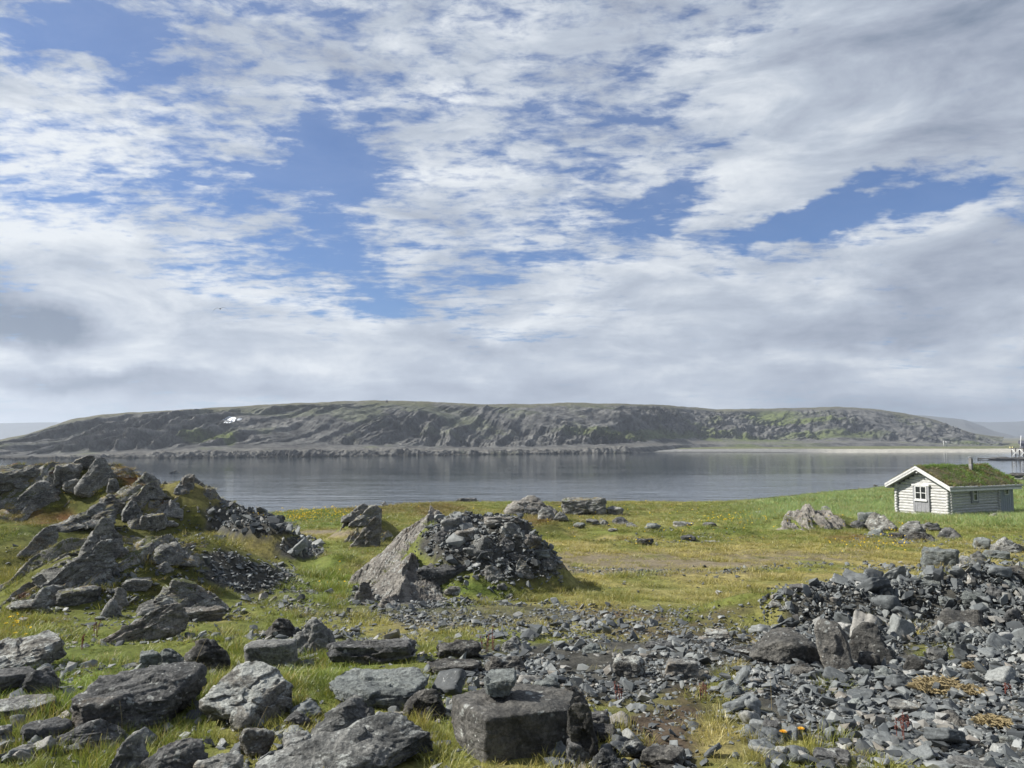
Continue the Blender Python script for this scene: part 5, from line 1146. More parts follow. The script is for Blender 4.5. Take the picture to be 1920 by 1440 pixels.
# dark wet stones along the shore beyond the meadow
def shore_stones():
    rng = np.random.default_rng(5)
    pm = [mesh_np('shore_stone', *rock_geo((1, 0.8, 0.55), 'round', 800 + i, 3, 1.0), M['crust'], link=False) for i in range(5)]
    spots = [(rng.uniform(1270, 1450), rng.uniform(942, 949), rng.uniform(6, 14)) for _ in range(34)] + [(rng.uniform(1640, 1676), rng.uniform(911, 919), rng.uniform(7, 13)) for _ in range(8)]
    spots.sort(); cnt = {False: 0, True: 0}; num = 'first second third fourth fifth sixth seventh eighth ninth tenth eleventh twelfth thirteenth fourteenth fifteenth sixteenth seventeenth eighteenth nineteenth twentieth twenty-first twenty-second twenty-third twenty-fourth twenty-fifth twenty-sixth twenty-seventh twenty-eighth twenty-ninth thirtieth thirty-first thirty-second thirty-third thirty-fourth'.split()
    for px, row, w in spots:
        right = px > 1600
        y = 84 + rng.uniform(-3, 3) if not right else 100 + rng.uniform(-3, 3)
        x = X_at(px, y, row); z = Z_at(row, y)
        o = bpy.data.objects.new('shore_stone', pm[rng.integers(0, 5)]); C.objects.link(o)
        s = w / F * y; o.location = (x, y, z - 0.25 * s); o.scale = (s, s, s); o.rotation_euler = (0, 0, rng.uniform(0, 6))
        q = num[cnt[right]]; cnt[right] += 1
        tag(o, ('dark weedy stone at the water line beside the cabin, %s from the left' if right else 'dark wet stone along the shore beyond the meadow, %s from the left') % q, 'stone', 'dark stones left of the cabin' if right else 'dark stones along the water line')
shore_stones()
for i, (a, b, c, d, lb) in enumerate([(1886, 1904, 896, 906, 'white beach rock just right of the cabin roof'), (1900, 1922, 889, 900, 'pale beach rock at the right edge beside the water'), (1898, 1925, 899, 911, 'lowest white beach rock at the right edge'), (1890, 1930, 886, 893, 'dark flat beach rock at the right edge')]):
    R(a, b, c, d, 'wedge', 'lichen' if i < 3 else 'crust', lb, dep=96, name='stone', cat='stone', seed=840 + i, z=Z_at(d, 96))

# ------------------------------------------------------------------ the log cabin
def MBx(): return [[], []]
def box(mb, x0, x1, y0, y1, z0, z1, bev=0.0):
    """box with chamfered long edges"""
    V, Fc = mb; b = len(V)
    V += [(x, y, z) for z in (z0, z1) for x, y in ((x0, y0), (x1, y0), (x1, y1), (x0, y1))]
    Fc += [tuple(b + i for i in q) for q in ((3, 2, 1, 0), (4, 5, 6, 7), (0, 1, 5, 4), (1, 2, 6, 5), (2, 3, 7, 6), (3, 0, 4, 7))]
def log(mb, p0, p1, r, n=10, wob=0.06, seed=0, segs=12, squash=1.0):
    rng = np.random.default_rng(seed); V, Fc = mb; p0 = np.array(p0, float); p1 = np.array(p1, float); d = p1 - p0; L = np.linalg.norm(d); d /= L
    up = np.array([0, 0, 1.0]); s = np.cross(d, up)
    if np.linalg.norm(s) < 0.1: s = np.array([1.0, 0, 0])
    s /= np.linalg.norm(s); u = np.cross(s, d); b = len(V); ph = rng.uniform(0, 6.28, 4)
    for i in range(segs + 1):
        t = i / segs; c = p0 + d * L * t + s * (0.015 * math.sin(3 * t + ph[0])) + u * (0.010 * math.sin(5 * t + ph[1]))
        rr = r * (1 + wob * math.sin(4 * t + ph[2]) + rng.normal(0, 0.015))
        for j in range(n):
            a = 2 * math.pi * j / n; q = c + s * math.cos(a) * rr * squash + u * math.sin(a) * rr; V.append(tuple(q))
    for i in range(segs):
        for j in range(n): Fc.append((b + i * n + j, b + i * n + (j + 1) % n, b + (i + 1) * n + (j + 1) % n, b + (i + 1) * n + j))
    for e in (0, segs):
        c = len(V); V.append(tuple(np.mean([V[b + e * n + j] for j in range(n)], 0)))
        for j in range(n):
            q = (b + e * n + j, b + e * n + (j + 1) % n); Fc.append((c, q[1], q[0], q[0]) if e == 0 else (c, q[0], q[1], q[1]))
def build(mb, name, mat, parent, smooth=False):
    me = bpy.data.meshes.new(name); fs = [tuple(dict.fromkeys(f)) for f in mb[1]]
    me.from_pydata([tuple(v) for v in mb[0]], [], fs); me.materials.append(M[mat] if isinstance(mat, str) else mat)
    me.polygons.foreach_set('use_smooth', np.full(len(fs), smooth, bool)); me.update()
    o = bpy.data.objects.new(name, me); C.objects.link(o)
    if parent: o.parent = parent
    return o
def wood(name, a, b_, stretch, worn=0.4, scale=6, paint=None):
    m, t, b = new_mat(name, 0.85); co = t.mapping(t.add('ShaderNodeTexCoord').outputs['Object'], scale=stretch)
    n = t.noise(co, scale, 8, 0.7, 0.4); n2 = t.noise(t.vmath('MULTIPLY', co, (1, 1, 2.0)), scale * 4, 6, 0.7)
    col = t.mix(t.mrange(n, 0.35, 0.65), (*a, 1), (*b_, 1))
    wr = t.mrange(t.math('ADD', t.math('MULTIPLY', n, 0.5), t.math('MULTIPLY', n2, 0.5)), 0.60 - worn * 0.12, 0.50 - worn * 0.2 + 0.02, 0, 1)
    crack = t.mrange(n2, 0.62, 0.70)
    col = t.mix(t.math('MULTIPLY', crack, 0.75), col, (0.10, 0.10, 0.098, 1))
    t.l.new(col, b.inputs['Base Color']); b.inputs['Specular IOR Level'].default_value = 0.2
    bp = t.add('ShaderNodeBump', ins={'Strength': 0.6, 'Distance': 0.01, 'Height': n2}); t.l.new(bp.outputs[0], b.inputs['Normal']); return m
M['log_w'] = wood('whitewashed_log', (0.30, 0.29, 0.275), (0.66, 0.655, 0.63), (7, 0.7, 9))
M['log_s'] = wood('whitewashed_side_log', (0.33, 0.325, 0.31), (0.66, 0.65, 0.63), (0.7, 7, 9))
M['board_w'] = wood('white_painted_board', (0.50, 0.495, 0.48), (0.72, 0.715, 0.70), (2, 2, 2))
M['board_g'] = wood('weathered_grey_board', (0.17, 0.17, 0.18), (0.36, 0.36, 0.37), (12, 12, 0.8))
M['annex'] = wood('blue_grey_painted_plank', (0.26, 0.29, 0.32), (0.36, 0.39, 0.42), (9, 9, 0.7))
M['chink'] = simple('dark_gap_between_logs', (0.09, 0.088, 0.085))
M['chim'] = simple('weathered_chimney_wood', (0.20, 0.19, 0.18), nscale=12, stretch=(6, 6, 1)); M['metal'] = simple('dull_metal', (0.35, 0.35, 0.36), 0.5, noise=0.1)
M['soil'] = simple('turf_soil', (0.10, 0.085, 0.045), 0.95, nscale=9, noise=0.4, bump=0.6)
gm, gt, gb = new_mat('dark_window_glass', 0.06); gb.inputs['Base Color'].default_value = (0.02, 0.023, 0.025, 1); gb.inputs['Specular IOR Level'].default_value = 0.6; M['glass'] = gm
M['curtain'] = simple('pale_curtain', (0.45, 0.45, 0.44), noise=0.1, bump=0)
HX, HY = X_at(1781, 47.5, 970), 47.5
def build_hut():
    z0 = Z_at(972, 47.5)
    A = math.atan2(0.438, 0.899)
    hut = empty('log_cabin', (HX, HY, z0), A); tag(hut, 'white log cabin with green turf roof and grey porch by the water', 'cabin')
    Wd, Lg, Hw, Rh, An = 3.55, 4.75, 1.92, 2.86, 1.45      # gable width, log length, eave height, ridge height, porch length
    nl = 11; st = Hw / nl; r = st * 0.56
    # gable: x = 0 plane
    fr = MBx()
    for i in range(nl): log(fr, (0, -0.20, st * (i + 0.5)), (0, Wd + 0.20, st * (i + 0.5)), r, seed=i, squash=0.75)
    k = 0
    zz = Hw + st * 0.5
    while zz < Rh - 0.08:
        f = (zz + st * 0.35 - Hw) / (Rh - Hw); hw = Wd / 2 * (1 - f)
        if hw < 0.12: break
        log(fr, (0, Wd / 2 - hw, zz), (0, Wd / 2 + hw, zz), r, seed=40 + k, squash=0.75); zz += st; k += 1
    g = build(fr, 'gable_wall', 'log_w', hut, True)
    bk = MBx(); V, Fc = bk   # backing so that no light shows between logs
    for x in (0.02, Lg - 0.05):
        b = len(V); V += [(x, 0, 0), (x, Wd, 0), (x, Wd, Hw), (x, Wd / 2, Rh - 0.03), (x, 0, Hw), (x + 0.06, 0, 0), (x + 0.06, Wd, 0), (x + 0.06, Wd, Hw), (x + 0.06, Wd / 2, Rh - 0.03), (x + 0.06, 0, Hw)]
        Fc += [(b, b + 4, b + 3, b + 2, b + 1), (b + 5, b + 6, b + 7, b + 8, b + 9), (b, b + 1, b + 6, b + 5), (b + 1, b + 2, b + 7, b + 6), (b + 4, b, b + 5, b + 9)]
    box(bk, 0.09, Lg, 0.0, 0.06, 0, Hw); box(bk, 0.09, Lg, Wd - 0.06, Wd, 0, Hw)
    build(bk, 'wall_lining', 'chink', hut)
    for nm, yy, mt in (('side_wall', 0.0, 'log_s'), ('side_wall', Wd, 'log_s')):
        sw = MBx()
        for i in range(nl): log(sw, (-0.20, yy, st * (i + 0.98) - 0.02), (Lg + 0.12, yy, st * (i + 0.98) - 0.02), r, seed=60 + i, squash=0.75, segs=16)
        build(sw, nm, mt, hut, True)
    bw = MBx()
    for i in range(nl): log(bw, (Lg, -0.16, st * (i + 0.5)), (Lg, Wd + 0.16, st * (i + 0.5)), r, seed=80 + i, squash=0.75)
    build(bw, 'end_wall', 'log_s', hut, True)
    # pale footing boards and stones under the gable
    ft = MBx(); log(ft, (-0.16, -0.1, 0.02), (-0.16, Wd * 0.75, -0.02), 0.10, seed=5); log(ft, (-0.30, 0.35, -0.03), (-0.30, Wd * 0.6, -0.05), 0.07, seed=6); build(ft, 'footing_beam', 'board_w', hut, True)
    def window(y, z, w, h, nx, nz, face='gable', curtain=True):
        """casement with a deep frame; returns the frame object"""
        def tr(mb):
            if face == 'side': mb[0][:] = [(p[1], p[0], p[2]) for p in mb[0]]; mb[1][:] = [tuple(reversed(f)) for f in mb[1]]
            return mb
        f = MBx(); t = 0.055; d0, d1 = -0.19, -0.10
        box(f, d0, d1, y - w / 2, y - w / 2 + t, z, z + h); box(f, d0, d1, y + w / 2 - t, y + w / 2, z, z + h)
        box(f, d0, d1, y - w / 2 + t, y + w / 2 - t, z, z + t); box(f, d0, d1, y - w / 2 + t, y + w / 2 - t, z + h - t, z + h)
        fo = build(tr(f), 'window', 'board_w', hut)
        mu = MBx()
        for i in range(1, nx): yy = y - w / 2 + w * i / nx; box(mu, d0 + 0.006, d1 - 0.01, yy - 0.028, yy + 0.028, z + t, z + h - t)
        for i in range(1, nz): q = z + h * i / nz; box(mu, d0 + 0.012, d1 - 0.016, y - w / 2 + t, y + w / 2 - t, q - 0.018, q + 0.018)
        build(tr(mu), 'muntin', 'board_w', fo)
        gl = MBx(); box(gl, -0.145, -0.13, y - w / 2 + t - .003, y + w / 2 - t + .003, z + t - .003, z + h - t + .003); build(tr(gl), 'pane', 'glass', fo)
        return fo
    wy = Wd * 0.50
    window(wy, 1.02, 0.80, 0.86, 2, 2)
    cs = MBx(); box(cs, -0.17, -0.06, wy - 0.56, wy - 0.41, 0.28, 1.94); box(cs, -0.16, -0.06, wy + 0.41, wy + 0.56, 0.28, 1.94); build(cs, 'casing_board', 'board_g', hut)
    hd = MBx(); box(hd, -0.21, -0.07, wy - 0.60, wy + 0.60, 1.885, 1.985); build(hd, 'window_head', 'board_w', hut)
    sl = MBx(); box(sl, -0.24, -0.07, wy - 0.45, wy + 0.45, 0.93, 1.017); build(sl, 'window_sill', 'board_w', hut)
    pb = MBx()
    for i in range(6): a = wy - 0.405 + i * 0.135; box(pb, -0.15 - 0.008 * (i % 2), -0.06, a, a + 0.127, 0.26 + 0.01 * (i % 3), 0.925)
    build(pb, 'under_window_boarding', 'board_g', hut)
    sx = 2.3
    window(sx, 1.00, 0.44, 0.86, 1, 2, 'side')
    cs = MBx(); box(cs, sx - 0.34, sx - 0.225, -0.165, -0.06, 0.86, Hw - 0.06); box(cs, sx + 0.225, sx + 0.34, -0.165, -0.06, 0.86, Hw - 0.06); box(cs, sx - 0.224, sx + 0.224, -0.16, -0.06, 0.88, 0.995); build(cs, 'casing_board', 'board_g', hut)
    # grey plank porch under the same roof
    an = MBx(); x0 = Lg + 0.16; x1 = x0 + An
    for i in range(13):
        a = x0 + (x1 - x0) * i / 13; box(an, a, a + (x1 - x0) / 13 - 0.012, -0.04 - 0.012 * (i % 2), 0.0, -0.05, Hw - 0.02)
    for i in range(26):
        a = Wd * i / 26; box(an, x1 - 0.03, x1 + 0.012 * (i % 2), a, a + Wd / 26 - 0.012, -0.05, Hw - 0.02 + 0.95 * (1 - abs(a + 0.08 - Wd / 2) / (Wd / 2)))
    box(an, x0, x1 - 0.04, Wd - 0.04, Wd, -0.05, Hw - 0.02); box(an, x0 - 0.03, x0 + 0.01, 0.02, Wd, 0, Hw)
    po = build(an, 'porch_wall', 'annex', hut)
    w3 = MBx(); a, z = x0 + An * 0.47, 1.27
    for q in ((a - 0.22, a - 0.17, z, z + 0.48), (a + 0.17, a + 0.22, z, z + 0.48), (a - 0.17, a + 0.17, z, z + 0.05), (a - 0.17, a + 0.17, z + 0.43, z + 0.48)): box(w3, q[0], q[1], -0.11, -0.056, q[2], q[3])
    wf = build(w3, 'window', 'board_w', hut); w4 = MBx(); box(w4, a - 0.172, a + 0.172, -0.075, -0.060, z + 0.048, z + 0.432); build(w4, 'pane', 'glass', wf)
    # roof
    ov = 0.42; X0, X1 = -0.55, x1 + 0.28; sl_ = (Rh - Hw) / (Wd / 2); rz = Rh + 0.10; ez = rz - sl_ * (Wd / 2 + ov)
    def roof_pt(x, s, up=0.0):   # s: -1 near eave .. 0 ridge .. 1 far eave
        return (x, Wd / 2 + s * (Wd / 2 + ov), rz - abs(s) * (rz - ez) + up)
    rb = MBx(); V, Fc = rb
    V += [roof_pt(x, s, u) for x in (X0 + 0.06, X1) for s in (-1, 0, 1) for u in (-0.06, 0.0)]
    Fc += [(0, 1, 7, 6), (1, 3, 9, 7), (3, 5, 11, 9), (5, 4, 10, 11), (4, 2, 8, 10), (2, 0, 6, 8), (0, 2, 3, 1), (2, 4, 5, 3), (6, 7, 9, 8), (8, 9, 11, 10)]
    build(rb, 'roof_boarding', 'board_g', hut)
    # turf bed
    nx_, ns_ = 60, 41; rng = np.random.default_rng(3)
    xs = np.linspace(X0 + 0.10, X1 - 0.02, nx_); ss = np.linspace(-0.985, 0.985, ns_)
    Sg, Xg = np.meshgrid(ss, xs, indexing='ij')
    edge = np.minimum(np.minimum((1 - np.abs(Sg)) * 12, (Xg - xs[0]) * 4), (xs[-1] - Xg) * 4); th = 0.05 + 0.16 * np.clip(edge, 0, 1) ** 0.5
    far = sstep(X1 - 2.2, X1 - 0.3, Xg) * 0.0
    nz = fbm(Xg * 1.5, Sg * 4, None, 4, 901) * 0.05 + fbm(Xg * 6, Sg * 14, None, 3, 905) * 0.03
    Yg = Wd / 2 + Sg * (Wd / 2 + ov); Zg = rz - np.sqrt(Sg ** 2 + 0.004) * (rz - ez) + th + nz
    top = np.stack([Xg.ravel(), Yg.ravel(), Zg.ravel()], 1); bot = np.stack([Xg.ravel(), Yg.ravel(), (rz - np.abs(Sg) * (rz - ez)).ravel() + 0.004], 1)
    n0 = nx_ * ns_; f1 = grid_faces(ns_, nx_); idx = np.arange(n0).reshape(ns_, nx_)
    ring = np.concatenate([idx[0, :], idx[1:, -1], idx[-1, -2::-1], idx[-2:0:-1, 0]])
    f2 = np.stack([ring, np.roll(ring, -1), np.roll(ring, -1) + n0, ring + n0], -1)
    turf = mesh_np('turf', np.concatenate([top, bot]), np.concatenate([f1, f2[:, ::-1]]), M['soil'], parent=hut)
    # grass blades on the turf
    nb = 26000; sx_ = rng.uniform(xs[0] - 0.03, xs[-1] + 0.03, nb); s_ = rng.uniform(-1.0, 1.0, nb); 
    y_ = Wd / 2 + s_ * (Wd / 2 + ov); z_ = rz - np.abs(s_) * (rz - ez) + 0.05 + 0.10 * np.clip((1 - np.abs(s_)) * 6, 0, 1) 
    nse = fbm(sx_ * 1.1, s_ * 3, None, 4, 911)
    L = rng.uniform(0.06, 0.17, nb) * (1 + 0.7 * np.clip(nse, -0.6, 1)); 
    a = rng.uniform(0, 6.28, nb); w = 0.016
    wx, wy_ = np.cos(a) * w / 2, np.sin(a) * w / 2; dx, dy = rng.normal(0, 0.05, nb), rng.normal(0, 0.05, nb) + np.sign(s_) * 0.04
    v0 = np.stack([sx_ - wx, y_ - wy_, z_], 1); v1 = np.stack([sx_ + wx, y_ + wy_, z_], 1); v2 = np.stack([sx_ + dx * .4 + wx * .6, y_ + dy * .4 + wy_ * .6, z_ + L * 0.6], 1); v3 = np.stack([sx_ + dx, y_ + dy, z_ + L], 1)
    V = np.stack([v0, v1, v2, v3], 1).reshape(-1, 3); q = np.arange(nb)[:, None] * 4
    Fg = np.concatenate([q + np.array([[0, 1, 2]]), q + np.array([[0, 2, 3]])])
    tg = mesh_np('turf_grass', V, Fg, M['turf_blade'], parent=turf)
    c = np.array([0.105, 0.165, 0.03]) * (1 + 0.5 * nse[:, None]); br = (fbm(sx_ * 2, s_ * 5, None, 3, 917) > 0.32)[:, None]; c = np.where(br, np.array([0.16, 0.145, 0.06]), c)
    ed = ((sx_ < xs[0] + 0.35 + 0.3 * nse) & (rng.uniform(size=nb) < 0.6))[:, None]; c = np.where(ed, np.array([0.26, 0.22, 0.12]), c)
    cattr(tg.data, 'col', np.repeat(np.clip(c, 0.01, 1), 4, 0)); fattr(tg.data, 'h', np.tile([0, 0, 0.6, 1], nb)); fattr(tg.data, 'r', np.repeat(rng.uniform(0, 0.85, nb), 4))
    # rake boards, two layers each side
    for s in (-1, 1):
        for (xa, xb, lo, hi, nm) in ((X0 - 0.02, X0 + 0.055, -0.07, 0.15, 'rake_board'), (X0 - 0.05, X0 - 0.022, 0.07, 0.19, 'rake_trim')):
            mb = MBx(); V, Fc = mb; e = 1.03
            for x in (xa, xb):
                for q in (0.0, s * e):
                    for u in (lo, hi): p = roof_pt(x, q, u); V.append(p)
            Fc += [(0, 1, 3, 2), (4, 6, 7, 5), (1, 5, 7, 3), (0, 2, 6, 4), (2, 3, 7, 6), (0, 4, 5, 1)]
            build(mb, nm, 'board_w', hut)
    # turf-holding log on the near and far eave
    for s in (-1, 1):
        mb = MBx(); p = roof_pt(0, s * 0.985, 0.06); log(mb, (X0 + 0.08, p[1], p[2]), (X1 + 0.12, p[1], p[2]), 0.085, seed=7 + s, segs=20, wob=0.1); build(mb, 'turf_log', 'log_s', hut, True)
        mb = MBx(); p = roof_pt(0, s * 1.0, -0.10); box(mb, X0 + 0.07, X1, p[1] - 0.02, p[1] + 0.02, p[2] - 0.05, p[2] + 0.07); build(mb, 'eave_board', 'board_w', hut)
    # rafter tails / purlin ends under the gable
    mb = MBx(); log(mb, (-0.48, Wd / 2, Rh - 0.13), (0.1, Wd / 2, Rh - 0.13), 0.07, seed=9); build(mb, 'ridge_pole', 'log_w', hut, True)
    mb = MBx(); log(mb, (-0.25, wy, 2.55), (-0.02, wy, 2.55), 0.045, seed=10); build(mb, 'bracket', 'board_w', hut, True)
    # chimney
    cx, cy = 4.1, Wd / 2 - 0.55; zc = rz - (0.55 / (Wd / 2 + ov)) * (rz - ez)
    mb = MBx(); box(mb, cx - 0.09, cx + 0.09, cy - 0.09, cy + 0.09, zc - 0.05, zc + 0.92); ch = build(mb, 'chimney', 'chim', hut)
    mb = MBx(); box(mb, cx - 0.10, cx + 0.10, cy - 0.10, cy + 0.10, zc + 0.48, zc + 0.52); build(mb, 'band', 'metal', ch)
    mb = MBx(); box(mb, cx - 0.05, cx + 0.05, cy - 0.05, cy + 0.05, zc + 0.93, zc + 1.0); box(mb, cx - 0.12, cx + 0.12, cy - 0.12, cy + 0.12, zc + 1.003, zc + 1.03); build(mb, 'cap', 'metal', ch)
    ROCKFOOT.append((hut.location.x + 3.2 * math.cos(A) - 2.1 * math.sin(A), hut.location.y + 3.2 * math.sin(A) + 2.1 * math.cos(A), 3.6, 2.3, A))
build_hut()
# ------------------------------------------------------------------ pier, poles, cairn, gull
M['pile'] = simple('dark_pier_wood', (0.07, 0.065, 0.06), nscale=3); M['pier_w'] = simple('bleached_pier_wood', (0.60, 0.60, 0.58), nscale=3); M['shed'] = simple('grey_boathouse_boards', (0.17, 0.17, 0.20), nscale=2, stretch=(3, 3, 0.5))
M['shed_roof'] = simple('dark_felt_roof', (0.06, 0.06, 0.08), nscale=2); M['white'] = simple('white_paint', (0.8, 0.8, 0.78), noise=0.05); M['yellow'] = simple('faded_yellow_paint', (0.75, 0.66, 0.30), noise=0.1)
def build_pier():
    y = 300.0; x0 = X_at(1895, y, 840); L = 22.0; D = 9.0; zd = Z_at(840, y)
    PA = -math.atan2(x0, y); P = empty('pier', (x0, y, 0), PA); tag(P, 'timber pier on crossed piles at the right edge of the bay', 'pier')
    mb = MBx(); box(mb, 0, L, 0, D, zd - 0.25, zd); build(mb, 'deck', 'pile', P)
    for i in range(17):
        mb = MBx()
        for yy in (0.3, 4.5, 8.7): log(mb, (0.3 + i * 1.3, yy, -1), (0.3 + i * 1.3, yy, zd - 0.25), 0.19, n=8, seed=i, segs=3)
        build(mb, 'pile', 'pile', P, True)
    for i in range(8):
        mb = MBx(); a = 0.3 + i * 2.6; b = a + 2.6
        log(mb, (a, 0.05, 0.9), (b, 0.05, zd - 0.4), 0.17, n=6, seed=i, segs=2); log(mb, (a, -0.08, zd - 0.4), (b, -0.14, 0.9), 0.17, n=6, seed=i, segs=2); build(mb, 'cross_brace', 'pier_w', P, True)
    S_ = empty('boathouse', (x0 + 3.0 * math.cos(PA) - 2 * math.sin(PA), y + 3.0 * math.sin(PA) + 2.0 * math.cos(PA), zd), PA); tag(S_, 'grey boathouse with dark roof standing on the pier', 'boathouse')
    mb = MBx(); box(mb, 0, 14, 0, 6, 0, 1.7); build(mb, 'wall', 'shed', S_)
    mb = MBx(); V, Fc = mb; V += [(-0.4, -0.5, 1.62), (14.4, -0.5, 1.62), (-0.4, 3, 2.75), (14.4, 3, 2.75), (-0.4, 6.5, 1.62), (14.4, 6.5, 1.62), (-0.4, -0.5, 1.74), (14.4, -0.5, 1.74), (-0.4, 3, 2.9), (14.4, 3, 2.9), (-0.4, 6.5, 1.74), (14.4, 6.5, 1.74)]
    Fc += [(6, 7, 9, 8), (8, 9, 11, 10), (0, 2, 3, 1), (2, 4, 5, 3), (0, 1, 7, 6), (4, 10, 11, 5), (0, 6, 8, 2), (2, 8, 10, 4), (1, 3, 9, 7), (3, 5, 11, 9)]; build(mb, 'roof', 'shed_roof', S_)
    mb = MBx(); V, Fc = mb; V += [(0.0, 0, 1.70), (0, 6, 1.70), (0, 3, 2.68), (14, 0, 1.70), (14, 6, 1.70), (14, 3, 2.68)]; Fc += [(0, 2, 1), (3, 4, 5)]; build(mb, 'gable', 'shed', S_)
    mb = MBx(); box(mb, 2.6, 4.2, -0.08, -0.01, 0.75, 1.2); build(mb, 'window', 'white', S_)
    mb = MBx(); zt = Z_at(817, y); log(mb, (x0 + 3.4, y - 0.6, zd + 0.0), (x0 + 3.9, y - 0.6, zt), 0.11, n=6, seed=2, segs=3); o = build(mb, 'flagpole', 'white', None, True); tag(o, 'white leaning pole standing on the pier beside the boathouse', 'pole')
    for i, (dx, w, lb) in enumerate([(0.5, 0.45, 'pale yellow crate on the outer end of the pier'), (1.5, 0.4, 'second pale yellow crate nearer the boathouse')]):
        mb = MBx(); box(mb, x0 + dx, x0 + dx + w, y + 1, y + 1.5, zd + 0.002, zd + 0.45); box(mb, x0 + dx - 0.03, x0 + dx + w + 0.03, y + 0.97, y + 1.53, zd + 0.453, zd + 0.50); o = build(mb, 'crate', 'yellow', None); tag(o, lb, 'crate')
    # the dark reef it stands on
    pts = [(0, 0.5, 0.1), (0.3, 0, 0), (1, 0, 0), (1, 1, 0), (0.3, 1, 0), (0.6, 0.5, 0.8), (1, 0.5, 1)]
    V, f = rock_geo((30, 12, 1.5), 'slab', 950, 5, 1.0, pts=pts); o = mesh_np('reef', V, f, M['crust']); o.location = (X_at(1836, 290, 858) + 15, 292, -0.35); tag(o, 'low dark reef running out from under the pier', 'reef')
build_pier()
for i, (px, h) in enumerate(((1769.5, 9), (1774, 9))):
    y = 600.0; x = X_at(px, y, 835); z = Z_at(836, y); mb = MBx(); log(mb, (x, y, z - 1), (x, y, z + h / F * y), 0.28, n=6, segs=2, seed=i); box(mb, x - 0.7, x + 0.7, y - 0.1, y + 0.1, z + h / F * y - 1.0, z + h / F * y - 0.75)
    o = build(mb, 'wooden_pole', 'pier_w', None, True); tag(o, ['left one of two pale poles on the far beach plain', 'right one of two pale poles on the far beach plain'][i], 'pole')
def cairn():
    y = 470.0; x = X_at(725, y, 752); z = Z_at(753, y); mb = MBx()
    V, f = rock_geo((1.5, 1.5, 1.6), 'peak', 960, 4, 1.5); o = mesh_np('cairn', V, f, M['dark']); o.location = (x, y, z - 0.5); tag(o, 'tiny stone cairn on the skyline of the headland', 'cairn')
cairn()
def gull():
    y = 62.0; s = 1.0; x = X_at(413, y, 579); z = Z_at(579, y)
    M['gull'] = simple('dark_backed_gull', (0.02, 0.022, 0.026), noise=0.1, bump=0)
    sp = 17 / F * y / 2   # half span on the picture
    # body: spindle along its flight direction (towards the left and away)
    rings = [(-0.26, 0.008, 0), (-0.22, 0.03, 0), (-0.12, 0.055, 0), (0.0, 0.065, 0), (0.12, 0.05, 0.005), (0.19, 0.035, 0.012), (0.23, 0.036, 0.016), (0.265, 0.022, 0.012), (0.31, 0.004, 0.004)]
    V, Fc = [], []; n = 10
    for (xx, r, zz) in rings:
        for j in range(n): a = 2 * math.pi * j / n; V.append((xx, r * math.cos(a), zz + r * math.sin(a)))
    for i in range(len(rings) - 1):
        for j in range(n): Fc.append((i * n + j, i * n + (j + 1) % n, (i + 1) * n + (j + 1) % n, (i + 1) * n + j))
    def wing(sg):
        st = [(0.0, 0.04, 0.10, -0.09, 0.01), (0.16, 0.10, 0.10, -0.08, 0.01), (0.34, 0.10, 0.11, -0.05, 0.008), (0.50, 0.0, 0.07, -0.06, 0.006), (0.66, -0.18, -0.01, -0.10, 0.004), (0.74, -0.30, -0.09, -0.12, 0.002)]
        b = len(V)
        for (q, zz, le, te, th) in st:
            for (xx, dz) in ((le, 0), ((le + te) / 2, th), (te, 0), ((le + te) / 2, -th)): V.append((xx, sg * (0.05 + q), zz + dz))
        for i in range(len(st) - 1):
            for j in range(4):
                q = (b + i * 4 + j, b + i * 4 + (j + 1) % 4, b + (i + 1) * 4 + (j + 1) % 4, b + (i + 1) * 4 + j); Fc.append(q if sg > 0 else q[::-1])
        e = b + (len(st) - 1) * 4; Fc.append((e, e + 1, e + 2, e + 3))
    wing(1); wing(-1)
    b = len(V); V.extend([(-0.22, -0.03, 0), (-0.22, 0.03, 0), (-0.36, 0.06, 0), (-0.36, -0.06, 0), (-0.24, 0, 0.012), (-0.24, 0, -0.012)]); Fc.extend([(b, b + 4, b + 2, b + 3), (b + 4, b + 1, b + 2, b + 2), (b, b + 3, b + 2, b + 5)])
    o = build([V, Fc], 'gull', 'gull', None, True); o.location = (x, y, z); o.rotation_euler = (math.radians(-8), math.radians(-5), math.radians(105)); o.scale = (0.8, 0.8, 0.8)
    tag(o, 'dark gull flying with bent wings against the clouds', 'bird')
gull()

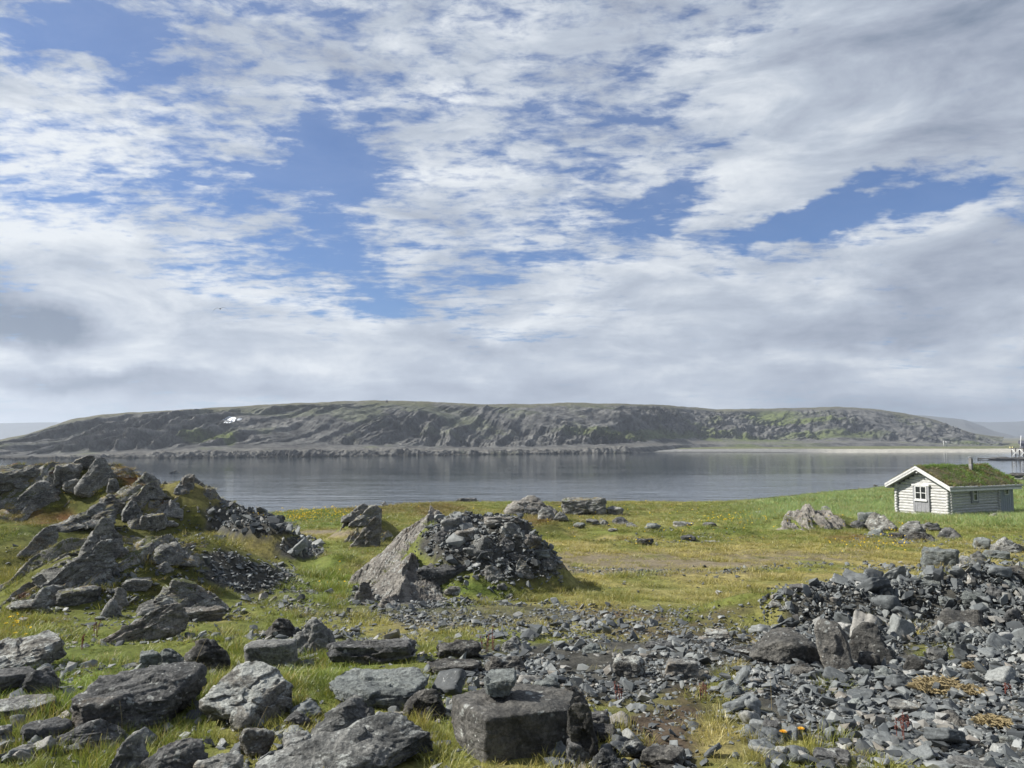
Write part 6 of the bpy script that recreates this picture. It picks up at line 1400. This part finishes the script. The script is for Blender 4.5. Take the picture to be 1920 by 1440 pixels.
# ------------------------------------------------------------------ grass
def blade_mesh(name, nb, rad, hmin, hmax, width, lean, seed, stalks=0, mat='blade', seg=3):
    rng = np.random.default_rng(seed)
    V, Fc, H, Rr = [], [], [], []
    for i in range(nb + stalks):
        st = i >= nb
        a = rng.uniform(0, 2 * math.pi); r = rad * math.sqrt(rng.uniform()) ; bx, by = r * math.cos(a), r * math.sin(a)
        L = rng.uniform(hmin, hmax) * (1.35 if st else 1); w = width * rng.uniform(0.6, 1.2) * (0.6 if st else 1)
        da = a + rng.normal(0, 0.9); ln = lean * rng.uniform(0.2, 1.2) * (0.4 if st else 1) * L
        fa = rng.uniform(0, 2 * math.pi); wx, wy = math.cos(fa) * w / 2, math.sin(fa) * w / 2
        rv = rng.uniform() if not st else 0.97
        b0 = len(V)
        for k in range(seg + 1):
            t = k / seg; cx = bx + math.cos(da) * ln * t ** 1.8; cy = by + math.sin(da) * ln * t ** 1.8; cz = L * (t - 0.18 * lean * t * t * rng.uniform(0.8, 1.2)) - 0.03
            ww = (1 - t ** 1.5) if not st else (0.8 if k < seg else 1.8)
            if k < seg or st: V += [(cx - wx * ww, cy - wy * ww, cz), (cx + wx * ww, cy + wy * ww, cz)]; H += [t, t]; Rr += [rv, rv]
            else: V += [(cx, cy, cz)]; H += [1.0]; Rr += [rv]
        for k in range(seg - 1 if not st else seg):
            q = b0 + 2 * k; Fc.append((q, q + 1, q + 3)); Fc.append((q, q + 3, q + 2))
        if not st: q = b0 + 2 * (seg - 1); Fc.append((q, q + 1, q + 2))
    me = mesh_np(name, V, Fc, M[mat], smooth=True, link=False)
    fattr(me, 'h', H); fattr(me, 'r', Rr)
    return bpy.data.objects.new(name, me)
def scatter(name, protos, pos, rot, scl, col, idx, label, cat):
    me = bpy.data.meshes.new(name); n = len(pos)
    me.vertices.add(n); me.vertices.foreach_set('co', np.asarray(pos, np.float32).ravel())
    for nm, typ, arr, key in (('rot', 'FLOAT_VECTOR', rot, 'vector'), ('scl', 'FLOAT_VECTOR', scl, 'vector')):
        at = me.attributes.new(nm, typ, 'POINT'); at.data.foreach_set(key, np.asarray(arr, np.float32).ravel())
    at = me.attributes.new('idx', 'INT', 'POINT'); at.data.foreach_set('value', np.asarray(idx, np.int32))
    at = me.attributes.new('col', 'FLOAT_COLOR', 'POINT'); at.data.foreach_set('color', np.concatenate([col, np.ones((n, 1))], 1).astype(np.float32).ravel())
    o = bpy.data.objects.new(name, me); C.objects.link(o)
    col_ = bpy.data.collections.new(name + '_clumps')
    for p in protos: col_.objects.link(p)
    g = bpy.data.node_groups.new(name + '_spread', 'GeometryNodeTree')
    g.interface.new_socket('Geometry', in_out='INPUT', socket_type='NodeSocketGeometry'); g.interface.new_socket('Geometry', in_out='OUTPUT', socket_type='NodeSocketGeometry')
    gi = g.nodes.new('NodeGroupInput'); go = g.nodes.new('NodeGroupOutput')
    mp = g.nodes.new('GeometryNodeMeshToPoints'); iop = g.nodes.new('GeometryNodeInstanceOnPoints'); ci = g.nodes.new('GeometryNodeCollectionInfo')
    ci.inputs['Collection'].default_value = col_; ci.inputs['Separate Children'].default_value = True; ci.inputs['Reset Children'].default_value = True
    def na(nm, dt):
        a = g.nodes.new('GeometryNodeInputNamedAttribute'); a.data_type = dt; a.inputs[0].default_value = nm; return a.outputs[0]
    L = g.links.new
    L(gi.outputs[0], mp.inputs[0]); L(mp.outputs[0], iop.inputs['Points']); L(ci.outputs[0], iop.inputs['Instance'])
    iop.inputs['Pick Instance'].default_value = True
    L(na('idx', 'INT'), iop.inputs['Instance Index']); L(na('rot', 'FLOAT_VECTOR'), iop.inputs['Rotation']); L(na('scl', 'FLOAT_VECTOR'), iop.inputs['Scale'])
    L(iop.outputs[0], go.inputs[0])
    md = o.modifiers.new('spread', 'NODES'); md.node_group = g
    tag(o, label, cat, kind='stuff')
    return o
TALL = [(150, 1330, 330, 150, 0.095), (470, 1330, 160, 120, 0.095), (620, 1270, 110, 80, 0.075), (800, 1380, 120, 80, 0.085), (430, 1190, 130, 40, 0.10), (60, 1180, 130, 50, 0.10),
        (60, 1070, 110, 60, 0.16), (620, 1090, 70, 70, 0.16), (560, 1200, 80, 30, 0.10), (1080, 1420, 120, 60, 0.10), (1200, 1390, 80, 50, 0.10), (1450, 1350, 60, 40, 0.09), (1560, 1400, 160, 60, 0.08),
        (440, 1010, 110, 35, 0.10), (1720, 1180, 60, 25, 0.16), (600, 970, 110, 25, 0.20), (1680, 1090, 160, 14, 0.12), (780, 1100, 120, 30, 0.06), (1560, 1290, 40, 20, 0.06)]
def build_grass():
    sets = [  # y0, y1, clumps per m2, clump size
        (2.6, 4.6, 230, 0.13), (4.6, 7.0, 170, 0.15), (7.0, 12.0, 90, 0.19), (12.0, 20.0, 40, 0.28), (20.0, 36.0, 15, 0.42), (36.0, 60.0, 7.5, 0.62), (60, 112, 4.5, 0.85)]
    fine = [blade_mesh('grass_clump_%02d' % i, 42, 0.5, 0.35, 1.0, 0.030, 0.55, 900 + i, stalks=(1 if i % 3 == 0 else 0)) for i in range(6)]
    wide = [blade_mesh('grass_tuft_%02d' % i, 48, 0.55, 0.4, 1.0, 0.034, 0.5, 930 + i, seg=2) for i in range(4)]
    P, Rt, Sc, Co, Ix = [], [], [], [], []
    rng = np.random.default_rng(77)
    for y0, y1, dens, cs in sets:
        hw = 0.95
        n = int(hw * (y1 ** 2 - y0 ** 2) * dens * (1.15 if y0 < 5 else 1))
        y = np.sqrt(rng.uniform(y0 ** 2, y1 ** 2, n)); x = rng.uniform(-hw, hw, n) * (y + (0.8 if y0 < 5 else 0))
        z = height(x, y); mk = masks(x, y, z); px, py, rub, dirt, dry, lush, rust = mk
        nn = fbm(x * 1.3, y * 1.3, None, 3, 611)
        prob = 1 - sstep(0.12, 0.7, rub) * (0.985) - dirt * 0.93
        prob *= np.where(y > 20, 1, np.clip(0.75 + 1.0 * nn, 0.12, 1))
        prob = np.maximum(prob, 0.9 * ellsum(px, py, [(1720, 1180, 55, 22, 1), (1560, 1292, 35, 14, .8), (1610, 1160, 30, 10, 1), (905, 1100, 45, 10, 1)]))
        # bare rocky ground: keep the water's edge free
        prob *= sstep(0.95, 1.25, z)
        keep = (rng.uniform(size=n) < prob) & (px > -360) & (px < 2300) & ~inside_rock(x, y, 0.9)
        x, y, z, px, py = x[keep], y[keep], z[keep], px[keep], py[keep]; mk = [m[keep] for m in mk]; nn = nn[keep]
        m = len(x)
        hgt = np.maximum((0.034 + 0.0013 * y) * np.clip(1 + 1.6 * fbm(x * 2.4, y * 2.4, None, 3, 613), 0.45, 2.4), ellsum(px, py, TALL, 0.8) * np.clip(0.85 + 0.8 * nn, 0.3, 1.4))
        lyme = sstep(1290, 1440, px) * sstep(30, 44, y) * sstep(1014, 985, py)
        hgt = np.maximum(hgt, lyme * 0.42)
        hgt = hgt * rng.uniform(0.7, 1.35, m)
        hgt = np.minimum(hgt, 0.5)
        c = veg_color(x, y, z, mk) * rng.uniform(0.78, 1.25, (m, 1))
        dr = rng.uniform(size=m)[:, None] < 0.10; c = np.where(dr, np.array([0.25, 0.205, 0.10]), c)
        sxy = cs * rng.uniform(0.8, 1.3, m)
        P.append(np.stack([x, y, z - 0.004], 1)); Rt.append(np.stack([rng.normal(0, 0.10, m), rng.normal(0, 0.10, m), rng.uniform(0, 6.28, m)], 1))
        Sc.append(np.stack([sxy, sxy, hgt * 1.1], 1)); Co.append(c); Ix.append(rng.integers(0, 6, m) if y0 < 19 else 6 + rng.integers(0, 4, m))
    for Vc in CRAGPTS:
        x, y, z = Vc.T; mk = masks(x, y, z); m = len(x)
        if not m: continue
        c = veg_color(x, y, z, mk) * rng.uniform(0.75, 1.2, (m, 1)); dd = np.median(y)
        q = fbm(x * 1.1, y * 1.1, None, 4, 77)[:, None]; c = np.where(q > 0.18, np.array([0.24, 0.20, 0.10]) * rng.uniform(0.8, 1.2, (m, 1)), c); c = np.where(q < -0.34, np.array([0.12, 0.058, 0.03]), c)
        sxy = 0.13 * (dd / 10) ** 0.7 * rng.uniform(0.8, 1.3, m)
        P.append(np.stack([x, y, z - 0.006], 1)); Rt.append(np.stack([rng.normal(0, 0.2, m), rng.normal(0, 0.2, m), rng.uniform(0, 6.28, m)], 1))
        Sc.append(np.stack([sxy, sxy, rng.uniform(0.04, 0.085, m) * (dd / 10) ** 0.5], 1)); Co.append(c); Ix.append(rng.integers(0, 6, m))
    P = np.concatenate(P); print('grass clumps', len(P))
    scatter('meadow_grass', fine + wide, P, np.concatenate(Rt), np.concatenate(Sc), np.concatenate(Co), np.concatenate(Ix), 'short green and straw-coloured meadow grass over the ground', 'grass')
if 'grass' not in DEV: build_grass()
# buttercups
def m_flat(name, c, rough=0.6, trans=0.0): return simple(name, c, rough, noise=0.12, bump=0)
M['petal'] = m_flat('yellow_petal', (0.80, 0.58, 0.02)); M['petal_o'] = m_flat('golden_petal', (0.85, 0.42, 0.01)); M['stem'] = m_flat('green_stem', (0.10, 0.15, 0.04))
M['sorrel'] = m_flat('red_sorrel', (0.15, 0.045, 0.03)); M['straw'] = m_flat('dead_straw', (0.27, 0.215, 0.115))
def disc_flower(r, n=9, cup=0.25):
    v = [(0, 0, 0)]; f = []
    for i in range(n):
        a = 2 * math.pi * i / n; d = math.pi / n * 0.85
        b = len(v); v += [(math.cos(a - d) * r * 0.45, math.sin(a - d) * r * 0.45, r * cup * 0.4), (math.cos(a - d * .6) * r, math.sin(a - d * .6) * r, r * cup), (math.cos(a + d * .6) * r, math.sin(a + d * .6) * r, r * cup), (math.cos(a + d) * r * 0.45, math.sin(a + d) * r * 0.45, r * cup * 0.4)]
        f += [(0, b, b + 1, b + 2), (0, b + 2, b + 3, b + 3)]
    return v, f
def flower_proto():
    v = [(0, 0, 0.1), ]; f = []
    v = []; 
    n = 7
    for i in range(n): a = 2 * math.pi * i / n; v.append((math.cos(a) * 0.5, math.sin(a) * 0.5, 0.15 * (i % 2)))
    v.append((0, 0, -0.1)); f = [(i, (i + 1) % n, n) for i in range(n)]
    # leaning sideways so that it shows from the side too
    v += [(a * 0.8, -0.1 + 0.05 * b, c2) for a, b, c2 in ((-0.45, 0, -0.2), (0.45, 0, -0.2), (0.3, 1, 0.35), (-0.3, 1, 0.35))]; f += [(n + 1, n + 2, n + 3), (n + 1, n + 3, n + 4)]
    return bpy.data.objects.new('buttercup_head', mesh_np('buttercup_head', v, f, M['petal'], link=False, smooth=False))
def build_flowers():
    rng = np.random.default_rng(31); P = []
    for cx, cy, rx, ry, n in [(600, 965, 90, 16, 420), (1370, 978, 50, 10, 90), (1640, 1025, 90, 14, 70), (1300, 1000, 300, 30, 60), (1680, 1000, 30, 10, 50), (1480, 985, 200, 20, 50), (1160, 960, 300, 20, 60), (20, 1170, 40, 8, 8), (40, 1190, 30, 10, 10), (150, 935, 40, 8, 6), (620, 1090, 40, 30, 6), (560, 975, 40, 8, 120)]:
        for _ in range(n):
            px = rng.normal(cx, rx * 0.5); row = rng.normal(cy, ry * 0.5)
            if row < 946 and px > 540: continue
            x, y, z = hit(px, row)
            if y > 75: continue
            P.append((x, y, z, y))
    P = np.array(P); n = len(P)
    s = 0.016 + 0.0011 * P[:, 3] * rng.uniform(0.7, 1.3, n)
    pos = P[:, :3].copy(); pos[:, 2] += 0.06 + 0.0045 * P[:, 3] * rng.uniform(0.5, 1.2, n)
    scatter('buttercups', [flower_proto()], pos, np.stack([rng.normal(0, .4, n), rng.normal(0, .4, n), rng.uniform(0, 6, n)], 1), np.stack([s, s, s], 1), np.ones((n, 3)), np.zeros(n, int), 'small yellow buttercups scattered over the meadow', 'flowers')
if 'grass' not in DEV: build_flowers()
def tube_pts(pts, r0, r1, n=6):
    V, Fc = [], []
    for i, p in enumerate(pts):
        t = i / (len(pts) - 1); r = r0 + (r1 - r0) * t
        for j in range(n): a = 2 * math.pi * j / n; V.append((p[0] + r * math.cos(a), p[1] + r * math.sin(a), p[2]))
    for i in range(len(pts) - 1):
        for j in range(n): Fc.append((i * n + j, i * n + (j + 1) % n, (i + 1) * n + (j + 1) % n, (i + 1) * n + j))
    return V, Fc
def yellow_flower(px, row, base, r, label, mat='petal_o', cat='flower'):
    x, y, z = hit(px, base); e = empty('yellow_flower', (x, y, z)); tag(e, label, cat)
    h = max(0.055, Z_at(row, y) - z)
    v, f = tube_pts([(0, 0, -0.01), (0.004, 0, h * 0.5), (0, 0, h)], 0.0025, 0.002); mesh_np('stem', v, f, M['stem'], parent=e)
    V, Fc = [], []
    for k in range(3):
        v, f = disc_flower(r * (1 - 0.28 * k), 13, 0.18 + 0.35 * k); b = len(V); V += [(p[0], p[1], p[2] + h) for p in v]; Fc += [tuple(q + b for q in ff) for ff in f]
    mesh_np('blossom', V, Fc, M[mat], smooth=False, parent=e)
yellow_flower(1469, 1383, 1392, 0.021, 'yellow flower in front of the dark cube-like stone, left of two')
yellow_flower(1502, 1378, 1386, 0.020, 'yellow flower below the small dark slab, right of two')
yellow_flower(757, 1377, 1392, 0.014, 'single small yellow flower right of the long pale slab', 'petal')
yellow_flower(11, 1169, 1180, 0.022, 'leftmost yellow flower in the grass at the left edge', 'petal')
yellow_flower(31, 1165, 1178, 0.026, 'yellow flower second from the left edge in the grass', 'petal')
yellow_flower(28, 1187, 1198, 0.02, 'low yellow flower above the pale tilted slab', 'petal')
yellow_flower(48, 1190, 1200, 0.018, 'small yellow flower just above the pale tilted slab, right one', 'petal')
def sorrel(px, base, h, label, seed):
    rng = np.random.default_rng(seed); x, y, z = hit(px, base); e = empty('sorrel_plant', (x, y, z)); tag(e, label, 'plant')
    for k in range(3):
        dx, dy = rng.normal(0, 0.02, 2); hh = h * rng.uniform(0.7, 1.1); lx = rng.normal(0, 0.12) * h
        pts = [(dx + lx * t * t, dy, hh * t - 0.01) for t in np.linspace(0, 1, 8)]
        v, f = tube_pts(pts, 0.003, 0.0015, 5)
        s = mesh_np('stem', v, f, M['sorrel'], parent=e)
        V, Fc = [], []
        for q in range(26):
            t = rng.uniform(0.45, 1.0); c = np.array([dx + lx * t * t, dy, hh * t]) + rng.normal(0, 0.0045, 3); rr = 0.0038 * rng.uniform(0.6, 1.2)
            b = len(V); V += [tuple(c + np.array(d) * rr) for d in ((1, 0, 0), (-1, 0, 0), (0, 1, 0), (0, -1, 0), (0, 0, 1.3), (0, 0, -1.3))]
            Fc += [(b, b + 2, b + 4), (b + 2, b + 1, b + 4), (b + 1, b + 3, b + 4), (b + 3, b, b + 4), (b + 2, b, b + 5), (b + 1, b + 2, b + 5), (b + 3, b + 1, b + 5), (b, b + 3, b + 5)]
        mesh_np('seed_head', V, Fc, M['sorrel'], smooth=False, parent=s)
for px, base, h, lb in [(178, 1196, 0.20, 'red sorrel stalks in grass below the diagonal rock strip'), (150, 1218, 0.14, 'short red sorrel tuft right of the pale tilted slab'), (908, 1222, 0.16, 'red sorrel stalks above the central rubble, left clump'),
                        (925, 1220, 0.19, 'red sorrel stalks above the central rubble, right clump'), (1166, 1318, 0.13, 'red sorrel stalks in the rubble right of the big boulder'), (1685, 1385, 0.15, 'red sorrel stalks above the grass patch at the bottom right'),
                        (1706, 1372, 0.11, 'short red sorrel in the lower right rubble'), (1892, 1308, 0.10, 'bright red sorrel at the right edge of the rubble field'), (1318, 1310, 0.10, 'lone red sorrel beside the path')]:
    sorrel(px, base, h, lb, int(px))
def straw_tuft(px, base, rw, h, label, seed):
    rng = np.random.default_rng(seed); x, y, z = hit(px, base); n = 1500
    V, Fc = [], []
    for i in range(n):
        a = rng.uniform(0, 6.28); r = rw * math.sqrt(rng.uniform()); bx, by = r * math.cos(a), r * math.sin(a) * 0.7
        zz = h * (1 - (r / rw) ** 2) * rng.uniform(0.1, 1.0); L = rng.uniform(0.03, 0.07) * (rw / 0.17) ** 0.5; d = rng.uniform(0, 6.28); up = rng.normal(0.1, 0.25)
        ex, ey, ez = bx + L * math.cos(d), by + L * math.sin(d), max(0.0, zz + L * up); w = 0.0011 * max(1, rw / 0.3)
        b = len(V); V += [(bx - w, by, zz), (bx + w, by + w, zz), (ex, ey, ez), ((bx + ex) / 2, (by + ey) / 2 + w, (zz + ez) / 2 + 0.01)]; Fc += [(b, b + 1, b + 3), (b + 3, b + 2, b)]
    o = mesh_np('straw_tuft', V, Fc, M['straw'], smooth=False); o.location = (x, y + rw * 0.4, z + 0.02); tag(o, label, 'dry grass')
straw_tuft(1770, 1302, 0.17, 0.07, 'bright straw-coloured cushion of dead grass in the right rubble', 1)
straw_tuft(1826, 1306, 0.09, 0.03, 'thin straw patch right of the bright straw cushion', 2)
straw_tuft(1870, 1366, 0.09, 0.03, 'small straw patch in the lower right rubble', 3)
straw_tuft(1828, 1258, 0.06, 0.03, 'tiny straw patch above the bright straw cushion', 4)
straw_tuft(1592, 957, 0.9, 0.25, 'orange dry turf on top of the ribbed outcrop by the cabin', 5)
def stalk(px, base, px1, top, label, seed):
    x, y, z = hit(px, base); h = Z_at(top, y) - z; lx = (px1 - px) / F * y
    pts = [(lx * t ** 1.6, 0, h * t - 0.01) for t in np.linspace(0, 1, 12)]
    v, f = tube_pts(pts, 0.0022, 0.0010, 5); o = mesh_np('grass_stalk', v, f, M['straw']); o.location = (x, y, z); tag(o, label, 'grass stalk')
for a in [(352, 1300, 385, 1190, 'tall thin straw stalk over the flat-topped dark boulder', 1), (470, 1410, 500, 1318, 'tall pale bent stalk in front of the lichen-crusted boulder', 2), (628, 1240, 660, 1196, 'pale stalk pair member by the long dark slab', 3), (600, 1236, 622, 1204, 'short pale stalk left of the long dark slab', 4),
          (1447, 1330, 1446, 1268, 'thin upright stalk above the dark cube-like stone', 5), (958, 1425, 965, 1372, 'thin stalk against the black front of the big squared boulder', 6), (866, 1400, 864, 1368, 'short whitish stalk at the left foot of the big squared boulder', 7), (230, 1385, 222, 1310, 'dark thin stalk against the black face of the flat-topped boulder', 8)]:
    stalk(*a)

# ------------------------------------------------------------------ air
def build_haze():
    m = bpy.data.materials.new('haze_air'); m.use_nodes = True; t = NT(m.node_tree); t.n.clear()
    v = t.add('ShaderNodeVolumePrincipled', ins={'Density': 0.00028, 'Anisotropy': 0.2}); v.inputs['Color'].default_value = (0.80, 0.88, 1.0, 1)
    out = t.add('ShaderNodeOutputMaterial'); t.l.new(v.outputs[0], out.inputs['Volume'])
    mb = MBx(); box(mb, -6500, 6500, -300, 9500, -12, 150); o = build(mb, 'haze', m, None); tag(o, kind='stuff'); o['label'] = 'thin pale blue air over the bay'
if 'haze' not in DEV: build_haze()
